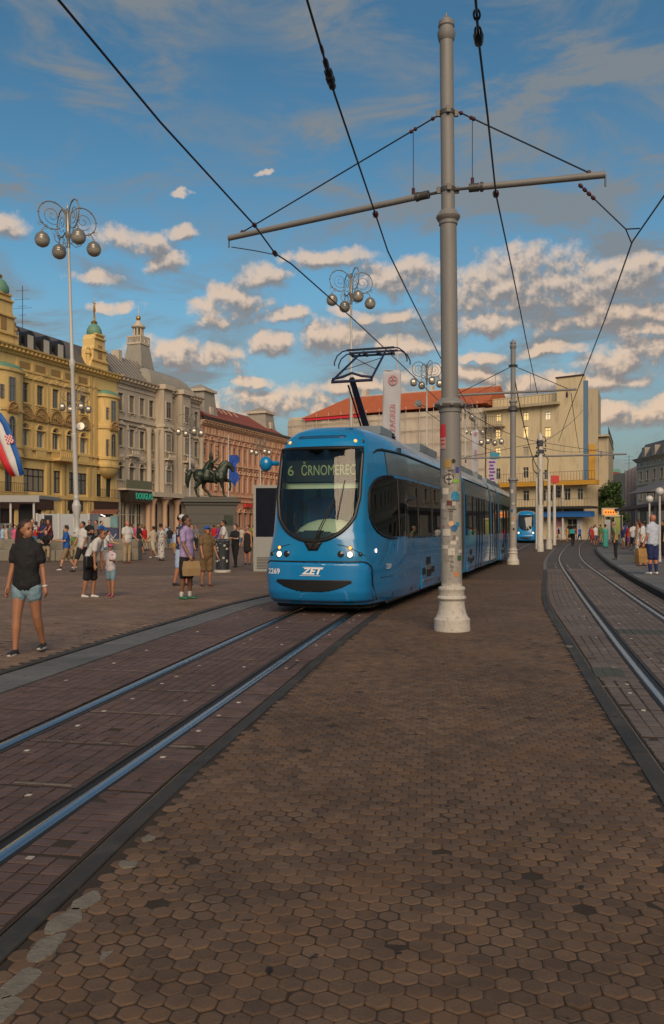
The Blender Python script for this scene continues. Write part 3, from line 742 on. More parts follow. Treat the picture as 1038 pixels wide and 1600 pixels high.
# headlamp groups on a slightly sunken eyelid line
for s in (-1, 1):
    seam([(s * .42, 1.20)] + [(s * (.42 + .44 * i / 8), 1.20 - .19 * (i / 8) ** 1.6) for i in range(1, 9)], .006, 'lamp_seam', dense=2)
    for (y, z, r, m_, nm) in ((.63, 1.035, .048, M_lamp, 'headlight'), (.48, 1.04, .045, M_lens, 'headlight'), (.63, 1.145, .030, M_lampo, 'indicator'), (.79, 1.035, .028, M_lens, 'marker_lamp')):
        yy = s * y; p = on_nose(yy, z, .0); nn = (nose_n(yy, z) + Vector((-1.2, 0, 0))).normalized(); q = nn.to_track_quat('Z', 'Y').to_matrix().to_4x4(); M_ = Matrix.Translation(p) @ q
        mbb = MB(); mbb.lathe([(r * 1.22, -.01), (r * 1.22, .012), (r * 1.02, .016), (r * .98, .004)], n=18, M=M_, caps=False); hl = mbb.build('lamp_ring', M_lens, None)
        mbb = MB(); mbb.lathe([(r, -.01), (r, .006), (r * .7, .014), (.001, .018)], n=18, M=M_); ln = mbb.build(nm, m_, tram); hl.parent = ln
    yy = s * .60; p = on_nose(yy, 3.0, 0)
    for dy, m_ in ((0, M_lampo), (-.11 if s > 0 else .11, M_lens)):
        y_ = yy - dy if s < 0 else yy - dy
        p = on_nose(y_, 2.99, 0); nn = nose_n(y_, 2.99); q = nn.to_track_quat('Z', 'Y').to_matrix().to_4x4(); M_ = Matrix.Translation(p) @ q
        mbb = MB(); mbb.lathe([(.030, -.01), (.030, .008), (.024, .014), (.001, .02)], n=14, M=M_); mbb.build('roof_marker', m_, tram)
yy = -1.08; p = Vector((.62, -SY(.62, 1.09), 1.09)); mbb = MB(); mbb.lathe([(.035, 0), (.035, .012), (.001, .016)], n=14, M=Matrix.Translation(p) @ Matrix.Rotation(R(90), 4, 'X')); mbb.build('side_marker', M_lamp, tram)
# recessed slot above the screen
nose_poly('roof_slot', [(a, b) for a, b in (arc(.40, 3.07, .035, .028, 90, -90, 6) + arc(-.40, 3.07, .035, .028, -90, -270, 6))][::-1], mat('slot_blue', (.008, .07, .17), .5), .005, .008, tram, 3)
# lettering: fleet number and operator's mark, printed on the bumper
def print_on_nose(s, y, z, size, m, name, parent, d=.022, flip=True, sx=1, shear=0, bold=0):
    me = text_mesh(s, size, .0, name, bold)
    bm_ = bmesh.new(); bm_.from_mesh(me)
    for v in bm_.verts:
        a = -(v.co.x * sx + shear * v.co.y); b = v.co.y
        yy_, zz_ = y + a, z + b; v.co = on_nose(yy_, zz_, 0) + nose_n(yy_, zz_) * d
    bm_.to_mesh(me); bm_.free(); me.materials.append(m); return link(name, me, parent)
print_on_nose('2269', .72, .735, .125, M_white, 'fleet_number', bumper, bold=.003)
zet = print_on_nose('ZET', .0, .745, .15, M_white, 'operator_mark', bumper, sx=1.25, shear=.35, bold=.006)
# a frame line above and below the mark
for zz, a, b in ((.815, -.20, .17), (.675, -.14, .22)):
    mbb = MB(); mbb.tube([on_nose(a + (b - a) * i / 6, zz, 0) + nose_n(a + (b - a) * i / 6, zz) * .021 for i in range(7)], .006, 4); mbb.build('mark_line', M_white, bumper)
# destination display behind the glass
db = MB(); db.box(.62, .68, -.70, .70, 2.30, 2.68); disp = db.build('destination_display', M_cabd, tram)
def flat_text(s, size, m, parent, name, loc, M3, bold=0):
    me = text_mesh(s, size, .0, name, bold); me.transform(Matrix.Translation(loc) @ M3.to_4x4()); me.materials.append(m); return link(name, me, parent)
face_front = Matrix(((0, 0, -1), (-1, 0, 0), (0, 1, 0)))          # text x -> -y, text y -> z, normal -> -x
flat_text('ČRNOMEREC', .205, M_led, disp, 'destination_text', (.612, -.09, 2.49), face_front @ Matrix.Diagonal((.82, 1.25, 1)), 0)
flat_text('6', .26, M_led, disp, 'line_number', (.612, .61, 2.49), face_front)
# the cab: dashboard dome, bulkhead with green panels, seat
mbb = MB(); mbb.ball((.98, 0, 1.25), 1, 24, 10, (.55, .66, .40)); mbb.build('dashboard', M_cab, tram)
mbb = MB(); mbb.box(2.10, 2.16, -1.06, 1.06, .4, 3.0); bk = mbb.build('cab_bulkhead', M_cabd, tram)
for k in range(5):
    mbb = MB(); mbb.box(2.04, 2.09, -.85 + .36 * k, -.58 + .36 * k, 1.1, 2.35); mbb.build('bulkhead_panel', M_cabg, bk)
mbb = MB(); mbb.box(1.55, 1.68, .10, .62, 1.15, 2.05); mbb.box(1.15, 1.6, .1, .62, 1.0, 1.15); mbb.build('driver_seat', M_seat, tram)
mbb = MB(); mbb.box(.70, .76, -.8, .8, 2.18, 2.28); mbb.box(.80, .86, -.80, -.74, 1.2, 2.3); mbb.build('sun_visor', M_cab, tram)
# camera pod on its arm, at the far corner
mbb = MB(); mbb.tube([(.9, .95, 2.66), (.75, 1.12, 2.66)], .045, 8); mbb.ball((.70, 1.12, 2.64), .125, 16, 10, (.85, .95, 1.1)); mbb.build('mirror_pod', M_blue, tram)
# side glass, frames and pillars of the first module
def side_strip(x0, x1, z0, z1, sgn, m, name, parent=tram, d=.004, nx=None, inside=None, th=0):
    st = .04; nx = max(1, int((x1 - x0) / .05)); nz = max(1, int((z1 - z0) / .05)); V = []; Fc = []
    for j in range(nz + 1):
        for i in range(nx + 1):
            x = x0 + (x1 - x0) * i / nx; z = z0 + (z1 - z0) * j / nz; V.append((x, sgn * (SY(x, z) + d), z))
    for j in range(nz):
        for i in range(nx):
            cx_ = x0 + (x1 - x0) * (i + .5) / nx; cz_ = z0 + (z1 - z0) * (j + .5) / nz
            if inside is None or inside(cx_, cz_): Fc.append((j * (nx + 1) + i, j * (nx + 1) + i + 1, (j + 1) * (nx + 1) + i + 1, (j + 1) * (nx + 1) + i))
    mbb = MB(); mbb.add(V, Fc); o = mbb.build(name, m, parent, smooth=60)
    if th: md = o.modifiers.new('s', 'SOLIDIFY'); md.thickness = th; md.offset = 0
    return o
def sidewin_outline(g=0):
    c = 1.45; pts = []
    for i in range(25):
        t = R(90 + 180 * i / 24); ct, st_ = math.cos(t), math.sin(t)
        pts.append((c + (c - .50 + g) * math.copysign(abs(ct) ** (2 / 2.3), ct), 1.86 + (.56 + g) * math.copysign(abs(st_) ** (2 / 2.6), st_)))
    return pts
wy = lambda z, d=.0: -(W_(z) + d)
so = sidewin_outline()
for sgn in (-1, 1):
    mbb = MB(); V = []
    pn = []
    # triangulate by vertical slices so the pane keeps the body's curve
    up_, lo = so[:13], so[12:][::-1]
    for (a, b), (c_, d_) in zip(zip(up_, up_[1:]), zip(lo, lo[1:])):
        pass
    g_ = side_strip(.50, SEC1 - .12, 1.28, 2.44, sgn, M_side, 'side_window', d=.0, inside=lambda x, z: in_sidewin(x, z, .012))
    mbb = MB(); L = [(x, sgn * (SY(x, z) + .004), z) for x, z in so]
    mbb.tube([(SEC1 - .12, sgn * (W_(2.42) + .004), 2.42)] + L + [(SEC1 - .12, sgn * (W_(1.30) + .004), 1.30)], .024, 6); mbb.build('side_window_frame', M_blk, g_)
    for x in (1.75, 3.4, 5.0, 6.8, 8.5):
        mbb = MB(); mbb.tube([(x, sgn * (SY(x, z) + .003), z) for z in (1.31, 1.6, 2.0, 2.41)], .018, 6); mbb.build('window_bar', M_blk, g_)
    # long black gutter under the roof edge and fine seams
    mbb = MB(); mbb.tube([(.85, sgn * (SY(.85, 2.80) + .002), 2.80), (1.0, sgn * (SY(1.0, 2.86) + .004), 2.86)] + [(1.2 + .5 * i, sgn * (SY(1.2 + .5 * i, 2.885) + .006), 2.885) for i in range(17)], [.012, .022] + [.028] * 17, 8); mbb.build('roof_gutter', M_blk, tram)
    mbb = MB(); mbb.tube([(1.30, sgn * (SY(1.30, 2.45) + .001), 2.45), (1.30, sgn * (SY(1.30, 2.85) + .001), 2.85)], .007, 5)
    mbb.tube([(x, sgn * (SY(x, .62) + .001), .62) for x in (.75, 1.0, 1.4)], .006, 5)
    for x in (1.45, 2.9, 6.2): mbb.tube([(x, sgn * (SY(x, .3) + .001), .24), (x, sgn * (SY(x, 1.1) + .001), 1.2)], .006, 5)
    mbb.build('panel_seam', M_blk, tram)
# upper side band: the grey of its reflections is put into the colour
M_sheen = mat('grey_sheen_band', (.10, .135, .155), .16, var=.25, nscale=1.2, coat=.6, dirt=((.05, .10, .14), .5, .9))
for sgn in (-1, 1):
    side_strip(1.32, SEC1 - .02, 2.455, 2.845, sgn, M_sheen, 'upper_band', d=.004)
me = text_mesh('2269', .13, 0, 'side_number', .002); me.transform(Matrix.Translation((1.12, -(SY(1.12, .80) + .006), .80)) @ Matrix.Rotation(-math.atan2(SY(1.32, .8) - SY(.92, .8), .4), 4, 'Z') @ Matrix(((1, 0, 0), (0, 0, 1), (0, 1, 0))).to_4x4()); me.materials.append(M_white); link('side_number', me, tram)
# bogie hatch with lifting points
def hatch(x, par):
    mbb = MB(); y0 = -W_(.5)
    mbb.k = 0; mbb.box(x - .75, x + .75, y0 - .012, y0 + .02, .22, .90)
    mbb.k = 1; mbb.box(x - .28, x + .22, y0 - .02, y0 + .02, .66, .86); mbb.box(x - .72, x - .36, y0 - .02, y0 + .02, .50, .64); mbb.box(x + .3, x + .70, y0 - .02, y0 + .02, .50, .64); mbb.box(x - .2, x + .3, y0 - .022, y0 + .02, .44, .58)
    mbb.k = 2; mbb.box(x - .26, x + .20, y0 - .035, y0, .60, .70); mbb.box(x - .62, x + .62, y0 - .034, y0, .36, .39)
    return mbb.build('bogie_hatch', [M_blue, M_blk, M_chrome], par)
hatch(4.6, tram)
mbb = MB(); mbb.tube([(x, y, .18) for x, y in ((1.0, -1.05), (SEC1, -1.06))], .03, 6); mbb.tube([(1.0, 1.05, .18), (SEC1, 1.06, .18)], .03, 6); mbb.build('skirt_edge', M_under, tram)
# floor, interior seats and grab poles seen through the glass
mbb = MB(); mbb.box(2.2, SEC1, -1.08, 1.08, .35, .40); mbb.build('floor', M_cabd, tram)
for k in range(6):
    mbb = MB(); x = 3.0 + k * 1.05
    for y in (-.75, .75): mbb.box(x, x + .42, y - .24, y + .24, .78, .84); mbb.box(x + .38, x + .44, y - .24, y + .24, .84, 1.45)
    mbb.build('seat', M_seat, tram)
for k in range(4): mbb = MB(); mbb.tube([(3.3 + 1.9 * k, -.42, .4), (3.3 + 1.9 * k, -.42, 2.9)], .018, 6); mbb.build('grab_pole', mat('yellow_pole', (.5, .4, .05), .4), tram)
# underframe and wheels
mbb = MB(); mbb.box(.75, 26, -.88, .88, .1, .34); mbb.build('underframe', M_under, tram)
def wheelset(x):
    mbb = MB()
    for y in (-.53, .53): mbb.lathe([(.28, -.06), (.31, -.06), (.29, .06), (.28, .06)], M=Matrix.Translation((x, y, .295)) @ Matrix.Rotation(R(90), 4, 'X'), n=24)
    mbb.build('wheelset', M_rust, tram)
for x in (3.9, 5.4, 13, 14.3, 22, 23.3): wheelset(x)
# roof fittings
mbb = MB(); mbb.box(2.6, 3.6, -.55, .55, 3.34, 3.50); mbb.box(6.4, 8.8, -.6, .6, 3.34, 3.52); mbb.build('roof_box', M_roof, tram)
# following modules: same section, joined by bellows
def module(x0, x1, first=False):
    zs = [z for z in ZS if int(z * 1000) % 50 < 26 or z > 2.8]; nx = max(2, int((x1 - x0) / .6)); V = []; Fc = []; mi = []
    prof = [(-W_(z), z) for z in zs] + [(W_(z), z) for z in reversed(zs)]; q = len(prof)
    for i in range(nx + 1):
        for (y, z) in prof: V.append((x0 + (x1 - x0) * i / nx, y, z))
    for i in range(nx):
        for j in range(q - 1):
            Fc.append((i * q + j, i * q + j + 1, (i + 1) * q + j + 1, (i + 1) * q + j)); mi.append(1 if prof[j][1] > 3.02 else 0)
    Fc += [tuple(range(q)), tuple(nx * q + j for j in range(q))]; mi += [0, 0]
    mbb = MB(); mbb.v = V; mbb.f = [list(f) for f in Fc]; mbb.mi = mi
    b = mbb.build('car_section', [M_blue, M_roof], tram, smooth=40)
    for sgn in (-1, 1):
        side_strip(x0 + .12, x1 - .12, 1.28, 2.44, sgn, M_sideo, 'side_window', b, .005)
        side_strip(x0 + .05, x1 - .05, 2.455, 2.845, sgn, M_sheen, 'upper_band', b, .006)
        mbb = MB(); mbb.tube([(x0 + .03, sgn * (W_(2.885) + .006), 2.885), (x1 - .03, sgn * (W_(2.885) + .006), 2.885)], .028, 6); mbb.build('roof_gutter', M_blk, b)
        mbb = MB(); k = max(1, int((x1 - x0) / 1.4))
        for i in range(k + 1):
            x = x0 + .12 + (x1 - x0 - .24) * i / k; mbb.tube([(x, sgn * (W_(z) + .008), z) for z in (1.28, 1.7, 2.1, 2.44)], .02, 5)
        mbb.build('window_bars', M_blk, b)
    mbb = MB(); mbb.box(x0 + .4, x1 - .4, -.6, .6, 3.34, 3.50); mbb.build('roof_box', M_roof, tram)
    return b
M_sideo = bpy.data.materials.new('dark_side_glass'); M_sideo.use_nodes = True
_b = M_sideo.node_tree.nodes['Principled BSDF']; _b.inputs['Base Color'].default_value = (.014, .016, .018, 1); _b.inputs['Roughness'].default_value = .03; _b.inputs['Specular IOR Level'].default_value = .7
def bellows(x0, x1):
    mbb = MB(); n_ = 7
    for i in range(n_):
        a = x0 + (x1 - x0) * i / n_; b = x0 + (x1 - x0) * (i + .8) / n_; s = .965 if i % 2 else .99
        prof = [(-W_(z) * s, z * .985 + .01) for z in (.3, .6, 1.2, 2.4, 2.85, 3.0, 3.1, 3.2, 3.3)]; prof = prof + [(-y, z) for y, z in reversed(prof)]
        mbb.prism(prof, a, b, 'x')
    mbb.build('bellows', M_bell, tram, smooth=0)
bellows(SEC1, 10.3)
module(10.3, 16.6); bellows(16.6, 17.2); module(17.2, 19.4); bellows(19.4, 20.0); module(20.0, 26.2)
for x in (11.6, 21.5): hatch(x, tram)
for x in (13.6, 18.3, 22.6):
    mbb = MB()
    for dx in (-.68, 0, .68): mbb.tube([(x + dx, -(W_(z) + .008), z) for z in (.26, 1.0, 1.8, 2.42)], .016, 5)
    dm = mbb.build('door_frame', M_blk, tram)
# pantograph: single-arm, folded knee towards the front
M_pan = mat('pantograph_blue_black', (.012, .018, .05), .4, .3, var=.3)
pan = link('pantograph', None, tram)
def pm(name, fn, m=M_pan, par=pan): mbb = MB(); fn(mbb); return mbb.build(name, m, par)
px0 = 3.75
pm('base_frame', lambda b: (b.box(px0 - .5, px0 + .35, -.5, -.44, 3.42, 3.5), b.box(px0 - .5, px0 + .35, .44, .5, 3.42, 3.5), b.box(px0 - .06, px0 + .06, -.5, .5, 3.42, 3.52), [b.lathe([(.05, 0), (.07, .03), (.05, .06), (.07, .09)], (px0 + a, c_, 3.34), 10) for a in (-.45, .3) for c_ in (-.47, .47)]))
pm('lower_arm', lambda b: (b.tube([(px0, 0, 3.5), (px0 - 1.28, 0, 4.42)], [.075, .06], 8), b.tube([(px0 + .12, .12, 3.45), (px0 - 1.12, .12, 4.33)], .018, 6), b.box(px0 - .2, px0 + .1, -.12, .12, 3.48, 3.62)))
kn = (px0 - 1.28, 4.44); hd = (px0 + .35, 5.30)
pm('knee_bar', lambda b: (b.tube([(kn[0], -.40, kn[1]), (kn[0], -.2, kn[1] + .03), (kn[0], 0, kn[1] + .10), (kn[0], .2, kn[1] + .03), (kn[0], .40, kn[1])], .026, 7), b.tube([(kn[0], -.42, kn[1] - .06), (kn[0], .42, kn[1] - .06)], .03, 7)))
pm('upper_arm', lambda b: (b.tube([(kn[0], -.40, kn[1] - .03), (hd[0], -.28, hd[1] - .05)], .024, 7), b.tube([(kn[0], .40, kn[1] - .03), (hd[0], .28, hd[1] - .05)], .024, 7), b.tube([(kn[0] + .5, -.36, kn[1] + .25), (hd[0] - .25, .28, hd[1] - .2)], .008, 5), b.tube([(kn[0] + .5, .36, kn[1] + .25), (hd[0] - .25, -.28, hd[1] - .2)], .008, 5)))
def head(b):
    for dx in (-.16, .16):
        b.box(hd[0] + dx - .025, hd[0] + dx + .025, -.52, .52, hd[1], hd[1] + .04)
        for s in (-1, 1): b.tube([(hd[0] + dx, s * .50, hd[1] + .02), (hd[0] + dx, s * .62, hd[1] + .0), (hd[0] + dx, s * .74, hd[1] - .09), (hd[0] + dx, s * .80, hd[1] - .22), (hd[0] + dx, s * .80, hd[1] - .30)], .014, 6)
    for y in (-.45, -.15, .15, .45): b.box(hd[0] - .17, hd[0] + .17, y - .02, y + .02, hd[1] - .08, hd[1] - .02)
    b.box(hd[0] - .02, hd[0] + .02, -.46, .46, hd[1] - .10, hd[1] - .06)
pm('collector_head', head)
# ------------------------------------------------------------------ second tram, far down the line
def tram2():
    t = thing('tram', 'small distant blue tram front, waiting far down the line behind the slim poles', 'tram')
    t.location = (CL(85) - .1, 85, 0); t.rotation_euler = (0, 0, PI / 2 - math.atan(slope(CL, 85)) + .02)
    zs = [.2, .3, .6, 1.0, 1.5, 2.0, 2.5, 2.8, 3.0, 3.1, 3.2, 3.28, 3.34]; V = []; N = 20; rings = []
    xs = [0, .01, .04, .1, .2, .34, .7, 1.2, 1.8, 2.3, 24]
    for z in zs: h_ = [(X0_(z) + x, plan(min(x, 2.3), z)) for x in xs]; rings.append([(x, -y, z) for x, y in reversed(h_[1:])] + [(x, y, z) for x, y in h_])
    n_ = len(rings[0]); V = [p for r in rings for p in r]; Fc = [(j * n_ + i, j * n_ + i + 1, (j + 1) * n_ + i + 1, (j + 1) * n_ + i) for j in range(len(zs) - 1) for i in range(n_ - 1)]
    Fc.append(tuple((len(zs) - 1) * n_ + i for i in range(n_)))
    mb = MB(); mb.add(V, Fc); mb.build('body', M_blue, t)
    for nm, outl, m_, d in (('windscreen', screen_outline(0)[::-1], M_sideo, .02), ('grille', mouth, M_blk, .02), ('bumper', bout, M_blue2, .01)):
        o = nose_poly(nm, outl[::-1] if nm != 'windscreen' else screen_outline(0), m_, d, .02, t, 2)
    for s in (-1, 1):
        for (y, r, m_, nm) in ((.72, .085, M_lamp, 'headlight'), (.50, .06, M_lens, 'marker_lamp')):
            p = on_nose(s * y, 1.04, 0); q = nose_n(s * y, 1.04).to_track_quat('Z', 'Y').to_matrix().to_4x4()
            mb = MB(); mb.lathe([(r, 0), (r, .03), (.001, .04)], n=10, M=Matrix.Translation(p) @ q); mb.build(nm, m_, t)
    mb = MB(); mb.box(1.5, 23.5, -1.17, -1.14, 1.3, 2.4); mb.box(1.5, 23.5, 1.14, 1.17, 1.3, 2.4); mb.build('side_window', M_sideo, t)
    mb = MB(); mb.box(.45, .5, -.6, .6, 1.3, 1.7); mb.build('dashboard', M_cab, t)
    mb = MB(); mb.box(.8, 23, -.9, .9, .05, .3); mb.build('underframe', M_under, t)
tram2()
# ================================================================== POLES AND OVERHEAD LINE
M_pole = mat('grey_pole_paint', (.205, .20, .195), .55, var=.10, nscale=2.5, streak=True, dirt=((.12, .105, .09), .45, 2.2), bump=.1, bscale=30)
M_polew = mat('worn_white_paint', (.50, .47, .42), .6, var=.18, nscale=4, dirt=((.13, .10, .075), .5, 16), bump=.25, bscale=25)
M_lowp = mat('lower_pole_paint', (.30, .285, .26), .6, var=.28, nscale=9, dirt=((.16, .14, .12), .65, 9), bump=.3, bscale=30)
M_wire = mat('wire', (.03, .035, .05), .4, .5, var=.1)
M_ins = mat('insulator', (.06, .012, .016), .35, var=.2)
M_cast = mat('cast_fitting', (.09, .085, .08), .5, .4, var=.2)
def pole(name, label, base, top, r0, r1, group=None, ornate=True, leanx=0, collars=(), cat='pole', capball=True):
    t = thing(name, label, cat, base, 0, group); lean(t, 0, leanx); h = top
    mb = MB()
    prof = [(r0, 1.25 if ornate else 0)]
    zc = [c[0] for c in collars]; z1, z2 = (min(zc), max(zc)) if zc else (h * .4, h * .7); rm = r0 * .82
    mb.lathe([(r0, .0 if not ornate else .55), (r0, 2.0), (r0 * .98, z1), (rm, z1 + .01), (rm * .97, z2), (r1, z2 + .01), (r1, h)], n=28)
    mb.build('shaft', M_pole, t)
    if ornate:
        mb = MB(); n_ = 40; V = [((r0 * 1.004) * math.cos(2 * PI * i / n_), (r0 * 1.004) * math.sin(2 * PI * i / n_), zz) for zz in (.55, 1.0, 1.6) for i in range(n_)] + [((r0 * 1.003) * math.cos(2 * PI * i / n_), (r0 * 1.003) * math.sin(2 * PI * i / n_), 2.3 + .10 * math.sin(i * 1.7) + .07 * math.sin(i * 3.1 + 1)) for i in range(n_)]
        mb.add(V, [(j * n_ + i, j * n_ + (i + 1) % n_, (j + 1) * n_ + (i + 1) % n_, (j + 1) * n_ + i) for j in range(3) for i in range(n_)]); mb.build('lower_paint', M_lowp, t)
        mb = MB(); b = r0 * 1.75
        mb.lathe([(q_[0], q_[1] * .56) for q_ in [(b, 0), (b, .06), (b * .985, .10), (b * .985, .30), (b * .93, .325), (b * .87, .36), (b * .80, .44), (b * .73, .56), (b * .70, .68), (b * .69, .78), (b * .76, .80), (b * .80, .84), (b * .77, .88), (b * .69, .90), (b * .69, 1.02), (b * .72, 1.04), (b * .745, 1.08), (b * .72, 1.12), (r0 * 1.01, 1.14), (r0 * 1.0, 1.3)]], n=32)
        mb.build('base', M_polew, t)
    for z, k in collars:
        mb = MB(); rr = r0 if z < 4 else r0 * .82
        q = .62; w_ = 1.0 if k else .94
        mb.lathe([(rr * a_ * (w_ if a_ > 1.2 else 1), z + b_ * q) for a_, b_ in ((.98, -.16), (1.08, -.15), (1.10, -.07), (1.2, -.05), (1.42, -.01), (1.5, .03), (1.42, .075), (1.25, .10), (1.08, .14), (.97, .17))], n=28)
        if k:
            for i in range(8): a = 2 * PI * i / 8; mb.ball((rr * 1.38 * math.cos(a), rr * 1.38 * math.sin(a), z + .0), .026, 8, 6)
        mb.build('collar', M_pole, t)
    mb = MB(); mb.lathe([(r1 * .98, h - .22), (r1 * 1.15, h - .20), (r1 * 1.32, h - .12), (r1 * 1.32, h - .08), (r1 * 1.1, h - .06), (r1 * 1.05, h - .02), (r1 * 1.2, h), (r1 * 1.12, h + .07), (r1 * .7, h + .11), (r1 * .2, h + .13), (r1 * .16, h + .19), (.005, h + .21)], n=24); mb.build('cap', M_pole, t)
    return t
def band(mb, z, r, c=(0, 0)):
    mb.lathe([(r, z - .03), (r + .012, z - .03), (r + .012, z + .03), (r, z + .03)], (c[0], c[1], 0), 20, caps=False)
    for a in (0, PI / 2, PI, 3 * PI / 2): x, y = c[0] + (r + .03) * math.cos(a), c[1] + (r + .03) * math.sin(a); mb.box(x - .03, x + .03, y - .02, y + .02, z - .045, z + .045)
PB = Vector((1.735, 12.02, 0))
main = pole('catenary_pole', 'thick grey tramline pole covered in stickers, nearest pole on the island', PB, 8.72, .150, .098, 'tramline poles', True, -.55, [(5.95, 0), (3.24, 1)])
def pl(p): return main.matrix_world.inverted() @ Vector(p)
bpy.context.view_layer.update()
def arm_end(px, py, z): y = F * (z - H) / (HY - py); return Vector(((px - CX) / F * y, y, z))
AL = arm_end(358, 372, 6.30); AR = arm_end(946, 273, 6.30); AC = Vector((1.68, 12.02, 6.36))
ul = (AL - AC).normalized(); ur = (AR - AC).normalized()
for nm, e, u, fr in (('cross_arm', AL, ul, .18), ('cross_arm', AR, ur, .18)):
    mb = MB(); s = AC + u * .30
    mb.tube([pl(s), pl(e)], .047, 12); mb.k = 1
    mb.tube([pl(AC + u * .10), pl(AC + u * .33)], .022, 8); mb.tube([pl(AC + u * .30), pl(AC + u * .44)], .060, 12); mb.tube([pl(AC + u * .46), pl(AC + u * .50)], .068, 12)
    mb.tube([pl(e + Vector((0, 0, .0))), pl(e - Vector((0, 0, .16)))], .012, 6); mb.k = 0
    mb.build(nm, [M_pole, M_cast], main)
mb = MB(); band(mb, 6.36, .10); band(mb, 7.47, .10); mb.build('clamp', M_cast, main)
# stays from the upper clamp, droppers
SC = Vector((1.67, 12.02, 7.47))
def seg(name, pts, r, m=M_wire, par=main, n=6): mb = MB(); mb.tube([pl(p) if par is main else p for p in pts], r, n); return mb.build(name, m, par)
sl_ = AC.lerp(AL, .93) + Vector((0, 0, .05)); sr_ = AC.lerp(AR, .90) + Vector((0, 0, .05))
for e, u in ((sl_, ul), (sr_, ur)):
    a = SC + u * .16; st = seg('stay_wire', [a, a.lerp(e, .12), e], .011)
    mb = MB(); 
    for f in (.02, .10, .12): mb.ball(pl(a.lerp(e, f)), .03, 8, 6)
    mb.ball(pl(e), .035, 8, 6); mb.build('turnbuckle', M_ins, main)
    d = a.lerp(e, .11); f = .14 if u is ul else .22
    q = AC + u * (Vector((d.x - AC.x, d.y - AC.y, 0)).length); seg('dropper', [d, q + Vector((0, 0, .06))], .006)
    mb = MB(); mb.tube([pl(q + Vector((0, 0, .03))), pl(q + Vector((0, 0, .14)))], .025, 8); mb.build('dropper_clip', M_ins, main)
# stickers, notices and scrawls on the shaft: thin curved patches
def sticker(par, r, z, ang, w, h, m, shape='rect', name='sticker'):
    mb = MB(); V = []; 
    if shape == 'rect':
        k = 6
        for j in (0, 1):
            for i in range(k + 1): a = ang + w / r * (i / k - .5); V.append(((r) * math.cos(a), (r) * math.sin(a), z + (j - .5) * h))
        mb.add(V, [(i, i + 1, k + 2 + i, k + 1 + i) for i in range(k)])
    else:
        k = 6 if shape == 'hex' else 16; c = [(r * math.cos(ang), r * math.sin(ang), z)]; t0 = PI / 2
        for i in range(k): t = t0 + 2 * PI * i / k; a = ang + w / 2 / r * math.cos(t); c.append((r * math.cos(a), r * math.sin(a), z + h / 2 * math.sin(t)))
        mb.add(c, [(0, 1 + i, 1 + (i + 1) % k) for i in range(k)])
    o = mb.build(name, m, par, smooth=0, recalc=False); md = o.modifiers.new('s', 'SOLIDIFY'); md.thickness = .0015; md.offset = 1; return o
cm = lambda n_, c, r=.6, **k: mat(n_, c, r, var=.12, nscale=20, **k)
rs = .1520; front = -PI / 2 - .14
stick = [  # z, px offset across the shaft (-1..1), width, height, colour, shape
 (3.05, -.72, .12, .19, cm('sticker_red', (.48, .03, .04)), 'rect'), (2.86, -.72, .12, .17, cm('sticker_rose', (.42, .26, .24)), 'rect'), (3.10, -.70, .08, .025, cm('paper', (.5, .47, .42)), 'rect'), (2.90, -.70, .08, .022, cm('sticker_red', (.48, .03, .04)), 'rect'), (2.84, -.70, .08, .022, cm('sticker_red', (.48, .03, .04)), 'rect'),
 (2.30, -.25, .105, .12, cm('sticker_ochre', (.32, .20, .06)), 'rect'), (2.34, .28, .06, .06, cm('sticker_black', (.02, .02, .02)), 'round'),
 (2.05, -.15, .16, .17, cm('sticker_black', (.02, .02, .02)), 'hex'), (2.05, -.15, .125, .135, cm('sticker_pale', (.40, .38, .34)), 'hex'), (2.05, -.15, .075, .022, cm('sticker_black', (.02, .02, .02)), 'rect'), (2.02, .48, .09, .05, cm('sticker_green', (.20, .42, .04)), 'rect'),
 (1.78, .42, .135, .14, cm('sticker_blue', (.02, .20, .36)), 'round'), (1.67, .0, .12, .07, cm('sticker_maroon', (.10, .03, .02)), 'rect'), (1.66, -.05, .05, .04, cm('sticker_orange', (.5, .2, .08)), 'rect'), (1.66, .28, .05, .06, cm('sticker_pale', (.40, .38, .34)), 'rect'),
 (1.57, .1, .12, .012, cm('sticker_black', (.02, .02, .02)), 'rect'), (1.46, .0, .045, .12, cm('sticker_grey', (.15, .14, .13)), 'rect'), (1.34, .0, .08, .07, cm('sticker_peach', (.62, .38, .22)), 'round'), (1.27, .30, .10, .10, cm('sticker_navy', (.02, .11, .27)), 'round'),
 (1.33, .6, .05, .06, cm('sticker_blue', (.02, .20, .36)), 'rect'), (1.62, -.7, .07, .09, cm('sticker_pale', (.40, .38, .34)), 'rect'), (1.45, -.55, .06, .05, cm('sticker_grey2', (.27, .26, .25)), 'rect'), (1.20, -.45, .12, .10, cm('paper', (.5, .47, .42)), 'rect'),
 (2.2, .62, .06, .08, cm('sticker_violet', (.06, .06, .28)), 'rect'), (1.28, -.7, .025, .025, cm('sticker_red', (.48, .03, .04)), 'round'), (1.86, -.5, .10, .09, cm('paper', (.5, .47, .42)), 'rect')]
for z, u, w, h, m_, sh in stick:
    z2 = 1.48 + (z - 1.27) * .893 - (.2 if z > 2.7 else 0)
    a = front + math.asin(max(-.9, min(.9, u))); sticker(main, rs + .0036 + random.random() * .001, z2, a, w, h, m_, sh)
for z, u, w, h, m_ in ((1.12, .0, .10, .10, cm('paper', (.5, .47, .42))), (1.03, .75, .08, .07, cm('sticker_dkgreen', (.04, .10, .04))), (.80, .45, .075, .08, cm('sticker_orange', (.5, .2, .08)))):
    sticker(main, rs + .002, z + .02, front + math.asin(u), w, h, m_, 'rect' if w > .076 else 'round')
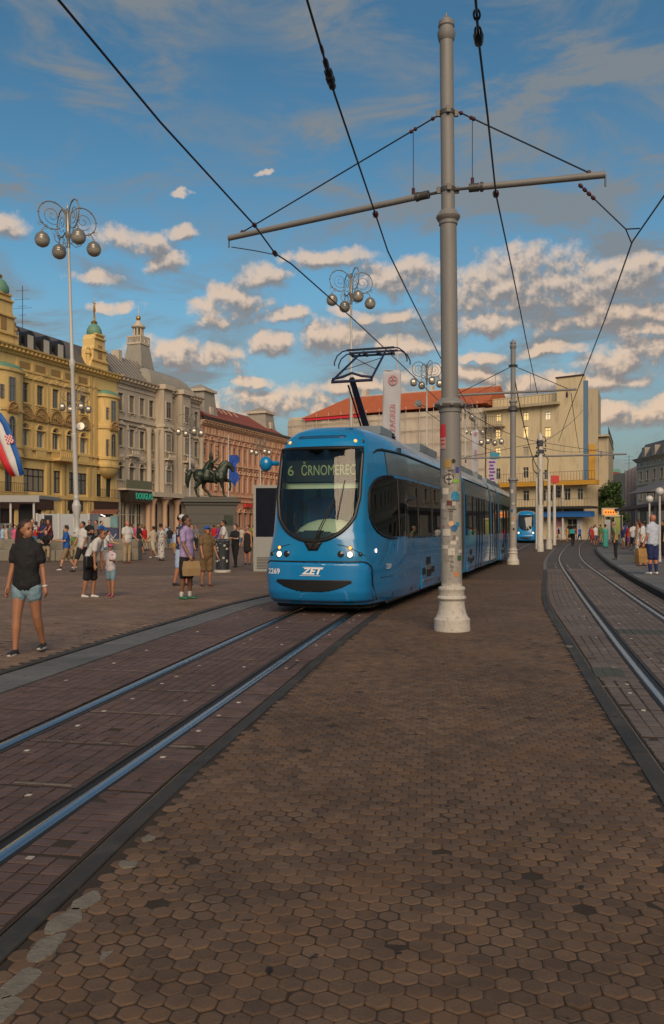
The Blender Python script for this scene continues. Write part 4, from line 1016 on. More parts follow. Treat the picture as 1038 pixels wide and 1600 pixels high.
for k in range(30):
    z2 = random.uniform(.95, 2.35); u = random.uniform(-.92, .92); w = random.uniform(.03, .11); m_ = random.choice([cm('scrap_warm', (.245, .225, .195)), MATS['sticker_grey2'], cm('scrap_grey', (.19, .18, .165)), cm('scrap_warm', (.245, .225, .195)), cm('scrap_warm', (.31, .27, .22)), MATS['paper']] + ([MATS['sticker_grey'], MATS['sticker_maroon']] if k % 6 == 0 else [])) if k % 5 else MATS['sticker_grey']
    sticker(main, rs + .0006 + .0002 * (k % 5), z2, front + math.asin(u), w, random.uniform(.03, .12) if m_ is not MATS['paper'] else .05, m_, 'rect', 'scrap')
# ink scrawl
sc_ = MB(); pts = []
for i in range(60):
    t = i / 59; a = front + .02 + .16 * math.sin(t * 17) * (1 - .4 * t) + .08 * math.sin(t * 41); pts.append(((rs + .002) * math.cos(a), (rs + .002) * math.sin(a), 1.14 - .26 * t + .03 * math.sin(t * 23)))
sc_.tube(pts, .0022, 4); sc_.build('ink_scrawl', M_blk, main)
for z, w in ((2.30, .30), (1.72, .22)):
    pts = [((rs + .002) * math.cos(front - w + 2 * w * i / 30), (rs + .002) * math.sin(front - w + 2 * w * i / 30), z + .012 * math.sin(i * 2.1) + .01 * math.sin(i * .9)) for i in range(31)]
    sc_ = MB(); sc_.tube(pts, .002, 4); sc_.build('ink_scrawl', M_blk, main)

# wires: points given by their height and where they are seen
def wire(name, label, pts, z, r, extra=None, cat='overhead wire', hard=None):
    P_ = []
    for q in pts:
        px, py = q[0], q[1]; zz = q[2] if len(q) > 2 else z
        y = F * (zz - H) / (HY - py); P_.append(Vector(((px - CX) / F * y, y, zz)))
    # carry on past the frame
    d = (P_[0] - P_[1]).normalized(); P_ = [P_[0] + d * 14] + P_
    mb = MB(); mb.tube(P_, r, 6); o = mb.build(name, M_wire, None); tag(o, label, cat, 'wires over the tracks'); return o, P_
def fitting(par, pts, spec, m=M_ins):
    """chain of turned pieces along a wire: spec of (fraction, radius, half length)"""
    mb = MB()
    for c, u, rad, hl in spec: mb.tube([c - u * hl, c - u * hl * .5, c + u * hl * .5, c + u * hl], [rad * .4, rad, rad, rad * .4], 8)
    return mb.build('line_fitting', m, par)
w1, P1 = wire('contact_wire', 'trolley wire from top left down to the pantograph of the large tram', [(92, 0), (250, 190), (398, 352), (430, 396), (455, 412), (515, 465), (556, 502), (600, 543), (640, 582), (700, 640)], 5.44, .011)
u = (P1[4] - P1[3]).normalized(); fitting(w1, P1, [(P1[4], u, .035, .10), (P1[3], u, .03, .05)])
w1b, _ = wire('pull_off_wire', 'thin pull-off wire from the left end of the cross-arm to the trolley wire', [(362, 386, 6.1), (400, 391, 5.8), (430, 398, 5.46)], 5.5, .008)
w1b.data = (lambda mb: (mb.tube([arm_end(362, 386, 6.1), arm_end(400, 392, 5.85), arm_end(430, 398, 5.46)], .008, 6), mb.mesh('pull_off_wire', M_wire))[1])(MB())
w2, P2 = wire('feeder_wire', 'feeder wire with black insulator passing left of the pole under the cross-arm', [(480, 0), (512, 108), (523, 147), (587, 335), (606, 392), (640, 462), (687, 556), (735, 640)], 6.18, .013)
u = (P2[3] - P2[2]).normalized()
fitting(w2, P2, [(P2[2] + u * a, u, r_, h_) for a, r_, h_ in ((-.35, .018, .10), (-.1, .03, .10), (.08, .045, .08), (.2, .05, .06), (.32, .04, .05))], M_wire)
fitting(w2, P2, [(P2[4], u, .045, .07)])
w3, P3 = wire('feeder_wire', 'feeder wire with chain links at the top edge passing right of the pole', [(740, -40), (745, 20), (748, 62), (762, 180), (775, 303), (802, 430), (825, 545), (840, 615)], 6.18, .013)
u = (P3[3] - P3[2]).normalized()
mb = MB()
for k in range(5):
    c = P3[2] + u * (-.1 + .13 * k); s1 = u.cross(Vector((0, 0, 1))).normalized() if k % 2 else u.cross(u.cross(Vector((0, 0, 1)))).normalized()
    mb.tube([c + u * (.08 * math.cos(t)) + s1 * (.028 * math.sin(t)) for t in [2 * PI * i / 12 for i in range(13)]], .011, 6)
mb.tube([P3[3] - u * .12, P3[3] - u * .08, P3[3] + u * .05, P3[3] + u * .10], [.025, .05, .045, .02], 8)
mb.build('chain', M_wire, w3); fitting(w3, P3, [(P3[5], u, .045, .08)])
w4, P4 = wire('contact_wire', 'trolley wire of the right track running down from the right edge', [(1100, 215), (1038, 306), (988, 378), (945, 500), (912, 585), (890, 642), (873, 690)], 5.44, .011)
# bridle from the right arm to the right trolley wire
mb = MB(); a = arm_end(905, 288, 6.15); b = arm_end(978, 358, 5.5); mb.tube([a, b], .009, 6); mb.tube([b, arm_end(1000, 357, 5.46)], .009, 6); mb.tube([b, arm_end(987, 380, 5.46)], .009, 6)
o = mb.build('bridle_wire', M_wire); tag(o, 'short bridle wire with chain hanging from the right end of the cross-arm', 'overhead wire', 'wires over the tracks')
u = (b - a).normalized(); fitting(o, [], [(a + u * k, u, .028, .035) for k in (.03, .11, .19, .27)])

# ------------------------------------------------------------------ further poles along the island
p2 = pole('catenary_pole', 'second tramline pole from the camera, standing at the end of the large tram', (7.42, 34.1, 0), 9.05, .145, .10, 'tramline poles', True, 0, [(6.65, 0), (3.45, 1)])
def far_arm(par, base, z, L, Rr, m, upz=1.1, stays=True, r=.05):
    dl = Vector((-math.cos(m), math.sin(m), 0)); mb = MB(); c = Vector((0, 0, z)); mb.tube([c, c + dl * L], r, 8); mb.tube([c, c - dl * Rr], r, 8); band(mb, z, .11); mb.build('cross_arm', M_pole, par)
    if stays:
        mb = MB(); s = Vector((0, 0, z + upz)); mb.tube([s, c + dl * L * .92], .016, 5); mb.tube([s, c - dl * Rr * .9], .016, 5)
        for d, k in ((dl, L), (-dl, Rr)): q = c + d * k * .28; mb.tube([q, s.lerp(c + d * k * .92, .3)], .010, 4)
        band(mb, z + upz, .13); mb.build('stay_wires', M_wire, par)
        mb = MB()
        for d, k in ((dl, L), (-dl, Rr)): mb.lathe([(.03, 0), (.05, .1), (.03, .25)], tuple(c + d * k * .85 - Vector((0, 0, .32))), 8)
        mb.build('insulator', M_ins, par)
far_arm(p2, None, 7.05, 2.6, 2.5, .32, 1.1)
mb = MB(); mb.lathe([(.12, -.05), (.2, 0), (.2, .12), (.12, .2)], (0, 0, 6.3), 12); mb.build('bracket', M_cast, p2)
for z, u, w, h, c in ((2.2, -.3, .1, .12, 'sticker_navy'), (1.9, .3, .09, .09, 'sticker_orange'), (1.7, -.1, .12, .1, 'paper'), (1.45, .2, .08, .1, 'sticker_black'), (2.5, .1, .1, .08, 'sticker_pale'), (3.0, -.3, .1, .15, 'paper')):
    sticker(p2, .147, z, -PI / 2 - .25 + math.asin(u), w, h, MATS[c])
def plain_pole(px, yb, top_py, label, r=.13, orn=False, kids=None, m=M_polew):
    g = G(px, yb); h = H + (HY - top_py) * g.y / F; t = thing('catenary_pole', label, 'pole', g, 0, 'tramline poles')
    mb = MB(); mb.lathe([(r * 1.15, 0), (r * 1.15, .5), (r, .55), (r, h * .6), (r * .8, h * .97), (.02, h)], n=12); mb.build('shaft', m, t)
    if orn: mb = MB(); mb.lathe([(r * 1.9, 0), (r * 1.9, .35), (r * 1.2, .8), (r * 1.3, 1.0), (r * 1.02, 1.1)], n=14); mb.build('base', M_polew, t)
    return t, g, h
t3, g3, h3 = plain_pole(844.5, 862, 676, 'pole crowned with dark switchgear and drooping cables, third along the island', .19)
mb = MB()
for k in range(9):
    a = 2.1 * k; mb.tube([(0, 0, h3 - .2 - .12 * k), (.30 * math.cos(a), .2 * math.sin(a), h3 - .3 - .12 * k), (.34 * math.cos(a), .2 * math.sin(a), h3 - .55 - .1 * k)], .03, 5); mb.ball((.34 * math.cos(a), .2 * math.sin(a), h3 - .55 - .1 * k), .06, 6, 5)
mb.box(-.16, .14, -.22, .2, h3 - .85, h3 - .5); mb.box(-.3, .36, -.12, .12, h3 - 1.5, h3 - 1.42); mb.box(-.12, .2, -.24, .2, h3 - 1.3, h3 - 1.1); mb.build('switchgear', M_wire, t3)
for s in (-1, 1):
    mb = MB(); mb.tube([(s * .2, 0, h3 - 1.3), (s * .5, 0, h3 - 1.7), (s * .45, 0, h3 - 2.4), (0, 0, h3 - 2.8)], .03, 6); mb.build('cable', M_wire, t3)
    mb = MB(); mb.tube([(s * .1, 0, h3 - 1.6), (s * .16, -.2, h3 - 3.5), (s * .12, -.2, h3 - 4.6)], .025, 5); mb.build('cable', M_wire, t3)
far_arm(t3, None, 1.47 + (826 - 713) * g3.y / F, 5.6, 5.2, .32, .9, True, .06)
plain_pole(858, 858, 738, 'slim white tramline pole just right of the switchgear pole', .13, True)
tb, gb_, hb_ = plain_pole(866.5, 852, 745, 'pole with a red square sign and a dark traffic light on it', .14)
mb = MB(); mb.box(-.35, .35, -.22, -.16, hb_ - .55, hb_ + .1); mb.build('red_sign', cm('sign_red', (.5, .03, .03)), tb)
mb = MB(); mb.box(.16, .5, -.25, .05, 4.2, 5.3); [mb.ball((.33, -.27, z), .12, 8, 6) for z in (4.4, 4.75, 5.1)]; mb.build('signal_head', M_blk, tb)
plain_pole(879.5, 843, 756, 'slim white pole in front of the pale shopfront, left of the dark doorway', .13)
plain_pole(912, 843, 756, 'slim white pole in front of the shopfront, right of the dark doorway', .13)
plain_pole(839, 858, 745, 'thin pale post left of the switchgear pole, right of the far tram', .09)
# long feeder lines between the far poles
for k, (a, b, lab) in enumerate(((Vector((7.42, 34.1, 8.0)), Vector((g3.x, g3.y, 5.2)), 'slack dark cable sagging from the second pole to the switchgear pole'),
                    (Vector((3.6, 36, 6.9)), Vector((11.0, 54, 6.3)), 'thin line between the left arm of the second pole and the far arm'),
                    (Vector((9.6, 33.4, 6.9)), Vector((15.5, 52, 6.2)), 'thin line from the right arm of the second pole down the street'))):
    mb = MB(); mb.tube([a.lerp(b, t) - Vector((0, 0, (.9 if k == 0 else .25) * 4 * t * (1 - t))) for t in [i / 10 for i in range(11)]], .025 if k == 0 else .014, 5); o = mb.build('overhead_wire', M_wire); tag(o, lab, 'overhead wire', 'wires over the tracks')
for k, (px0, py0, px1, py1, Y0, Y1, lab) in enumerate(((725, 640, 840, 690, 40, 53, 'thin span wire rising from the left towards the switchgear pole'), (775, 600, 700, 625, 50, 90, 'thin span wire between the second pole and the orange-roofed block'),
        (850, 690, 912, 640, 53, 80, 'thin span wire from the switchgear pole up to the tall cream block'), (725, 628, 762, 690, 60, 90, 'string wire sloping down in front of the wrapped facade'), (735, 620, 790, 700, 70, 110, 'second string wire sloping down over the cream facade'),
        (850, 700, 935, 702, 53, 70, 'thin horizontal wire across the foot of the tall slab'))):
    a, b = Pt(px0, py0, Y0), Pt(px1, py1, Y1); mb = MB(); mb.tube([a.lerp(b, t) - Vector((0, 0, .5 * 4 * t * (1 - t) * .5)) for t in [i / 8 for i in range(9)]], .018, 4); o = mb.build('overhead_wire', M_wire); tag(o, lab, 'overhead wire', 'wires over the tracks')
def string_mesh(name, p, r, m): mb = MB(); mb.tube(p, r, 5); return mb.build(name, m)

# ================================================================== FOUR-GLOBE LAMPS
M_lpole = mat('lamp_white_paint', (.46, .45, .43), .5, var=.08, nscale=3)
M_globe = mat('frosted_globe', (.30, .28, .25), .35, var=.12, nscale=3)
M_globe2 = mat('globe_cap', (.33, .30, .25), .25, .6, var=.2)
M_iron = mat('scroll_iron', (.20, .19, .17), .5, .3, var=.2)
def spiral(c, r0, turns, a0, sgn=1, n=26, k=.86):
    return [Vector((c[0] + r0 * (1 - k * i / n) * math.cos(a0 + sgn * 2 * PI * turns * i / n), 0, c[1] + r0 * (1 - k * i / n) * math.sin(a0 + sgn * 2 * PI * turns * i / n))) for i in range(n + 1)]
LM = {}
def lamp_meshes(lod):
    if lod in LM: return LM[lod]
    s = MB(); T = 16.0; n = 16 if lod == 0 else 8
    s.lathe([(.62, 0), (.62, .5), (.50, .55), (.42, .62), (.42, 1.05), (.62, 1.10), (.64, 1.2), (.40, 1.28), (.22, 1.5), (.20, 1.9), (.26, 2.0), (.30, 2.1), (.38, 2.35), (.40, 2.5), (.28, 2.66), (.22, 2.75), (.26, 2.85), (.2, 3.0), (.165, 3.1)], n=n)
    base = s.mesh('base', M_lpole)
    s = MB(); s.lathe([(.165, 3.0), (.16, 5.5), (.19, 5.6), (.19, 5.75), (.15, 5.8), (.135, 8.7), (.18, 8.8), (.20, 8.95), (.18, 9.1), (.12, 9.2), (.085, 14.3), (.08, 14.4)], n=n); sh = s.mesh('shaft', M_lpole)
    s = MB(); s.lathe([(.085, 14.2), (.10, 14.3), (.10, 14.6), (.17, 14.7), (.19, 14.8), (.12, 14.9), (.085, 15.1), (.07, 15.9), (.09, 15.95), (.04, 16.0), (.01, 16.25)], n=n); fin = s.mesh('finial', M_globe2)
    sc = MB(); r = .62
    # each scroll arm: a big ring springing from the mast, spiral inside, hook carrying the globe
    c = (.72, 15.55); sc.tube([Vector((c[0] + r * math.cos(t), 0, c[1] + r * math.sin(t))) for t in [R(165 - 290 * i / 30) for i in range(31)]], .028 if lod == 0 else .034, 6)
    sc.tube([Vector((.08, 0, 14.95)), Vector((.12, 0, 15.4)), Vector((c[0] + r * math.cos(R(165)), 0, c[1] + r * math.sin(R(165))))], .028, 6)
    sc.tube(spiral(c, .42, 1.6, R(-120), 1), .015 if lod == 0 else .02, 5)
    sc.tube([Vector((c[0] + r * math.cos(R(-60)), 0, c[1] + r * math.sin(R(-60)))), Vector((1.12, 0, 14.95)), Vector((1.2, 0, 14.75))], .022, 6)
    if lod == 0:
        for a in (150, 100, 50, 5, -40, -85): p = Vector((c[0] + r * math.cos(R(a)), 0, c[1] + r * math.sin(R(a)))); sc.ball(p, .05, 8, 6)
        sc.tube(spiral((1.02, 15.0), .12, 1.3, R(-60), -1, 14), .012, 4); sc.tube(spiral((1.30, 15.12), .12, 1.3, R(200), 1, 14), .012, 4)
        sc.tube(spiral((.45, 14.5), .22, 1.1, R(100), -1, 16), .014, 5); sc.tube(spiral((.60, 14.78), .13, 1.3, R(-90), 1, 14), .012, 4)
        sc.tube([Vector((.1, 0, 14.45)), Vector((.35, 0, 14.28)), Vector((.62, 0, 14.45)), Vector((.66, 0, 14.66))], .016, 5)
    scm = sc.mesh('scroll_arm', M_iron)
    g = MB(); g.lathe([(.01, 0), (.12, .02), (.24, .09), (.31, .20), (.33, .32), (.315, .34)], (1.2, 0, 14.02), n, caps=False); gl = g.mesh('globe', M_globe, weld=False)
    g = MB(); g.lathe([(.335, .33), (.335, .36), (.32, .38), (.31, .46), (.25, .58), (.13, .67), (.05, .72), (.03, .80), (.01, .82)], (1.2, 0, 14.02), n, caps=False); gc = g.mesh('globe_cap', M_globe2)
    LM[lod] = (base, sh, fin, scm, gl, gc); return LM[lod]
def lamp(px, Y, top_py, label, rot=0, lod=0, lx=0, wfac=1.0, arms=4, hs=None):
    h = H + (HY - top_py) * Y / F; s = h / 16.1 if hs is None else hs
    t = thing('street_lamp', label, 'street lamp', ((px - CX) / F * Y, Y, 0), 0, 'four-globe lamps of the square'); lean(t, 0, lx)
    ms = lamp_meshes(lod)
    for me, kx in zip(ms[:3], (.52, .68, .8)): o = link(me.name.split('.')[0], me, t); o.scale = (kx, kx, s)
    for k in range(arms):
        a = rot + 2 * PI * k / arms; sc = link('scroll_arm', ms[3], t, (0, 0, 14.4 * s - 14.4), a)
        o = link('globe', ms[4], t, (0, 0, 14.4 * s - 14.4), a); c = link('globe_cap', ms[5], o)
    t.scale = (wfac, wfac, 1)
    return t
def retop(t): return t
l1 = lamp(122.5, 38.0, 322, 'tall four-globe lamp standing left among the crowd, before the yellow facade', R(38), 0, -1.75, 1.0)
l2 = lamp(549, 49.5, 424, 'tall four-globe lamp behind the large tram roof, left of the pantograph', R(18), 0, 0, 1.0)
l3 = lamp(667, 72, 568, 'four-globe lamp with a round spotlight, in front of the orange roof', R(15), 1)
mb = MB(); mb.lathe([(.02, -.25), (.18, -.2), (.30, 0), (.32, .22), (.30, .24), (.01, .2)], (0, 0, 0), 16, M=Matrix.Translation((-.7, -.3, 12.2)) @ Matrix.Rotation(R(80), 4, 'X') @ Matrix.Rotation(R(-25), 4, 'Y')); mb.tube([(0, 0, 12.0), (-.6, -.2, 12.2)], .05, 6); mb.build('spotlight', M_globe2, l3)
mb = MB(); mb.lathe([(.02, -.2), (.14, -.18), (.21, 0), (.22, .14), (.18, .2), (.01, .21)], (0, 0, 0), 16, M=Matrix.Translation((.42, -.25, 6.05)) @ Matrix.Rotation(R(80), 4, 'X')); mb.tube([(0, 0, 6.0), (.4, 0, 6.05)], .05, 6); mb.build('spotlight', M_globe2, l1)
lamp(118, 74, 612, 'small distant four-globe lamp seen right behind the near left lamp post', R(40), 1, 0)
lamp(297, 84, 655, 'distant white four-globe lamp left of the bronze rider', R(30), 1, 0)
lamp(407, 104, 690, 'distant white four-globe lamp between the rider and the large tram', R(30), 1, 0)
lamp(727, 100, 630, 'distant four-globe lamp right of the sticker-covered pole', R(30), 1, 0)
lamp(742, 118, 655, 'distant four-globe lamp in front of the wrapped facade, beside the banner', R(10), 1, 0)
lamp(768, 96, 672, 'distant four-globe lamp just left of the second tramline pole', R(60), 1, 0)
for (px, py, Y, lab) in ((1031, 768, 34, 'white ball lamp on a thin post at the right edge'), (1015, 780, 40, 'white ball lamp left of the one at the right edge')):
    g = G(px, HY + F * H / Y); h = H + (HY - py) * Y / F; t = thing('globe_lamp', lab, 'street lamp', (g.x, g.y, .12)); mb = MB(); mb.lathe([(.07, 0), (.05, .3), (.04, h - .3)], n=10); mb.build('post', M_lpole, t)
    mb = MB(); mb.ball((0, 0, h - .12), .17 if Y < 36 else .18, 16, 10); mb.build('globe', mat('opal_globe', (.55, .54, .52), .3), t)

# ================================================================== BANNERS, FLAGS, PANEL, BIN
M_ban = mat('banner_white', (.40, .40, .44), .75, var=.1)
M_pink = mat('banner_pink', (.46, .20, .23), .75)
def banner(px, Y, x0, x1, y0, y1, label, pole_top, letters, mark=True):
    g = Vector(((px - CX) / F * Y, Y, 0)); t = thing('banner', label, 'banner', g, 0, 'banners along the square'); h = H + (HY - pole_top) * Y / F
    mb = MB(); mb.lathe([(.09, 0), (.06, h * .8), (.03, h)], n=10); mb.build('pole', M_lpole, t)
    z1 = H + (HY - y0) * Y / F; z0 = H + (HY - y1) * Y / F; a = (x0 - px) * Y / F; b = (x1 - px) * Y / F
    mb = MB(); n_, m_ = 8, 18; V = [(a + (b - a) * i / n_ - .10 * (1 - j / m_), -.10 - .05 * math.sin(i * .9 + j * .5), z0 + (z1 - z0) * j / m_) for j in range(m_ + 1) for i in range(n_ + 1)]
    mb.add(V, [(j * (n_ + 1) + i, j * (n_ + 1) + i + 1, (j + 1) * (n_ + 1) + i + 1, (j + 1) * (n_ + 1) + i) for j in range(m_) for i in range(n_)])
    o = mb.build('cloth', M_ban, t); md = o.modifiers.new('s', 'SOLIDIFY'); md.thickness = .01
    mb = MB(); mb.tube([(a - .1, -.1, z1), (b + .1, -.1, z1)], .03, 6); mb.build('rod', M_lpole, t)
    cx_ = (a + b) / 2 + .05; w = b - a
    mb = MB(); mb.lathe([(w * .20, 0), (w * .27, 0), (w * .27, .01), (w * .20, .01)], (0, 0, 0), 20, M=Matrix.Translation((cx_, -.18, z1 - w * .55)) @ Matrix.Rotation(R(90), 4, 'X'), caps=False); mb.box(cx_ - w * .2, cx_ + w * .2, -.19, -.18, z1 - w * .58, z1 - w * .52); mb.box(cx_ - w * .03, cx_ + w * .03, -.19, -.18, z1 - w * .75, z1 - w * .35); mb.build('round_mark', M_pink, o)
    me = text_mesh(letters, w * .42, .003, 'lettering', .004); me.transform(Matrix.Translation((cx_, -.185, (z0 + z1) / 2 - w * .5)) @ Matrix(((0, -1, 0), (0, 0, -1), (1, 0, 0))).to_4x4()); me.materials.append(M_pink); link('lettering', me, o)
    return t
banner(621, 62, 599, 627, 579, 700, 'tall white banner with a round pink mark hanging behind the large tram', 520, 'ZAGREB', True)
banner(744, 100, 737, 748, 672, 740, 'small white banner with a pink mark right of the sticker-covered pole', 640, 'ZAGREB')
def stripes_flag():
    t = thing('flag', 'red, white and blue flag with a checkered shield hanging at the left edge', 'flag')
    Y = 30.0; mats_ = [cm('flag_red', (.55, .02, .03)), cm('flag_white', (.62, .60, .60)), cm('flag_blue', (.01, .10, .38)), M_lpole]
    o0 = Pt(-24, 600, Y)
    mb = MB(); mb.tube([Pt(-40, 1016, 24.0) * Vector((1, 1, 0)) if False else Vector((o0.x - .3, Y, 0)), Vector((o0.x - .3, Y, o0.z + .6))], .04, 8); mb.tube([Vector((o0.x - .3, Y, o0.z + .1)), Pt(2, 640, Y)], .02, 6); mb.build('flagpole', M_lpole, t)
    # edges of the three stripes down the cloth, from the photograph's hang
    rows = [((-34, 645), (-20, 645), (-9, 645), (2, 645)), ((-22, 670), (-8, 668), (4, 664), (14, 662)), ((-8, 700), (4, 698), (15, 692), (23, 688)), ((4, 725), (14, 722), (24, 716), (31, 712)), ((17, 745), (25, 744), (31, 744), (38, 741))]
    for k, nm in enumerate(('stripe', 'stripe', 'stripe')):
        mb = MB(); V = []
        for r in rows:
            for s in range(4):
                f = s / 3; px = r[k][0] * (1 - f) + r[k + 1][0] * f; py = r[k][1] * (1 - f) + r[k + 1][1] * f; V.append(Pt(px, py, Y + .05 * math.sin(px * .35)))
        mb.add(V, [(j * 4 + i, j * 4 + i + 1, (j + 1) * 4 + i + 1, (j + 1) * 4 + i) for j in range(len(rows) - 1) for i in range(3)])
        o = mb.build(nm, mats_[k], t); md = o.modifiers.new('s', 'SOLIDIFY'); md.thickness = .006
    sh = None
    for i in range(5):
        for j in range(5):
            cx_, cy_ = 7 + i * 2.2 + j * .9, 681 + j * 2.6 - i * .5; m_ = mats_[0] if (i + j) % 2 == 0 else mats_[1]
            mb = MB(); P_ = [Pt(cx_ + a, cy_ + b, Y - .07) for a, b in ((0, 0), (2.2, -.5), (3.1, 2.1), (.9, 2.6))]; mb.add(P_, [(0, 1, 2, 3)]); o = mb.build('shield_square', m_, t if sh is None else sh, smooth=0); md = o.modifiers.new('s', 'SOLIDIFY'); md.thickness = .004
            if sh is None: sh = o; o.name = 'shield'
stripes_flag()
t = thing('info_panel', 'tall grey digital display panel with black screen at the left of the tram front', 'display', G(421, 893)); t.rotation_euler = (0, 0, R(-4))
Mg = mat('panel_grey', (.27, .28, .27), .45, var=.05)
s = G(421, 893).y / F
mb = MB(); x0, x1 = -25 * s, 22 * s; z1 = 135 * s
mb.box(x0, x1, -.02, .26, 0, z1 * .40); mb.box(x0, x0 + .085, -.02, .26, z1 * .40, z1); mb.box(x1 - .085, x1, -.02, .26, z1 * .40, z1); mb.box(x0 + .085, x1 - .085, -.02, .26, z1 - .10, z1); mb.build('housing', Mg, t)
mb = MB(); mb.box(x0 + .086, x1 - .086, .01, .25, z1 * .401, z1 - .101); sc0 = mb.build('screen', mat('screen_black', (.010, .012, .022), .12, spec=.7), t)
for k in range(8):
    mb = MB(); mb.box(x0 + .12, x1 - .1, -.032, -.02, .10 + .052 * k, .125 + .052 * k); mb.build('vent_slot', mat('vent_dark', (.09, .09, .085), .6), t)
t = thing('litter_bin', 'dark round litter bin plastered with torn stickers beside the waiting people', 'litter bin', G(348, 894)); s = G(348, 894).y / F
mb = MB(); mb.lathe([(.29, 0), (.29, .06), (.2, .09)], n=20); mb.build('foot', M_polew, t)
mb = MB(); mb.lathe([(.225, .09), (.235, .3), (.235, .95), (.245, 1.0), (.245, 1.06), (.2, 1.12), (.12, 1.13)], n=22); mb.build('drum', mat('bin_dark', (.025, .03, .038), .5, var=.2), t)
for k in range(22):
    sticker(t, .238, random.uniform(.35, 1.05) if k > 7 else random.uniform(.85, 1.08), -PI / 2 + random.uniform(-1.2, 1.2), random.uniform(.03, .08), random.uniform(.03, .09), MATS[random.choice(['paper', 'sticker_pale', 'sticker_grey2', 'paper'])])

# ================================================================== BRONZE RIDER ON HIS PEDESTAL
M_bronze = mat('dark_bronze', (.030, .040, .030), .45, .55, var=.3, nscale=3, dirt=((.06, .10, .075), .5, 3))
M_ped = mat('dark_granite', (.075, .072, .062), .6, var=.2, nscale=2, bump=.1, bscale=30)
def blob(name, parts, m, parent, voxel, smooth=6, mods=True):
    """one continuous surface: closed tapered tubes and ellipsoids fused by remeshing"""
    mb = MB()
    for p in parts:
        if p[0] == 't': etube(mb, p[1], p[2], p[3] if len(p) > 3 else 10)
        elif p[0] == 'e': mb.ball(p[1], 1, 14, 10, p[2])
        elif p[0] == 'm': mb.add(p[1], p[2])
    me = mb.mesh(name, m, smooth=0); o = link(name, me, parent)
    md = o.modifiers.new('fuse', 'REMESH'); md.mode = 'VOXEL'; md.voxel_size = voxel; md.use_smooth_shade = True
    if smooth: sm = o.modifiers.new('soft', 'SMOOTH'); sm.iterations = smooth; sm.factor = .5
    return o
def etube(mb, pts, radii, n=12, wdir=None):
    """closed tube along pts; radii: r or (rw, rd) with rw along the local x direction"""
    pts = [Vector(p) for p in pts]; N = len(pts); vs = []
    def frm(i):
        d = (pts[min(i + 1, N - 1)] - pts[max(i - 1, 0)]).normalized(); x = Vector((1, 0, 0)); x = x - d * x.dot(d)
        if x.length < .25: x = Vector((0, 1, 0)); x = x - d * x.dot(d)
        x.normalize(); return d, x, d.cross(x)
    d0, x0, y0 = frm(0); d1, x1, y1 = frm(N - 1)
    rr = [r if isinstance(r, tuple) else (r, r) for r in radii]
    L = [(pts[0] - d0 * min(rr[0]) * .8, (rr[0][0] * .45, rr[0][1] * .45), x0, y0), (pts[0] - d0 * min(rr[0]) * .45, (rr[0][0] * .8, rr[0][1] * .8), x0, y0)]
    for i in range(N): d, x, y = frm(i); L.append((pts[i], rr[i], x, y))
    L += [(pts[-1] + d1 * min(rr[-1]) * .45, (rr[-1][0] * .8, rr[-1][1] * .8), x1, y1), (pts[-1] + d1 * min(rr[-1]) * .8, (rr[-1][0] * .45, rr[-1][1] * .45), x1, y1)]
    for p, r, x, y in L:
        for k in range(n): a = 2 * PI * k / n; vs.append(p + x * r[0] * math.cos(a) + y * r[1] * math.sin(a))
    q = len(L); mb.add(vs, [(j * n + i, j * n + (i + 1) % n, (j + 1) * n + (i + 1) % n, (j + 1) * n + i) for j in range(q - 1) for i in range(n)] + [tuple(range(n))[::-1], tuple((q - 1) * n + i for i in range(n))])
MY = 78.0; ms = MY / F
t = thing('equestrian_monument', 'dark bronze rider with raised sabre on a horse, on a stone pedestal', 'statue', Vector(((330 - CX) * ms, MY, 0))); zt = H + (826 - 777) * ms
t.rotation_euler = (0, 0, R(8))
ped = link('pedestal', None, t)
def pb(name, x, y, z0, z1, m=M_ped): mb = MB(); mb.box(-x, x, -y, y, z0, z1); o = mb.build(name, m, ped, smooth=0); md = o.modifiers.new('b', 'BEVEL'); md.width = .04; md.segments = 2; return o
pb('step', 3.6, 2.4, 0, .35); pb('step', 3.1, 1.9, .35, .75); pb('plinth', 2.6, 1.45, .75, 1.1); pb('die', 2.35, 1.25, 1.1, zt - .75); pb('cornice', 2.5, 1.4, zt - .75, zt - .5); pb('cornice', 2.75, 1.6, zt - .5, zt - .28); pb('top_slab', 2.4, 1.3, zt - .28, zt)
for k in range(2): mb = MB(); z = 1.1 + (zt - 1.85) * (k + 1) / 3; mb.box(-2.355, 2.355, -1.255, 1.255, z - .015, z + .015); mb.build('joint', M_blk, ped, smooth=0)
mb = MB(); mb.box(1.2, 2.0, -1.30, -1.24, 1.8, 2.7); mb.build('plaque', M_bronze, ped)
def hp(x, z, y=0): return (x, y, zt + z)
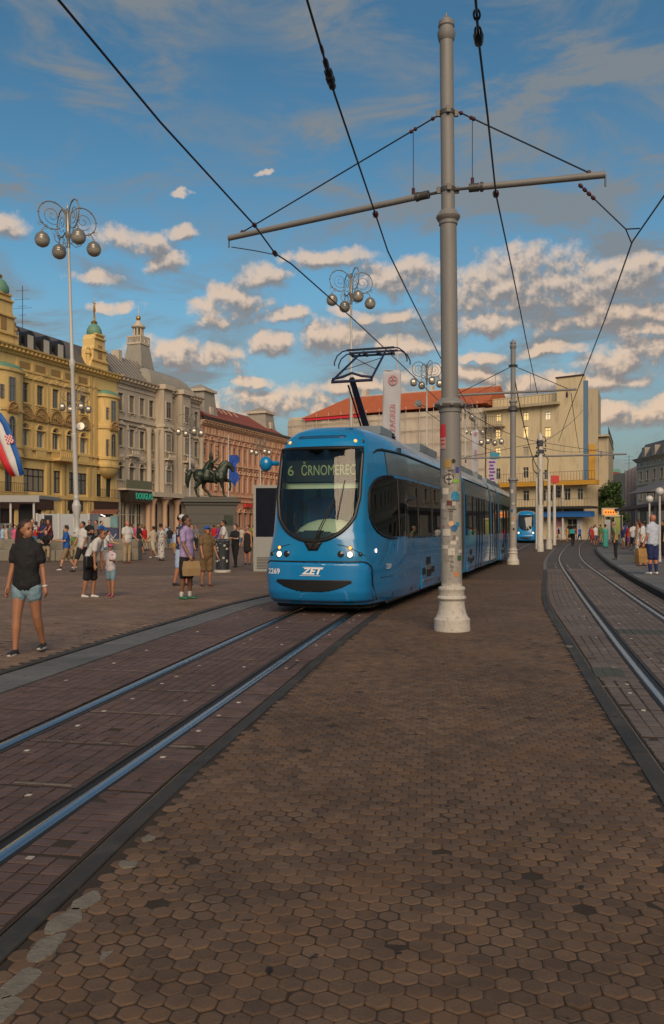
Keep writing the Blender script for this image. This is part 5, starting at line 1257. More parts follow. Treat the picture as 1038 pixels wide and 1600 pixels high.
# horse faces right (+x); unit metres
horse = [('t', [hp(-1.15, 2.02), hp(-.6, 1.98), hp(.1, 1.92), hp(.75, 2.0), hp(1.1, 2.12)], [(.46, .56), (.54, .60), (.52, .60), (.52, .60), (.40, .48)], 16),
 ('e', hp(-1.05, 2.05), (.64, .56, .60)), ('e', hp(.95, 2.0), (.58, .50, .66)),
 ('t', [hp(.85, 2.2), hp(1.12, 2.6), hp(1.32, 2.98), hp(1.55, 3.12)], [(.58, .40), (.50, .32), (.38, .26), (.30, .22)], 12), ('t', [hp(.72, 2.5), hp(.86, 2.95), hp(1.12, 3.28), hp(1.45, 3.40)], [.14, .17, .16, .10], 8),
 ('t', [hp(1.45, 3.12), hp(1.78, 2.98), hp(2.0, 2.66), hp(2.02, 2.48)], [(.30, .21), (.27, .19), (.18, .14), (.16, .13)], 10), ('t', [hp(1.5, 3.3, -.10), hp(1.5, 3.55, -.12)], [.07, .03], 6), ('t', [hp(1.5, 3.3, .10), hp(1.5, 3.55, .12)], [.07, .03], 6),
 ('t', [hp(-1.5, 2.3), hp(-1.85, 2.42), hp(-2.1, 2.05), hp(-2.2, 1.4), hp(-2.12, .9)], [.14, .24, .28, .22, .08], 10)]
def leg(pts, rs): return ('t', [hp(*p) for p in pts], rs, 9)
horse += [leg([(-1.25, 1.8, -.26), (-1.05, 1.35, -.26), (-1.45, .85, -.26), (-1.30, .25, -.26), (-1.15, .07, -.26)], [(.42, .28), .25, .15, .105, .14]),
          leg([(-.95, 1.8, .26), (-.65, 1.35, .26), (-.75, .9, .26), (-.20, .35, .26), (-.05, .08, .26)], [(.42, .28), .25, .15, .105, .14]),
          leg([(.95, 1.8, -.24), (1.0, 1.25, -.24), (1.12, .75, -.24), (1.2, .2, -.24), (1.28, .07, -.24)], [.32, .19, .125, .10, .14]),
          leg([(1.05, 1.85, .24), (1.5, 1.6, .24), (1.78, 1.5, .24), (1.84, 1.0, .24), (1.72, .72, .24)], [.32, .19, .13, .095, .12])]
mb = MB(); hs = blob('horse', horse, M_bronze, t, .045, 2)
rider = [('t', [hp(-.15, 2.4), hp(-.12, 2.75), hp(-.05, 3.1), hp(-.03, 3.32)], [(.32, .30), (.28, .30), (.32, .38), (.2, .22)], 12), ('e', hp(.02, 3.66), (.20, .17, .22)), ('t', [hp(.0, 3.78), hp(-.01, 3.98), hp(-.04, 4.25)], [.20, .16, .07], 8), ('t', [hp(-.03, 3.35), hp(0, 3.5)], [.13, .12], 8),
 ('t', [hp(0, 3.22, -.30), hp(.32, 3.32, -.34), hp(.58, 3.62, -.3)], [.15, .12, .09], 8), ('t', [hp(0, 3.2, .28), hp(.2, 2.9, .34), hp(.55, 2.75, .15)], [.15, .12, .09], 8),
 ('t', [hp(-.1, 2.4, -.40), hp(.3, 2.15, -.60), hp(.30, 1.50, -.62), hp(.52, 1.36, -.62)], [.26, .22, .15, .11], 9), ('t', [hp(-.1, 2.4, .40), hp(.3, 2.15, .60), hp(.30, 1.50, .62), hp(.52, 1.36, .62)], [.26, .22, .15, .11], 9)]
blob('rider', rider, M_bronze, t, .035, 1)
cape = [('t', [hp(-.15, 3.3), hp(-.35, 2.9), hp(-.55, 2.5), hp(-.80, 1.95)], [(.20, .36), (.26, .44), (.32, .52), (.26, .50)], 12), ('t', [hp(-.3, 2.5, -.48), hp(-.42, 1.9, -.58), hp(-.40, 1.6, -.58)], [(.32, .14), (.38, .14), (.28, .09)], 10)]
blob('cape', cape, M_bronze, t, .04, 2)
mb = MB(); mb.tube([hp(.55, 3.6, -.3), hp(.78, 3.72, -.3), hp(.98, 3.96, -.3)], [.03, .025, .008], 6); mb.ball(hp(.55, 3.62, -.3), .08, 8, 6); mb.build('sabre', M_bronze, t)
# blue flag on a white mast right behind the horse, further white mast left
def mast(px, Y, top, label, flag=None):
    g = Vector(((px - CX) / F * Y, Y, 0)); h = H + (HY - top) * Y / F; t = thing('flagpole', label, 'flagpole', g); mb = MB(); mb.lathe([(.12, 0), (.09, h * .7), (.05, h)], n=8); mb.build('mast', M_lpole, t)
    if flag:
        a = MB(); n_, m_ = 6, 10; z1 = H + (HY - 711) * Y / F; V = [(.1 + (.95 + .25 * math.sin(j * 1.1)) * i / n_, .10 * math.sin(i * 1.7 + j * .6), z1 - 2.9 * j / m_ - .12 * i * j / m_) for j in range(m_ + 1) for i in range(n_ + 1)]
        a.add(V, [(j * (n_ + 1) + i, j * (n_ + 1) + i + 1, (j + 1) * (n_ + 1) + i + 1, (j + 1) * (n_ + 1) + i) for j in range(m_) for i in range(n_)]); o = a.build('flag_cloth', cm('flag_deep_blue', (.01, .06, .34)), t)
    return t
mast(357, 96, 679, 'white mast with a deep blue flag behind the bronze horse', True)
# ================================================================== BUILDINGS
def facmat(name, c, **k):
    k.setdefault('var', .14); k.setdefault('nscale', .5); k.setdefault('dirt', (tuple(x * .55 for x in c), .55, 1.1)); k.setdefault('bump', .15); k.setdefault('bscale', 12)
    return mat(name, c, .85, streak=True, **k)
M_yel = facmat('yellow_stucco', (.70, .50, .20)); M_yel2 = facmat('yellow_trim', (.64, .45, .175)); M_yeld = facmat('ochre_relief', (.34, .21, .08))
M_gry = facmat('grey_brown_stone', (.47, .40, .315)); M_gry2 = facmat('grey_brown_trim', (.52, .445, .35))
M_pnk = facmat('salmon_stucco', (.52, .26, .17)); M_pnk2 = facmat('cream_salmon_trim', (.58, .38, .25)); M_pnkd = facmat('brick_red_field', (.25, .075, .06))
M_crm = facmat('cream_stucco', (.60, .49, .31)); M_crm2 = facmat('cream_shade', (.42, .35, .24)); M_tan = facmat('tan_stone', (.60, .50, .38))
M_slate = mat('slate_roof', (.11, .10, .10), .65, var=.25, nscale=1.2, bump=.3, bscale=8); M_slate2 = mat('grey_scale_roof', (.29, .265, .225), .7, var=.2, nscale=1, bump=.3, bscale=10)
M_red = mat('red_tiles', (.22, .055, .035), .8, var=.3, nscale=1.2, bump=.4, bscale=9); M_orange = mat('orange_tiles', (.42, .105, .035), .8, var=.22, nscale=.8, bump=.35, bscale=9)
M_cu = mat('copper_green', (.13, .27, .19), .6, var=.2, nscale=2); M_gold = mat('gilt', (.45, .26, .06), .35, .7)
M_win = bpy.data.materials.new('window_glass'); M_win.use_nodes = True
_b = M_win.node_tree.nodes['Principled BSDF']; _b.inputs['Base Color'].default_value = (.035, .04, .045, 1); _b.inputs['Roughness'].default_value = .06; _b.inputs['Specular IOR Level'].default_value = .8
def glassy(n_, c_, r_): m = bpy.data.materials.new(n_); m.use_nodes = True; q = m.node_tree.nodes['Principled BSDF']; q.inputs['Base Color'].default_value = (*c_, 1); q.inputs['Roughness'].default_value = r_; q.inputs['Specular IOR Level'].default_value = .8; return m
M_win2 = glassy('window_glass_pale', (.10, .125, .14), .08); M_win3 = glassy('curtained_glass', (.22, .20, .165), .15); GL = [M_win, M_win, M_win2, M_win2, M_win3]; grnd = random.Random(4)
M_wfr = mat('window_frame_paint', (.20, .18, .15), .6, var=.15); M_wfrw = mat('pale_window_frame', (.42, .40, .35), .6, var=.1); M_bnet = mat('curtain', (.30, .28, .25), .9)
M_wsun = mat('sunset_glow_pane', (.5, .36, .15), .25, var=.3, nscale=2, emit=(1.0, .66, .26), estr=.75)  # emission stands in for the sunset reflected in the panes
M_shop = mat('shop_dark', (.022, .018, .016), .35, var=.3); M_brown = mat('brown_fascia', (.055, .025, .02), .6, var=.2); M_iron2 = mat('balcony_iron', (.025, .025, .024), .6)
M_green = MATS['green_sett']
WM = {}
def window_meshes(w, h, arch, mull, fr):
    key = (round(w, 2), round(h, 2), arch, mull, fr.name)
    if key in WM: return WM[key]
    w, h = key[0], key[1]; f = min(.09, w * .1); mb = MB(); hh = h - (w / 2 if arch else 0)
    mb.box(-w/2, -w/2 + f, .12, .2, 0, hh); mb.box(w/2 - f, w/2, .12, .2, 0, hh); mb.box(-w/2 + f, w/2 - f, .12, .2, 0, f)
    if arch:
        n = 10
        for i in range(n):
            a, b = PI * i / n, PI * (i + 1) / n; r0, r1 = w / 2 - f, w / 2
            q = [(r * math.cos(t), y, hh + r * math.sin(t)) for y in (.12, .2) for t in (a, b) for r in (r0, r1)]
            mb.add(q, [(0, 1, 3, 2), (0, 2, 6, 4), (1, 5, 7, 3)])
    else: mb.box(-w/2 + f, w/2 - f, .12, .2, h - f, h)
    for i in range(1, mull): x = -w/2 + w * i / mull; mb.box(x - f/2, x + f/2, .125, .19, f, hh if arch else h - f)
    mb.box(-w/2 + f, w/2 - f, .12, .185, h * .66, h * .66 + f * .9)
    fm = mb.mesh('window', fr, smooth=0)
    mb = MB()
    if arch: mb.add([(-w/2, .17, 0), (w/2, .17, 0)] + [(w/2 * math.cos(PI * i / 10), .17, hh + w/2 * math.sin(PI * i / 10)) for i in range(11)], [tuple(range(13))])
    else: mb.quad((-w/2, .17, 0), (w/2, .17, 0), (w/2, .17, h), (-w/2, .17, h))
    pm_ = {}
    WM[key] = (fm, mb); return WM[key]
PM = {}
class Fac:
    def __init__(s, name, label, O, ang, mw, depth=12, cat='building', group=None):
        s.O = Vector((O[0], O[1], 0)); s.a = ang; s.t = thing(name, label, cat, s.O, ang, group); s.mw = mw; s.wins = []; s.depth = depth
    def u(s, px): r = (px - CX) / F; return (r * s.O.y - s.O.x) / (math.cos(s.a) - r * math.sin(s.a))
    def Y(s, u): return s.O.y + u * math.sin(s.a)
    def z(s, px, py, dy=0): return H + (HY - py) * (s.Y(s.u(px)) + dy) / F
    def uy(s, px, y): r = (px - CX) / F; c_, n_ = math.cos(s.a), math.sin(s.a); return (r * (s.O.y + y * c_) - s.O.x + y * n_) / (c_ - r * n_)
    def zy(s, px, py, y): u = s.uy(px, y); return H + (HY - py) * (s.O.y + u * math.sin(s.a) + y * math.cos(s.a)) / F
    def win(s, u, z0, z1, w, arch=False, mull=2, fr=None, glass=None, y=0, cut=True, name='window'):
        fr = fr or M_wfr; glass = glass or GL[grnd.randrange(5)]
        if cut: s.wins.append((u - w / 2, u + w / 2, z0, z1, arch))
        fm, pb_ = window_meshes(w, z1 - z0, arch, mull, fr); o = link(name, fm, s.t, (u, y, z0))
        k = (fm.name, glass.name)
        if k not in PM: PM[k] = pb_.mesh('pane', glass, smooth=0)
        link('pane', PM[k], o); return o
    def wall(s, u0, u1, z0, z1, name='wall', m=None, y=0, back=True):
        """front wall with real openings and reveals, plain side and back walls"""
        W = [w for w in s.wins if w[0] >= u0 - .01 and w[1] <= u1 + .01 and w[2] >= z0 - .01 and w[3] <= z1 + .01]
        us = sorted({u0, u1, *[w[0] for w in W], *[w[1] for w in W]}); zs = sorted({z0, z1, *[w[2] for w in W], *[w[3] for w in W]}); mb = MB()
        for a, b in zip(us, us[1:]):
            if b - a < 1e-4: continue
            col_ = [w for w in W if w[0] - 1e-4 <= (a + b) / 2 <= w[1] + 1e-4]; run = None
            for c, d in zip(zs, zs[1:]):
                cm_ = (c + d) / 2; hit = any(w[2] < cm_ < w[3] for w in col_)
                if hit:
                    if run is not None: mb.quad((a, y, run), (b, y, run), (b, y, c), (a, y, c)); run = None
                elif run is None: run = c
            if run is not None: mb.quad((a, y, run), (b, y, run), (b, y, z1), (a, y, z1))
        for (a, b, c, d, ar) in W:
            yy = y + .2; top = d - (b - a) / 2 if ar else d
            mb.quad((a, y, c), (a, yy, c), (a, yy, top), (a, y, top)); mb.quad((b, y, c), (b, yy, c), (b, yy, top), (b, y, top)); mb.quad((a, y, c), (b, y, c), (b, yy, c), (a, yy, c))
            if ar:
                n = 10; cx_ = (a + b) / 2; r = (b - a) / 2; arc_ = [(cx_ + r * math.cos(PI * i / n), top + r * math.sin(PI * i / n)) for i in range(n + 1)]
                for (p, q) in zip(arc_, arc_[1:]): mb.quad((p[0], y, p[1]), (q[0], y, q[1]), (q[0], yy, q[1]), (p[0], yy, p[1])); mb.quad((p[0], y, p[1]), (q[0], y, q[1]), (q[0], y, d), (p[0], y, d))
            else: mb.quad((a, y, d), (b, y, d), (b, yy, d), (a, yy, d))
        if back:
            D = s.depth; mb.quad((u0, y, z0), (u0, D, z0), (u0, D, z1), (u0, y, z1)); mb.quad((u1, y, z0), (u1, D, z0), (u1, D, z1), (u1, y, z1)); mb.quad((u0, D, z0), (u1, D, z0), (u1, D, z1), (u0, D, z1)); mb.quad((u0, y, z1), (u1, y, z1), (u1, D, z1), (u0, D, z1))
        return mb.build(name, m or s.mw, s.t, smooth=0, recalc=False)
    def box(s, name, u0, u1, y0, y1, z0, z1, m, par=None): mb = MB(); mb.box(u0, u1, y0, y1, z0, z1); return mb.build(name, m, par or s.t, smooth=0)
    def cornice(s, u0, u1, z, proj, h, m, mod=None, name='cornice', ret=True, dz=.0):
        mb = MB(); prof = [(0, -h), (-proj * .25, -h), (-proj * .3, -h * .7), (-proj * .55, -h * .6), (-proj * .6, -h * .35), (-proj * .95, -h * .2), (-proj, 0), (0, 0.02)]
        q = len(prof); vs = [(u, y, z + zz) for u in (u0, u1) for y, zz in prof]; mb.add(vs, [(i, (i + 1) % q, q + (i + 1) % q, q + i) for i in range(q)] + [tuple(range(q))[::-1], tuple(range(q, 2 * q))])
        o = mb.build(name, m, s.t, smooth=0)
        if mod:
            me = MB(); me.box(-.09, .09, -proj * .85, -.0, -h * .62, -h * .3); me = me.mesh('bracket', m, smooth=0); n = int((u1 - u0) / mod)
            if n * 1 <= 120:
                for i in range(n): link('bracket', me, o, (u0 + (i + .5) * (u1 - u0) / n, 0, z))
        return o
    def band(s, u0, u1, z0, z1, p, m, name='string_course', y=0): return s.box(name, u0, u1, y - p, y + .02, z0, z1, m)
SH = {}
def shared(key, fn):
    if key not in SH: SH[key] = fn()
    return SH[key]
def pediment(fa, u, z, w, m, kind='tri', y=0):
    def mk():
        mb = MB(); mb.box(-w/2, w/2, -.20, .02, 0, .10)
        if kind == 'tri': mb.prism([(-w/2, .10), (w/2, .10), (0, .10 + w * .24)], -.18, .0, 'y'); mb.ball((0, -.18, .2), .11, 7, 5)
        elif kind == 'flat': mb.box(-w/2 - .06, w/2 + .06, -.28, 0, .10, .2); mb.box(-w/2, -w/2 + .12, -.14, 0, -.5, 0); mb.box(w/2 - .12, w/2, -.14, 0, -.5, 0)
        elif kind == 'baroque':
            n = 12; a = [(w * .5 * math.cos(PI * i / n), .12 + w * .62 * math.sin(PI * i / n)) for i in range(n + 1)]; mb.prism(a, -.16, 0, 'y')
            for i in range(0, n): p, q = a[i], a[i + 1]; mb.tube([(p[0], -.17, p[1]), (q[0], -.17, q[1])], .09, 6)
            for i in range(9): mb.ball((random.uniform(-.32, .32) * w, -.18, .2 + random.random() * w * .35), random.uniform(.06, .13), 7, 5)
        elif kind == 'arch':
            n = 8; a = [(w * .5 * math.cos(PI * i / n), w * .5 * math.sin(PI * i / n)) for i in range(n + 1)]
            for p, q in zip(a, a[1:]): mb.tube([(p[0], -.06, p[1]), (q[0], -.06, q[1])], .09, 5)
        return mb.mesh('pediment' if kind != 'arch' else 'arch_moulding', m, smooth=30)
    return link('pediment', shared(('ped', kind, round(w, 2), m.name), mk), fa.t, (u, y, z))
def surround(fa, u, z0, z1, w, m, y=0, arch=False):
    def mk():
        mb = MB(); h = z1 - z0; t = .14
        hh = h - (w/2 if arch else 0)
        mb.box(-w/2 - t, -w/2, -.07, .02, 0, hh); mb.box(w/2, w/2 + t, -.07, .02, 0, hh); mb.box(-w/2 - t - .08, w/2 + t + .08, -.16, .02, -.14, 0)
        if not arch: mb.box(-w/2 - t, w/2 + t, -.07, .02, h, h + t)
        mb.box(-w/2 - .05, -w/2 + .1, -.12, .0, -.32, -.14); mb.box(w/2 - .1, w/2 + .05, -.12, .0, -.32, -.14)
        return mb.mesh('window_surround', m, smooth=0)
    return link('window_surround', shared(('sur', round(w, 2), round(z1 - z0, 2), m.name, arch), mk), fa.t, (u, y, z0))
def baluster_rail(fa, u0, u1, z0, z1, y, m, name='balustrade', n=None):
    mb = MB(); mb.box(u0, u1, y - .1, y + .1, z1 - .12, z1); mb.box(u0, u1, y - .1, y + .1, z0, z0 + .1); n = n or int((u1 - u0) / .28)
    for i in range(n): u = u0 + (i + .5) * (u1 - u0) / n; mb.lathe([(.05, z0 + .1), (.09, z0 + .3), (.04, z1 - .3), (.06, z1 - .12)], (u, y, 0), 6, caps=False)
    return mb.build(name, m, fa.t)
def iron_rail(fa, u0, u1, z0, z1, y, name='railing', step=.25):
    mb = MB(); mb.box(u0, u1, y - .02, y + .02, z1 - .04, z1); mb.box(u0, u1, y - .02, y + .02, z0, z0 + .04); n = int((u1 - u0) / step)
    for i in range(n + 1): u = u0 + i * (u1 - u0) / n; mb.box(u - .015, u + .015, y - .015, y + .015, z0, z1)
    return mb.build(name, M_iron2, fa.t, smooth=0)
ANG = math.atan2(1, .385)
def leftY(px): return 59.06 / (.385 - (px - CX) / F)
def left_origin(px): y = leftY(px); return ((px - CX) / F * y, y)
# ---------------------------------------------------------------- yellow palace
fy = Fac('yellow_palace', 'ornate yellow corner house with green copper caps at the far left', left_origin(-60), ANG, M_yel)
cols = [39, 63, 87, 109, 130]; uE = fy.u(183); uL = 0
for px in cols + [-12, -36]:
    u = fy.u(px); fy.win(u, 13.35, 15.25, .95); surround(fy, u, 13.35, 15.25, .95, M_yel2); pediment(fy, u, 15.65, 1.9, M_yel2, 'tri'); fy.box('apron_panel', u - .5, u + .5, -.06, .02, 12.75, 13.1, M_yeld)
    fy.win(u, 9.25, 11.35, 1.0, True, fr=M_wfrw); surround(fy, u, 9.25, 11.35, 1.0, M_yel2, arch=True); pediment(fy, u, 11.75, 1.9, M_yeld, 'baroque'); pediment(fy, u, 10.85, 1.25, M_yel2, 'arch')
    fy.box('relief_panel', u - .65, u + .65, -.05, .02, 16.55, 17.15, M_yeld)
    fy.box('balustrade_panel', u - .75, u + .75, -.19, -.12, 8.35, 9.0, M_yel2)
for px in (51, 75, 98, 120, 27):
    u = fy.u(px); fy.box('frieze_bracket', u - .14, u + .14, -.14, .02, 16.4, 17.3, M_yel2); fy.box('pilaster_strip', u - .10, u + .10, -.05, .02, 9.1, 16.3, M_yel2)
for a, b, mu in ((37, 70, 4), (82, 95, 2), (107, 136, 4)):
    u0, u1 = fy.u(a), fy.u(b); fy.win((u0 + u1) / 2, 5.0, 7.2, u1 - u0, mull=mu, fr=M_iron2)
for a, b in ((8, 20), (151, 159), (166, 174)):
    u0, u1 = fy.u(a), fy.u(b); fy.win((u0 + u1) / 2, 4.9, 7.3, u1 - u0, mull=2, fr=M_iron2)
for a, b in ((0, 24), (29, 66), (107, 122), (146, 152), (154, 178)):
    u0, u1 = fy.u(a), fy.u(b); fy.win((u0 + u1) / 2, .1, 3.3, u1 - u0, mull=3, fr=M_brown, glass=M_shop, name='shop_window')
u = fy.u(90); fy.win(u, 1.0, 2.9, 1.5, True, 1, fr=M_brown, glass=M_shop)
# windows of the two oriels sit proud of the wall
def oriel(px, w, zc, cap=True, wins=()):
    u = fy.u(px); n = 12; D = 1.0
    ring = [(u + w / 2 * math.cos(PI + PI * i / n), -D * math.sin(PI * i / n) ** .7 if 0 < i < n else 0) for i in range(n + 1)]
    mb = MB(); mb.prism(ring, 8.2, zc, 'z'); orl = mb.build('oriel', M_yel, fy.t)
    mb = MB()
    for z, k in ((8.2, 1.10), (9.0, 1.08), (12.3, 1.10), (zc, 1.14)):
        r = [(u + (x - u) * k, y * k) for x, y in ring]; mb.prism(r, z - .14, z + .14, 'z')
    mb.build('string_course', M_yel2, orl)
    mb = MB(); N = 7; rings = []
    for j in range(N + 1): s = math.cos(j / N * PI / 2) * 1.02; rings.append([(u + (x - u) * max(s, .05), y * max(s, .05), zc + .15 + .6 * math.sin(j / N * PI / 2)) for x, y in ring])
    vs = [p for r in rings for p in r]; q = n + 1; mb.add(vs, [(j * q + i, j * q + i + 1, (j + 1) * q + i + 1, (j + 1) * q + i) for j in range(N) for i in range(n)]); mb.build('cap', M_cu, orl)
    mb = MB(); rings = []
    for j in range(N + 1): s = math.cos(j / N * PI / 2); rings.append([(u + (x - u) * max(s, .05), y * max(s, .05), 8.2 - 1.3 * math.sin(j / N * PI / 2)) for x, y in ring])
    vs = [p for r in rings for p in r]; mb.add(vs, [(j * q + i, j * q + i + 1, (j + 1) * q + i + 1, (j + 1) * q + i) for j in range(N) for i in range(n)]); mb.build('corbel', M_yel2, orl)
    for du, z0, z1, ar in ((-.25, 13.0, 15.2, False), (-.25, 9.3, 11.7, True), (-w * .34, 9.3, 11.0, False), (-w * .34, 13.2, 14.4, False)):
        k = -D * (math.sqrt(max(0, 1 - (du / (w / 2)) ** 2))) ** .7
        o = fy.win(u + du, z0, z1, .8 if du > -.5 else .5, ar, cut=False, y=k - .22); 
    pediment(fy, u - .2, 12.0, 1.3, M_yeld, 'baroque', y=-D); return orl
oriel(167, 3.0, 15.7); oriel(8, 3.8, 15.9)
fy.wall(0, uE, 0, 18.2)
fy.cornice(0, uE, 18.35, .75, .75, M_yel2, .55); fy.band(0, uE, 8.95, 9.15, .22, M_yel2); fy.band(0, uE, 8.1, 8.32, .3, M_yel2); fy.band(0, uE, 12.35, 12.5, .10, M_yel2); fy.band(0, uE, 16.25, 16.4, .12, M_yel2)
fy.band(0, uE, 4.4, 4.75, .25, M_yel2); fy.band(0, fy.u(82), 3.3, 4.38, .18, M_brown, 'fascia'); fy.band(fy.u(145), uE, 3.3, 4.5, .22, M_brown, 'fascia'); fy.band(fy.u(104), fy.u(128), 3.3, 4.3, .15, M_shop, 'fascia')
for px in (75, 78.5, 99, 103, 139, 143): u = fy.u(px); fy.box('pier', u - .35, u + .35, -.14, .02, 0, 7.9, M_yel2)
fy.box('balcony_floor', fy.u(80), fy.u(106), -1.1, 0, 8.15, 8.4, M_yel2); baluster_rail(fy, fy.u(81), fy.u(105), 8.4, 9.3, -1.0, M_yel2)
iron_rail(fy, 0, fy.u(36), 4.75, 5.7, -.6, 'railing'); iron_rail(fy, fy.u(146), uE, 4.75, 5.7, -.6, 'railing')
# pilaster strip between last window and oriel, rounded street corner
for px in (141, 148): u = fy.u(px); fy.box('pilaster', u - .22, u + .22, -.12, .02, 4.8, 17.5, M_yel2)
# mansard roof with black round dormers
mb = MB(); mb.prism([(0, 18.35), (12, 18.35), (10, 21.2), (2.6, 21.2)], 0, uE, 'x'); mb.build('roof', M_slate, fy.t, smooth=0)
for px, py in ((28, 534), (51, 543), (76, 551), (98, 560)):
    u = fy.u(px); d = link('dormer', None, fy.t, (u, .25, 18.35)); mb = MB(); n = 10
    pr = [(-.75, 0)] + [(.75 * -math.cos(PI * i / n), 1.25 + .75 * math.sin(PI * i / n)) for i in range(n + 1)] + [(.75, 0)]; mb.prism(pr[::-1], 0, 2.4, 'y'); o = mb.build('dormer_hood', M_shop, d)
    mb = MB(); mb.box(-.38, .38, -.04, 0, .3, 1.55); mb.build('pane', M_wfrw, d)
fy.box('roof_box', fy.uy(20, 3.2), fy.uy(69, 3.2), 3.2, 6.5, 19.8, fy.zy(45, 518, 3.2), M_slate2)
# gables with copper domes
def gable(px, w, h0, h, label):
    u = fy.u(px); g = link('gable', None, fy.t, (u, -.15, h0))
    pr = [(-w/2, 0), (w/2, 0), (w/2, .5), (w * .42, 1.0), (w * .36, 1.2), (w * .36, h * .34), (w * .30, h * .40), (w * .30, h * .52), (w * .22, h * .60), (-w * .22, h * .60), (-w * .30, h * .52), (-w * .30, h * .40), (-w * .36, h * .34), (-w * .36, 1.2), (-w * .42, 1.0), (-w/2, .5)]
    mb = MB(); mb.prism(pr, -.1, 1.4, 'y'); mb.build('gable_wall', M_yel, g, smooth=0)
    mb = MB(); mb.lathe([(w * .24, h * .60), (w * .27, h * .64), (w * .25, h * .70), (w * .18, h * .76), (w * .08, h * .80), (w * .05, h * .84)], (0, .6, 0), 14); mb.build('dome', M_cu, g)
    mb = MB(); mb.lathe([(w * .10, h * .80), (w * .12, h * .83), (w * .04, h * .86), (w * .03, h * 1.0), (w * .05, h * 1.02), (.01, h * 1.25)], (0, .6, 0), 8); mb.ball((0, .6, h * 1.03), .12, 8, 6); mb.box(-.3, .3, .57, .63, h * 1.15, h * 1.16); mb.build('finial', M_gold, g)
    for s in (-1, 1): mb = MB(); mb.lathe([(.28, 0), (.30, .2), (.2, .3), (.2, 1.4), (.3, 1.5), (.3, 1.7), (.1, 1.9), (.2, 2.1), (.01, 2.4)], (s * w * .47, .3, 0), 10); mb.build('pinnacle', M_yel2, g)
    mb = MB(); mb.box(-.35, .35, -.16, -.08, 1.2, 2.6); mb.build('niche', M_yeld, g, smooth=0)
    mb = MB()
    for z, k in ((h * .34, .38), (h * .53, .31), (h * .60, .25), (.9, .46)): mb.box(-w * k, w * k, -.28, .1, z - .08, z + .08)
    mb.build('moulding', M_yel2, g, smooth=0)
gable(153, 3.0, 18.35, 6.2, ''); gable(2, 3.9, 18.35, 7.4, '')
ant = thing('roof_antenna', 'thin television aerial standing on the roof of the yellow house', 'antenna', Vector(fy.t.matrix_world @ Vector((0, 0, 0))))
bpy.context.view_layer.update(); wpt = fy.t.matrix_world @ Vector((fy.uy(35.5, 4.5), 4.5, fy.zy(35.5, 517, 4.5))); ant.location = wpt
mb = MB(); mb.tube([(0, 0, 0), (0, 0, 4.6)], .035, 5)
for z, l in ((.9, .7), (1.6, .35), (2.3, .95), (2.5, .45), (3.2, .8), (4.1, .7)): mb.tube([(-l, 0, z - .05), (l, 0, z + .05)], .018, 4)
mb.build('mast', M_wire, ant)
# ---------------------------------------------------------------- grey-brown stone house with roof tower
fg = Fac('stone_palace', 'grey-brown stone house with a steep lantern tower next to the yellow house', left_origin(184), ANG, M_gry)
uR = fg.u(313)
wc = [188.4, 206, 222, 236.5, 249.5, 264, 278.5, 294, 306.5]
for k, px in enumerate(wc):
    u = fg.u(px); w = .95; proj = 0
    bay = k in (4, 6); yy = -1.2 if bay else 0
    fg.win(u, 14.6, 16.55, w, fr=M_wfr, y=yy, cut=not bay) if not bay else fg.win(u, 14.6, 16.55, w, y=yy - .22, cut=False)
    surround(fg, u, 14.6, 16.55, w, M_gry2, yy); 
    fg.win(u, 10.7, 12.7, w, y=0 if not bay else yy - .22, cut=not bay); surround(fg, u, 10.7, 12.7, w, M_gry2, yy); pediment(fg, u, 13.05, 1.7, M_gry2, 'flat' if k % 2 else 'tri', y=yy)
    fg.win(u, 6.95, 8.85, w, True, y=0 if not bay else yy - .22, cut=not bay); surround(fg, u, 6.95, 8.85, w, M_gry2, yy, True); pediment(fg, u, 8.4, 1.2, M_gry2, 'arch', y=yy); pediment(fg, u, 9.05, .9, M_gry2, 'baroque', y=yy)
    if k in (1, 4, 6, 7): baluster_rail(fg, u - .8, u + .8, 9.75, 10.55, yy - .55, M_gry2, 'balcony'); fg.box('balcony_floor', u - .85, u + .85, yy - .65, yy + .02, 9.6, 9.78, M_gry2)
for a, b in ((189, 199), (202, 213), (214, 222)): u0, u1 = fg.u(a), fg.u(b); fg.win((u0 + u1) / 2, .3, 4.4, u1 - u0, mull=2, fr=M_gry2, glass=M_shoplit if 'M_shoplit' in globals() else M_win, name='shop_window')
for a, b in ((237, 247), (256, 266), (276, 285), (292, 302)): u0, u1 = fg.u(a), fg.u(b); fg.win((u0 + u1) / 2, .1, 4.6, u1 - u0, True, 2, fr=M_brown, glass=M_shop, name='shop_window')
fg.wall(0, uR, 0, 18.3)
for px0, px1, z1 in ((242.5, 256, 18.3), (271.5, 285, 18.3)):
    fg.box('bay', fg.u(px0), fg.u(px1), -1.2, 0, 5.0, z1, M_gry); fg.box('bay_cornice', fg.u(px0) - .15, fg.u(px1) + .15, -1.55, 0, 18.0, 18.55, M_gry2); fg.box('bay_band', fg.u(px0) - .1, fg.u(px1) + .1, -1.4, 0, 13.5, 13.85, M_gry2)
for px in (229, 241, 257.5, 270, 286.5, 311): 
    mb = MB(); mb.lathe([(.42, 5.2), (.42, 5.5), (.33, 5.6), (.30, 12.6), (.4, 12.8), (.48, 13.2)], (fg.u(px), -.35, 0), 12); mb.build('column', M_gry2, fg.t)
for px in (224.5, 232, 251, 270, 288, 305): mb = MB(); mb.lathe([(.42, 0), (.42, .4), (.32, .5), (.30, 4.3), (.5, 4.8), (.55, 5.0)], (fg.u(px), -.6, 0), 12); mb.build('column', M_pnk2, fg.t)
fg.cornice(0, uR, 18.45, .8, .8, M_gry2, .7); fg.band(0, uR, 13.6, 13.85, .25, M_gry2); fg.band(0, uR, 9.4, 9.6, .12, M_gry2); fg.band(0, uR, 17.1, 17.3, .1, M_gry2)
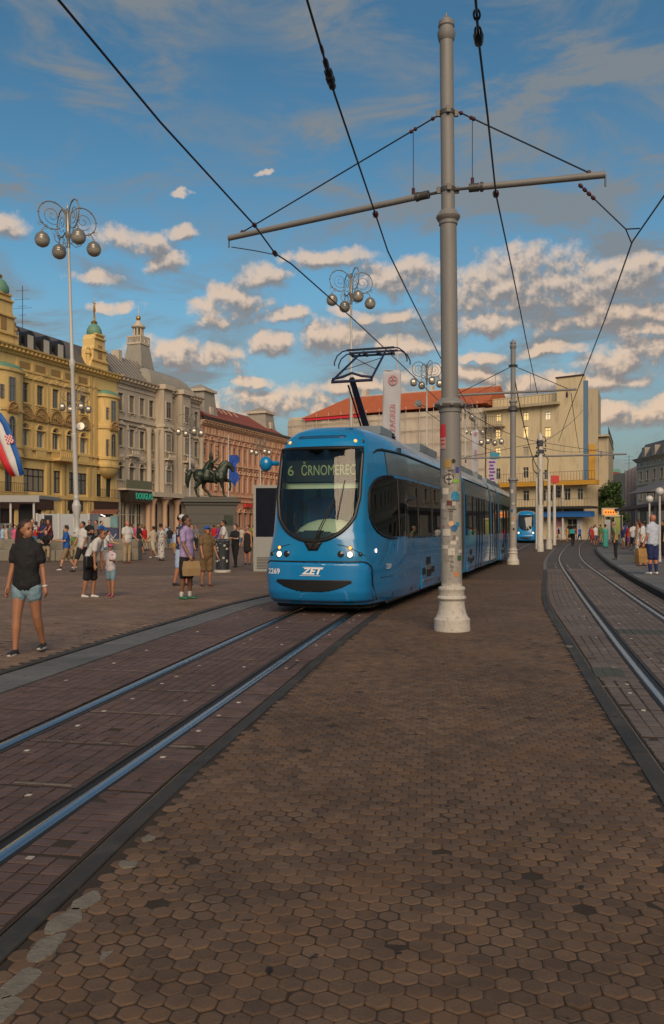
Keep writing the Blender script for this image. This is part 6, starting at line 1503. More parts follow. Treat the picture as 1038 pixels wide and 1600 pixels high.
fg.box('ledge', 0, fg.u(225), -1.1, 0, 5.75, 5.95, M_gry2); fg.box('ledge', fg.u(225), uR, -1.3, 0, 5.2, 5.75, M_gry2)
M_olive = mat('olive_parapet', (.14, .15, .10), .8, var=.2); fg.box('parapet', fg.u(185), fg.u(225), -1.1, -1.0, 5.96, 6.9, M_olive)
fg.box('shop_fascia', fg.u(188), fg.u(224), -1.25, -.05, 4.45, 5.7, M_shop)
M_neon = mat('green_letters', (.02, .30, .20), .4, emit=(.05, .6, .38), estr=.14)
me = text_mesh('DOUGLAS', .98, .03, 'lettering', .01); me.transform(Matrix.Translation((fg.u(211), -1.28, 5.1)) @ Matrix(((.74, 0, 0), (0, 0, -1), (0, 1, 0))).to_4x4()); me.materials.append(M_neon); link('lettering', me, fg.t)
# roofs
mb = MB(); mb.prism([(0, 18.45), (12, 18.45), (9, 21.6), (3.2, 21.6)], -.2, fg.u(236), 'x'); mb.build('roof', M_slate2, fg.t, smooth=0)
for k in range(16): u = k * .75; mb = MB(); mb.tube([(u, .0, 18.5), (u, 3.2, 21.65)], .05, 4); mb.build('roof_seam', M_slate, fg.t)
mb = MB(); N = 8; ring = [(fg.u(238) + (fg.u(300) - fg.u(238)) * 0, 0)]
u0, u1 = fg.u(234), fg.u(300); rings = []
for j in range(N + 1): t_ = j / N; k = math.cos(t_ * PI / 2); h_ = 18.45 + 2.5 * math.sin(t_ * PI / 2); rings.append([(u0 + (1 - k) * 2.5, -.2 + (1 - k) * 3, h_), (u1 - (1 - k) * 4.0, -.2 + (1 - k) * 3, h_), (u1 - (1 - k) * 4.0, 10, h_), (u0 + (1 - k) * 2.5, 10, h_)])
vs = [p for r in rings for p in r]; mb.add(vs, [(j * 4 + i, j * 4 + (i + 1) % 4, (j + 1) * 4 + (i + 1) % 4, (j + 1) * 4 + i) for j in range(N) for i in range(4)] + [tuple(N * 4 + i for i in range(4))]); mb.build('roof', M_slate2, fg.t)
mb = MB(); mb.prism([(0, 18.45), (10, 18.45), (8, 20.3), (2, 20.3)], fg.u(296), uR, 'x'); mb.build('roof', M_slate2, fg.t, smooth=0)
# flared tower: rings of a square section
yt = 4.2; ut = fg.uy(216.5, yt); dzt = fg.zy(216, 540, yt) - 25.0; tw = link('roof_tower', None, fg.t, (ut, yt, 0))
prof = [(3.9, 17.6), (3.2, 19.2), (2.6, 21.2), (2.15, 23.0), (1.80, 24.4), (1.62, 25.0)]; mb = MB(); vs = [(sx * r, sy * r, z) for r, z in prof for sx, sy in ((-1, -1), (1, -1), (1, 1), (-1, 1))]
mb.add(vs, [(j * 4 + i, j * 4 + (i + 1) % 4, (j + 1) * 4 + (i + 1) % 4, (j + 1) * 4 + i) for j in range(len(prof) - 1) for i in range(4)] + [tuple(len(prof) * 4 - 4 + i for i in range(4))]); mb.build('tower_roof', M_slate2, tw, smooth=0)
mb = MB(); mb.box(-1.8, 1.8, -1.8, 1.8, 25.0, 25.25); mb.box(-1.75, 1.75, -1.75, 1.75, 25.9, 26.05)
for i in range(7):
    for s in (-1, 1): mb.box(-1.7 + .5 * i, -1.45 + .5 * i, s * 1.7 - .05, s * 1.7 + .05, 25.25, 25.9); mb.box(s * 1.7 - .05, s * 1.7 + .05, -1.7 + .5 * i, -1.45 + .5 * i, 25.25, 25.9)
mb.build('tower_gallery', M_gry2, tw, smooth=0)
mb = MB()
for i in range(8): a = PI / 8 + PI / 4 * i; mb.box(.95 * math.cos(a) - .15, .95 * math.cos(a) + .15, .95 * math.sin(a) - .15, .95 * math.sin(a) + .15, 25.25, 27.2)
mb.lathe([(1.1, 27.1), (1.45, 27.2), (1.5, 27.35), (.95, 27.5), (.6, 27.9), (.35, 28.05), (.2, 28.15)], n=16); mb.build('lantern', M_gry2, tw)
mb = MB(); mb.ball((0, 0, 28.4), .52, 12, 8, (1, 1, .62)); mb.lathe([(.06, 28.6), (.03, 30.0)], n=6); mb.build('finial', M_gold, tw)
tw.location.z = dzt; tw.scale = (.58, .58, 1)
for o in tw.children: pass
# chimney and corner tower towards the salmon house
fg.box('chimney', fg.uy(186, 2.5), fg.uy(191, 2.5), 2.5, 3.5, 20.5, 22.2, M_gry2)
def corner_tower(fa, u, y, w, z0, z1, zt, m1, m2):
    t_ = link('corner_tower', None, fa.t, (u, y, 0)); pr = [(w, z0), (w * .82, z0 + (z1 - z0) * .4), (w * .70, z1)]; mb = MB(); vs = [(sx * r, sy * r, z) for r, z in pr for sx, sy in ((-1, -1), (1, -1), (1, 1), (-1, 1))]
    mb.add(vs, [(j * 4 + i, j * 4 + (i + 1) % 4, (j + 1) * 4 + (i + 1) % 4, (j + 1) * 4 + i) for j in range(2) for i in range(4)]); mb.build('tower_roof', m1, t_, smooth=0)
    mb = MB(); mb.box(-w * .85, w * .85, -w * .85, w * .85, z1, z1 + .35); mb.build('tower_cornice', m2, t_, smooth=0)
    mb = MB(); mb.add([(-w * .8, -w * .8, z1 + .35), (w * .8, -w * .8, z1 + .35), (w * .8, w * .8, z1 + .35), (-w * .8, w * .8, z1 + .35), (0, 0, zt)], [(0, 1, 4), (1, 2, 4), (2, 3, 4), (3, 0, 4)]); mb.build('tower_hat', m1, t_, smooth=0)
    mb = MB(); mb.box(-.4, .4, -w * .93, -w * .7, z0 + 1.0, z0 + 2.0); mb.build('dormer', m2, t_, smooth=0); return t_
# ---------------------------------------------------------------- salmon house
fp = Fac('salmon_house', 'long salmon-pink house with red tiled roof behind the bronze rider', left_origin(313.5), ANG, M_pnk)
upx = [fp.u(321)] + [fp.u(331)] + [fp.u(342 + 8.3 * k) for k in range(0, 15)]
for u in upx:
    fp.win(u, 10.9, 12.8, .55, fr=M_wfr, mull=1); pediment(fp, u, 13.3, 1.05, M_pnk2, 'arch'); fp.box('pilaster', u + .6, u + .85, -.12, .02, 6.6, 13.0, M_pnk2)
    fp.win(u, 6.6, 8.7, .55, fr=M_wfr, mull=1); pediment(fp, u, 9.2, .95, M_pnk2, 'arch')
    fp.win(u, 1.6, 4.1, .75, True, fr=M_wfr, mull=1); pediment(fp, u, 3.75, 1.0, M_pnk2, 'arch')
    fp.box('frieze_bracket', u - .12, u + .12, -.2, .02, 14.1, 14.9, M_pnk2); fp.box('frieze_bracket', u + .6, u + .84, -.2, .02, 14.1, 14.9, M_pnk2)
uP = fp.u(452)
fp.wall(0, uP, 0, 15.5); fp.band(fp.u(318), uP, 9.9, 13.95, .03, M_pnkd, 'red_field') if False else None
fp.band(0, uP, 14.0, 14.15, .15, M_pnk2); fp.band(0, uP, 10.2, 10.45, .18, M_pnk2); fp.band(0, uP, 9.75, 9.9, .1, M_pnkd); fp.band(0, uP, 5.9, 6.2, .2, M_pnk2); fp.band(0, uP, 5.2, 5.4, .15, M_pnk2)
for px in (315.5, 337):
    for k in range(12): u = fp.u(px); fp.box('quoin', u - (.45 if k % 2 else .3), u + (.45 if k % 2 else .3), -.16, .02, 6.6 + k * .6, 7.1 + k * .6, M_pnk2)
fp.cornice(0, uP, 15.75, .7, .6, M_pnk2, .8); fp.band(0, uP, 15.76, 16.3, .55, M_shop, 'gutter')
fp.box('shop_sign', fp.u(380), fp.u(391), -.5, -.1, 4.55, 5.1, cm('sign_red', (.5, .03, .03)))
mb = MB(); mb.prism([(-.4, 16.3), (12, 16.3), (7, 19.2), (4.5, 19.2)], fp.u(322), fp.u(440), 'x'); mb.build('roof', M_red, fp.t, smooth=0)
for px in (345, 352, 360, 367, 375, 384): mb = MB(); u = fp.u(px); mb.tube([(u - .5, 1.0, 17.6), (u + .4, 2.2, 18.4)], .07, 4); mb.build('snow_guard', M_pnk2, fp.t)
corner_tower(fp, fp.uy(313, 2.4), 2.4, 2.0, 15.9, fp.zy(313, 614, 2.4), fp.zy(313, 600, 2.4), M_slate2, M_gry2); corner_tower(fp, fp.uy(408, 2.8), 2.8, 2.05, 16.2, fp.zy(408, 648, 2.8), fp.zy(408, 636, 2.8), M_slate2, M_gry2)
# ---------------------------------------------------------------- scaffold-wrapped block with orange roof
def line_at(px, Y): return ((px - CX) / F * Y, Y)
A0 = line_at(450, 138); A1 = line_at(759, 121.2); angw = math.atan2(A1[1] - A0[1], A1[0] - A0[0])
M_wrap = facmat('building_wrap', (.50, .43, .35), var=.2); M_wrapw = mat('plastic_white', (.50, .47, .43), .5)
fw = Fac('wrapped_house', 'long house under a bright orange roof, its front covered with pale scaffold sheeting', A0, angw, M_wrap, 14)
uW = fw.u(758.5); zt_ = lambda px: 0
ztop = 20.0
zt_l = fw.z(480, 655); zt_r = fw.z(757, 637)
mb = MB(); n_, m_ = 60, 26; V = [(uW * i / n_, -.15 * abs(math.sin(i * .62)) - .08 * math.sin(j * 1.9 + i * .4), (zt_l + (zt_r - zt_l) * i / n_) * j / m_) for j in range(m_ + 1) for i in range(n_ + 1)]
mb.add(V, [(j * (n_ + 1) + i, j * (n_ + 1) + i + 1, (j + 1) * (n_ + 1) + i + 1, (j + 1) * (n_ + 1) + i) for j in range(m_) for i in range(n_)]); mb.build('sheeting', M_wrap, fw.t)
fw.box('wall', .1, uW - .1, .3, 12, 0, min(zt_l, zt_r) - .3, M_wrap)
for i in range(15):
    u = uW * (i + .5) / 15; mb = MB(); mb.tube([(u, -.35, 0), (u, -.35, min(zt_l, zt_r) + 1.0)], .05, 5); mb.build('scaffold_pole', M_wrapw, fw.t)
for k in range(9): mb = MB(); z = 2 + k * 2.05; mb.tube([(0, -.38, z), (uW, -.38, z)], .045, 5); mb.build('scaffold_ledger', M_crm2, fw.t)
fw.box('red_banner', fw.u(478), fw.u(565), -.45, -.4, fw.z(520, 655), fw.z(520, 651.5), cm('bright_red', (.62, .02, .05))); fw.box('parapet', 0, fw.u(500), .5, 4, zt_l - .3, zt_l + .5, M_tan)
zr = fw.z(600, 618, 5); ua, ub, uc = fw.u(474), fw.u(517), fw.u(762)
ze = zt_l + .1
mb = MB(); mb.add([(ua, -.6, ze), (uc, -.6, zt_r + .6), (ub, 6, zr + .4), (uc, 6, zr + .2), (ua, 13, ze), (uc, 13, zt_r)], [(0, 1, 3, 2), (0, 2, 4), (2, 3, 5, 4), (1, 5, 3), (0, 4, 5, 1)]); mb.build('roof', M_orange, fw.t, smooth=0)
mb = MB(); mb.tube([(ub, 6, zr + .45), (uc, 6, zr + .25)], .14, 6); mb.build('ridge', M_wrapw, fw.t)
fw.box('chimney', fw.u(538), fw.u(545), 6, 7.2, zr, zr + 1.4, M_tan); fw.box('chimney', fw.u(648), fw.u(652), 6, 7, zr, zr + 1.2, M_tan);
# ---------------------------------------------------------------- cream modern block with tall slab
B1 = line_at(911, 112.0); B0 = line_at(760, 120.8); angb = math.atan2(B1[1] - B0[1], B1[0] - B0[0])
fc = Fac('cream_block', 'cream modernist block with tall blank slab and orange ledge closing the street', B0, angb, M_crm, 14)
def cw(px, y0, y1, wpx, gl=M_win, mull=2, fr=M_wfrw, cut=True, y=0): u0, u1 = fc.u(px - wpx / 2), fc.u(px + wpx / 2); return fc.win((u0 + u1) / 2, fc.z(px, y1), fc.z(px, y0), u1 - u0, mull=mull, fr=fr, glass=gl, cut=cut, y=y)
M_wsun2 = mat('pale_sunset_glow_pane', (.5, .44, .34), .25, emit=(1, .80, .5), estr=.55)  # paler sunset reflection, put into the pane as a glow
for px, y0, y1, w, g_ in ((779, 647, 658.5, 8, M_wsun), (778, 671, 686, 8, M_wsun), (778, 699.5, 714, 9, M_wsun), (778, 732, 749, 8, M_win), (822, 644.5, 657, 9, M_wsun), (821.5, 666, 684, 9, M_wsun), (821.5, 698, 712, 9, M_crm2), (821.5, 730, 747, 9, M_win), (822, 766, 783, 10, M_win),
        (856, 643.5, 656, 9, M_wsun2), (856, 667.5, 683, 10, M_wsun), (853, 734, 749, 6, M_win), (849, 766, 783, 8, M_win), (863, 764, 783, 8, M_win), (886.5, 763, 782, 10, M_win), (906.5, 763, 781, 9, M_win)):
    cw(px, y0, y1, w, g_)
uT = fc.u(842); uS = fc.u(869.5); uX = fc.u(911.5); ztr = fc.z(820, 634.5); zS = fc.z(890, 589)
for a, b in ((782, 800), (886, 902)): cw((a + b) / 2, 810, 842, b - a, M_shop, 2)
fc.wall(0, uS, 0, ztr); fc.depth = .9; fc.wall(uS, uX, 0, zS, 'slab_wall')
fc.box('recess_shade', fc.u(842.3), uS, -.02, .0, ztr - 13.2, ztr - .2, M_crm2) if False else None
fc.box('penthouse', 0, uS, 2.0, 10, ztr, fc.z(800, 617), M_crm); fc.box('terrace_edge', -.2, fc.u(876), -.9, 0, ztr - .25, ztr + .1, M_crm2); iron_rail(fc, 0, fc.u(873), ztr + .1, ztr + 1.2, -.7, 'terrace_railing', .5)
fc.box('slab_cap', uS - .1, uX + .1, -.12, .3, zS, zS + .18, M_brown)
# balcony at upper left, orange ledge, shop band
zb = fc.z(775, 668); fc.box('balcony_floor', -.3, fc.u(790), -1.2, 0, zb, zb + .2, M_crm2); iron_rail(fc, -.3, fc.u(790), zb + .2, zb + 1.5, -1.1, 'balcony_railing', .3)
M_ylw = mat('orange_ledge_paint', (.52, .27, .03), .6, var=.12, nscale=1)
zl = fc.z(850, 757); fc.box('ledge', fc.u(785), uX + 2.2, -1.3, 0, zl - .25, zl + .35, M_ylw); iron_rail(fc, fc.u(785), uX + 2.0, zl + .35, zl + 1.6, -1.2, 'ledge_railing', .4)
zc_ = fc.z(850, 796); fc.box('canopy', fc.u(800), uX + 2.0, -2.2, 0, zc_, zc_ + .3, M_iron2); iron_rail(fc, fc.u(800), uX + 1.8, zc_ + .3, zc_ + 1.4, -2.0, 'canopy_railing', .4)
fc.box('blue_fascia', fc.u(846), uX + 1.6, -1.6, -.1, fc.z(880, 808), fc.z(880, 799.5), cm('fascia_blue', (.02, .13, .42)))
M_shopw = mat('white_shopfront', (.52, .50, .47), .6, var=.1); fc.box('white_shopfront', fc.u(869), fc.u(884), -.3, -.05, 0, fc.z(880, 809), M_shopw); fc.box('white_shopfront', fc.u(903), uX, -.3, -.05, 0, fc.z(880, 809), M_shopw)
fc.box('poster', fc.u(871), fc.u(880), -.36, -.3, 1.8, 3.6, M_pink); 
for px in (846,): fc.box('rain_pipe', fc.u(px), fc.u(px) + .15, -.15, 0, 3, ztr - .4, M_crm2)
fc.box('shade_strip', fc.u(842.4), fc.u(869.3), -.05, -.003, ztr - 3.9 * 1.9, ztr - .26, M_crm2) if False else None
# street side of the block: blue edge, second slab, balconies, running down the street
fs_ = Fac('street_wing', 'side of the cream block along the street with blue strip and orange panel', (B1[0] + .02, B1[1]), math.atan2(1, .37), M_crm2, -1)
def sz(px, py): return fs_.z(px, py)
ang2 = math.atan2(1, .37)
def sbox(name, p0, p1, y0, y1, za, zb_, m): return fs_.box(name, p0, p1, y0, y1, za, zb_, m)
M_bluep = mat('blue_panel', (.075, .15, .25), .5, var=.1, nscale=.8)
sbox('blue_strip', 0, .9, -.62, .0, 7.5, zS - .7, M_bluep)
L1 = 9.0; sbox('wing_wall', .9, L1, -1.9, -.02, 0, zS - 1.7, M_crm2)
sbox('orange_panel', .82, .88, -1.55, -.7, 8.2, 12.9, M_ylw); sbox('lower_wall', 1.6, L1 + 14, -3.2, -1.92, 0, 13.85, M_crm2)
for z in (6.8, 13.9): 
    sbox('balcony_floor', 1.0, L1 + 14, -3.3, 0, z, z + .25, M_crm2); iron_rail(fs_, 1.0, L1 + 14, z + .25, z + 1.3, -3.2, 'balcony_railing', .45)
for k in range(4):
    for z in (3.6, 7.8, 11.2, 15): fs_.win(L1 + 2 + 3.4 * k, z, z + 1.9, 1.7, fr=M_wfr)
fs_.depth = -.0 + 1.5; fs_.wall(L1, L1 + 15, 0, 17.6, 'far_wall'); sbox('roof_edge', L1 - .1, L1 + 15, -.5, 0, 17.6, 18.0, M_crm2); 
sbox('street_sign', -1.6, -.2, -2.4, -2.3, 11.0, 11.7, cm('sign_blue', (.02, .10, .30)))
# banner with violet lettering on the facade
t = thing('banner', 'narrow white and violet banner with a blue sign above, left of the second tramline pole', 'banner', Vector((*line_at(765, 90), 0)))
mb = MB(); mb.lathe([(.06, 0), (.05, 9.8)], n=6); mb.build('pole', M_lpole, t); mb = MB(); mb.box(-.15, .75, -.06, -.04, 6.2, 9.0); cl = mb.build('cloth', M_ban, t, smooth=0)
for k in range(7): mb = MB(); mb.box(-.08 + .08 * (k % 2), .62 - .1 * (k % 3), -.08, -.06, 6.4 + k * .36, 6.6 + k * .36); mb.build('lettering', mat('violet', (.16, .02, .24), .6), cl, smooth=0)
mb = MB(); mb.box(.05, 1.1, -.12, -.06, 9.0, 9.7); mb.build('blue_sign', cm('sign_teal', (.02, .22, .34)), t, smooth=0)
# ---------------------------------------------------------------- right side of the street
fr_ = Fac('tan_palace', 'tan stone palace with dark mansard roof at the right edge', (54.9, 150), -PI / 2, M_tan, 20)
# local +x now runs towards the camera, outward side faces the street
for k in range(46):
    u = 2.2 + 3.1 * k
    fr_.win(u, 10.0, 11.6, 1.05); surround(fr_, u, 10.0, 11.6, 1.05, M_tan)
    fr_.win(u, 6.7, 8.6, 1.05); surround(fr_, u, 6.7, 8.6, 1.05, M_tan)
    if k % 2 == 0: fr_.win(u + .9, 1.0, 4.6, 3.6, mull=3, fr=M_wfr, glass=M_shop, name='shop_window')
    fr_.box('frieze_bracket', u - .2, u + .2, -.3, .0, 12.6, 13.1, M_tan)
fr_.wall(0, 144, 0, 13.6); fr_.cornice(-.2, 144, 13.9, .8, .6, M_tan, None); fr_.band(0, 144, 12.2, 12.4, .15, M_tan); fr_.band(0, 144, 9.2, 9.4, .15, M_tan); fr_.band(0, 144, 5.2, 5.6, .3, M_tan)
mb = MB(); mb.prism([(0, 13.9), (18, 13.9), (15, 16.6), (1.6, 16.6)], 0, 144, 'x'); mb.build('roof', M_slate, fr_.t, smooth=0)
for k in range(30): u = 3 + 4.6 * k; mb = MB(); mb.box(u - .7, u + .7, .1, 1.6, 14.1, 15.8); mb.build('dormer', M_slate2, fr_.t, smooth=0)
# grey netting in front of the next house
t = thing('netted_house', 'house wrapped in grey netting between the trees and the tan palace', 'building', Vector((*line_at(976, 158), 0)), 0)
w_ = (997 - 976) * 158 / F; h0, h1 = H + (826 - 737) * 158 / F, H + (826 - 727) * 158 / F
mb = MB(); M_net = mat('grey_netting', (.20, .18, .20), .9, var=.2, nscale=1, bump=.3, bscale=6)
n_ = 14; V = [(w_ * i / n_, -.2 * abs(math.sin(i * .8)), z) for z in (0, 1) for i in range(n_ + 1)]; V = [(x, y, (h0 + (h1 - h0) * x / w_) * z) for x, y, z in V]
mb.add(V, [(i, i + 1, n_ + 2 + i, n_ + 1 + i) for i in range(n_)]); mb.build('netting', M_net, t)
mb = MB(); mb.box(.1, w_ - .05, .3, 14, 0, h0 - .2); mb.build('wall', M_crm2, t, smooth=0)
for k in range(5): mb = MB(); mb.tube([(w_ * k / 4, -.25, 0), (w_ * k / 4, -.25, h0 + .3)], .06, 4); mb.build('scaffold_pole', M_net, t)
# houses at the far end: cream one with red roof, long green roof
t = thing('far_house', 'far cream house with a red tiled roof above the street tree', 'building', Vector((*line_at(938, 185), 0)))
w_ = 37 * 185 / F; hz = lambda y: H + (826 - y) * 185 / F
mb = MB(); mb.box(0, w_, 0, 12, 0, hz(752)); mb.build('wall', M_crm, t, smooth=0); mb = MB(); mb.add([(-.3, -.4, hz(752)), (w_ + .3, -.4, hz(742)), (w_ + .3, 6, hz(734)), (-.3, 6, hz(745)), (-.3, 12, hz(752)), (w_ + .3, 12, hz(742))], [(0, 1, 2, 3), (3, 2, 5, 4)]); mb.build('roof', M_red, t, smooth=0)
for k in range(3):
    for j in range(4): mb = MB(); mb.box(1 + 1.6 * k, 1.7 + 1.6 * k, -.06, 0, 2.5 + 2.3 * j, 3.9 + 2.3 * j); mb.build('window', M_win, t, smooth=0)
t = thing('far_house', 'long house with a pale green copper roof at the vanishing end of the street', 'building', Vector((*line_at(932, 230), 0)))
hz = lambda y: H + (826 - y) * 230 / F; w_ = 44 * 230 / F
mb = MB(); mb.box(0, w_, 0, 12, 0, hz(746)); mb.build('wall', M_tan, t, smooth=0); mb = MB(); mb.prism([(-.4, hz(746)), (12.4, hz(746)), (8, hz(731)), (4, hz(731))], -.2, w_, 'x'); mb.build('roof', M_cu, t, smooth=0)
for px, Y in ((954, 232), (983, 160)):
    a = thing('roof_antenna', 'tiny roof aerial above the %s' % ('green roof' if px == 954 else 'grey netting'), 'antenna', Pt(px, 732, Y)); mb = MB(); mb.tube([(0, 0, -.5), (0, 0, 4 if Y > 200 else 2.6)], .05, 4)
    for z in (1.0, 1.6, 2.2): mb.tube([(-.9, 0, z), (.9, 0, z + .1)], .03, 4)
    mb.build('mast', M_wire, a)
# leafy street tree
def tree(name, label, base, h, cr, seed, m_leaf, n=5200, ls=.16):
    rnd = random.Random(seed); t = thing(name, label, 'tree', base); mb = MB(); mb.tube([(0, 0, 0), (.1, 0, h * .3), (0, .1, h * .55), (.1, 0, h * .8)], [.22, .17, .12, .04], 8)
    clumps = []
    for k in range(15):
        a = rnd.uniform(0, 2 * PI); rr = cr * rnd.uniform(.25, .8); z = h * rnd.uniform(.36, .92); c = Vector((rr * math.cos(a), rr * math.sin(a), z)); clumps.append((c, rnd.uniform(.3, .5) * cr)); mb.tube([(0, 0, h * rnd.uniform(.25, .5)), c * .6 + Vector((0, 0, h * .15)), c], [.09, .06, .02], 5)
    mb.build('trunk', mat('bark', (.05, .04, .03), .9), t); lf = MB()
    for i in range(n):
        c, r = clumps[rnd.randrange(len(clumps))]; d = Vector((rnd.gauss(0, 1), rnd.gauss(0, 1), rnd.gauss(0, .8))).normalized() * r * rnd.random() ** .35; p = c + d
        q = Euler((rnd.uniform(-1, 1), rnd.uniform(-1, 1), rnd.uniform(0, 6))).to_matrix(); s = ls * rnd.uniform(.6, 1.3)
        lf.add([p + q @ Vector(v) for v in ((-s, 0, 0), (0, -s * .5, .02), (s, 0, 0), (0, s * .5, .02))], [(0, 1, 2, 3)])
    o = lf.build('crown', m_leaf, t, smooth=0, recalc=False); return t
M_leaf = mat('leaves', (.045, .085, .018), .6, var=.3, nscale=1.5, island=.45)
tree('street_tree', 'leafy green street tree between the cream block and the netted house', Vector((*line_at(951, 112), 0)), 7.9, 2.0, 3, M_leaf)
tree('street_tree', 'lower tree right behind the orange display board', Vector((*line_at(966, 120), 0)), 5.6, 1.5, 5, M_leaf, 2600)
# stop shelter with orange display, canopies of the right platform
t = thing('display_board', 'stop display with bright orange matrix on a pale frame, right of the street', 'display', Vector((*line_at(954, 88), .0))); s = 88 / F
mb = MB(); mb.box(-14 * s, 13 * s, -.1, .15, (826 - 806) * s + H, (826 - 793.5) * s + H); mb.box(-13 * s, -12 * s, -.05, .05, 0, H + 20 * s); mb.box(11 * s, 12 * s, -.05, .05, 0, H + 20 * s); mb.build('frame', M_crm2, t, smooth=0)
mb = MB(); mb.box(-11 * s, 9 * s, -.14, -.1, (826 - 804) * s + H, (826 - 796.5) * s + H); sc1 = mb.build('matrix_screen', mat('orange_matrix', (.35, .08, .01), .5, var=.4, nscale=9, emit=(1, .26, .03), estr=1.0), t, smooth=0)
for k in range(5): mb = MB(); mb.box((-9 + 4 * k) * s, (-7 + 4 * k) * s, -.16, -.14, H + 24 * s, H + 27 * s); mb.build('matrix_digit', M_brown, sc1, smooth=0)
t = thing('stop_shelter', 'small tram shelter with a white poster wall and green-framed timetable', 'shelter', Vector((*line_at(958, 82), .12))); s = 82 / F
mb = MB(); mb.box(-15 * s, 14 * s, -.3, 1.4, H + 17 * s, H + 19 * s); mb.build('shelter_roof', M_crm, t, smooth=0)
mb = MB(); mb.box(-14 * s, -5 * s, -.2, -.1, .3, H + 12 * s); mb.build('poster_wall', mat('poster_grey', (.33, .34, .36), .5), t, smooth=0); mb = MB(); mb.box(2 * s, 12 * s, -.2, -.12, .8, H + 16 * s); bd = mb.build('timetable', mat('yellow_green', (.25, .27, .06), .6), t, smooth=0)
for x in (1 * s, 12.5 * s, -14.5 * s): mb = MB(); mb.box(x, x + .08, -.25, -.15, 0, H + 17 * s); mb.build('post', M_crm2, t, smooth=0)
t = thing('platform_canopy', 'long flat grey canopy on slim white posts at the right edge', 'shelter', Vector((KR(62) + 3.6, 62, .12))); t.rotation_euler = (0, 0, math.atan2(1, .2) - PI / 2)
mb = MB(); mb.box(0, 3.6, -30, 16, 2.95, 3.2); mb.build('canopy_roof', M_slate, t, smooth=0)
for k in range(6): mb = MB(); mb.tube([(.4, -28 + 8.5 * k, 0), (.4, -28 + 8.5 * k, 2.95)], .09, 8); mb.build('post', M_lpole, t)
t = thing('roof_fin', 'dark pointed canopy edge reaching in from the right edge above the ball lamps', 'canopy', Pt(1045, 768, 40)); mb = MB(); mb.prism([(-.95, 0), (2.5, .15), (2.5, .55), (.3, .55)], 0, 3, 'y'); mb.build('fin', M_slate, t, smooth=0); mb = MB(); mb.tube([(1.6, 1, 0), (1.6, 1, -3.2)], .08, 8); mb.build('post', M_lpole, t)
# ---------------------------------------------------------------- stalls and low wall at the left
t = thing('market_stall', 'long white-grey stall with a striped awning at the left edge', 'stall', Vector((*line_at(0, 56), 0))); s = 56 / F; t.location.x = -22.4
mb = MB(); mb.box(-3, 81 * s, -2.2, 2, H + 45 * s, H + 50 * s); mb.box(-3, 81 * s, -2.3, -2.2, H + 40 * s, H + 49 * s); mb.build('awning', mat('awning_grey', (.33, .32, .31), .7), t, smooth=0)
for x in (-2.5, .6, 17 * s, 35 * s, 70 * s): mb = MB(); mb.box(x, x + .12, -2.1, -2.0, 0, H + 42 * s); mb.build('post', M_lpole, t, smooth=0)
mb = MB(); mb.box(-3, 30 * s, -1.5, -1.4, 0, H + 8 * s); mb.build('side_panel', mat('stall_glass_grey', (.20, .22, .22), .3), t, smooth=0); mb = MB(); mb.box(36 * s, 62 * s, -.5, -.4, 0, H + 38 * s); mb.build('dark_opening', M_shop, t, smooth=0)
t = thing('grey_container', 'pale grey site container behind the near left lamp', 'container', Vector((*line_at(58, 52), 0))); s = 52 / F
mb = MB(); mb.box(0, 82 * s, 0, 2.4, .3, H + 23 * s); mb.build('box', mat('container_grey', (.36, .38, .40), .5, var=.08, nscale=1), t, smooth=0)
for k in (0, 10, 34, 58, 81): mb = MB(); mb.box(k * s - .05, k * s + .08, -.08, 0, .3, H + 24 * s); mb.build('rib', M_lpole, t, smooth=0)
mb = MB(); mb.box(12 * s, 24 * s, -.06, 0, .5, H + 21 * s); mb.build('window', M_win, t, smooth=0)
t = thing('white_counter', 'white counter top standing right of the near left lamp', 'stall', Vector((*line_at(142, 54), 0))); s = 54 / F
mb = MB(); mb.box(0, 34 * s, 0, 1.5, H + 2 * s, H + 18 * s); mb.build('counter', mat('counter_white', (.42, .42, .40), .5), t, smooth=0)
mb = MB(); mb.box(0, 44 * s, -.3, 0, 0, H + 1.5 * s); bb = mb.build('blue_front', cm('mural_blue', (.035, .045, .12)), t, smooth=0)
mb = MB(); P_ = [((.3 + 1.4 * k / 2.9) * 1.0 + (0), -.33, H - .35 - .28 * (k % 2)) for k in range(9)]; P_ = [(x * .42, y, z) for x, y, z in P_]; mb.tube(P_, .05, 5); mb.build('zigzag_line', M_lpole, bb)
mb = MB(); mb.box(32 * s, 43 * s, -.2, .3, H + 2 * s, H + 20 * s); mb.build('drinks_fridge', mat('fridge_teal', (.14, .26, .27), .3, var=.4, nscale=3), t, smooth=0)
t = thing('awning', 'brown shop awning with a lit tube beneath it, left of the stone house', 'awning', Vector((*line_at(148, 86), 0))); s = 86 / F
mb = MB(); mb.prism([(0, H + 30 * s), (-1.6, H + 24 * s), (-1.6, H + 22.5 * s), (0, H + 27 * s)], 0, 39 * s, 'x'); mb.build('cloth', cm('awning_brown', (.20, .075, .05)), t, smooth=0); mb = MB(); mb.tube([(13 * s, -.8, H + 22 * s), (20 * s, -.8, H + 19 * s)], .06, 5); mb.build('light_tube', mat('tube_light', (.9, .9, .9), .4, emit=(1, .95, .9), estr=1.2), t)
t = thing('stone_seat_wall', 'two-stepped low stone wall with people sitting on it at the left', 'wall', Vector((*line_at(0, 37.6), 0))); s = 37.6 / F
M_stw = mat('seat_stone', (.20, .18, .145), .85, var=.2, nscale=1.5, dirt=((.10, .085, .06), .6, 2), bump=.3, bscale=15)
u_ = -6.0
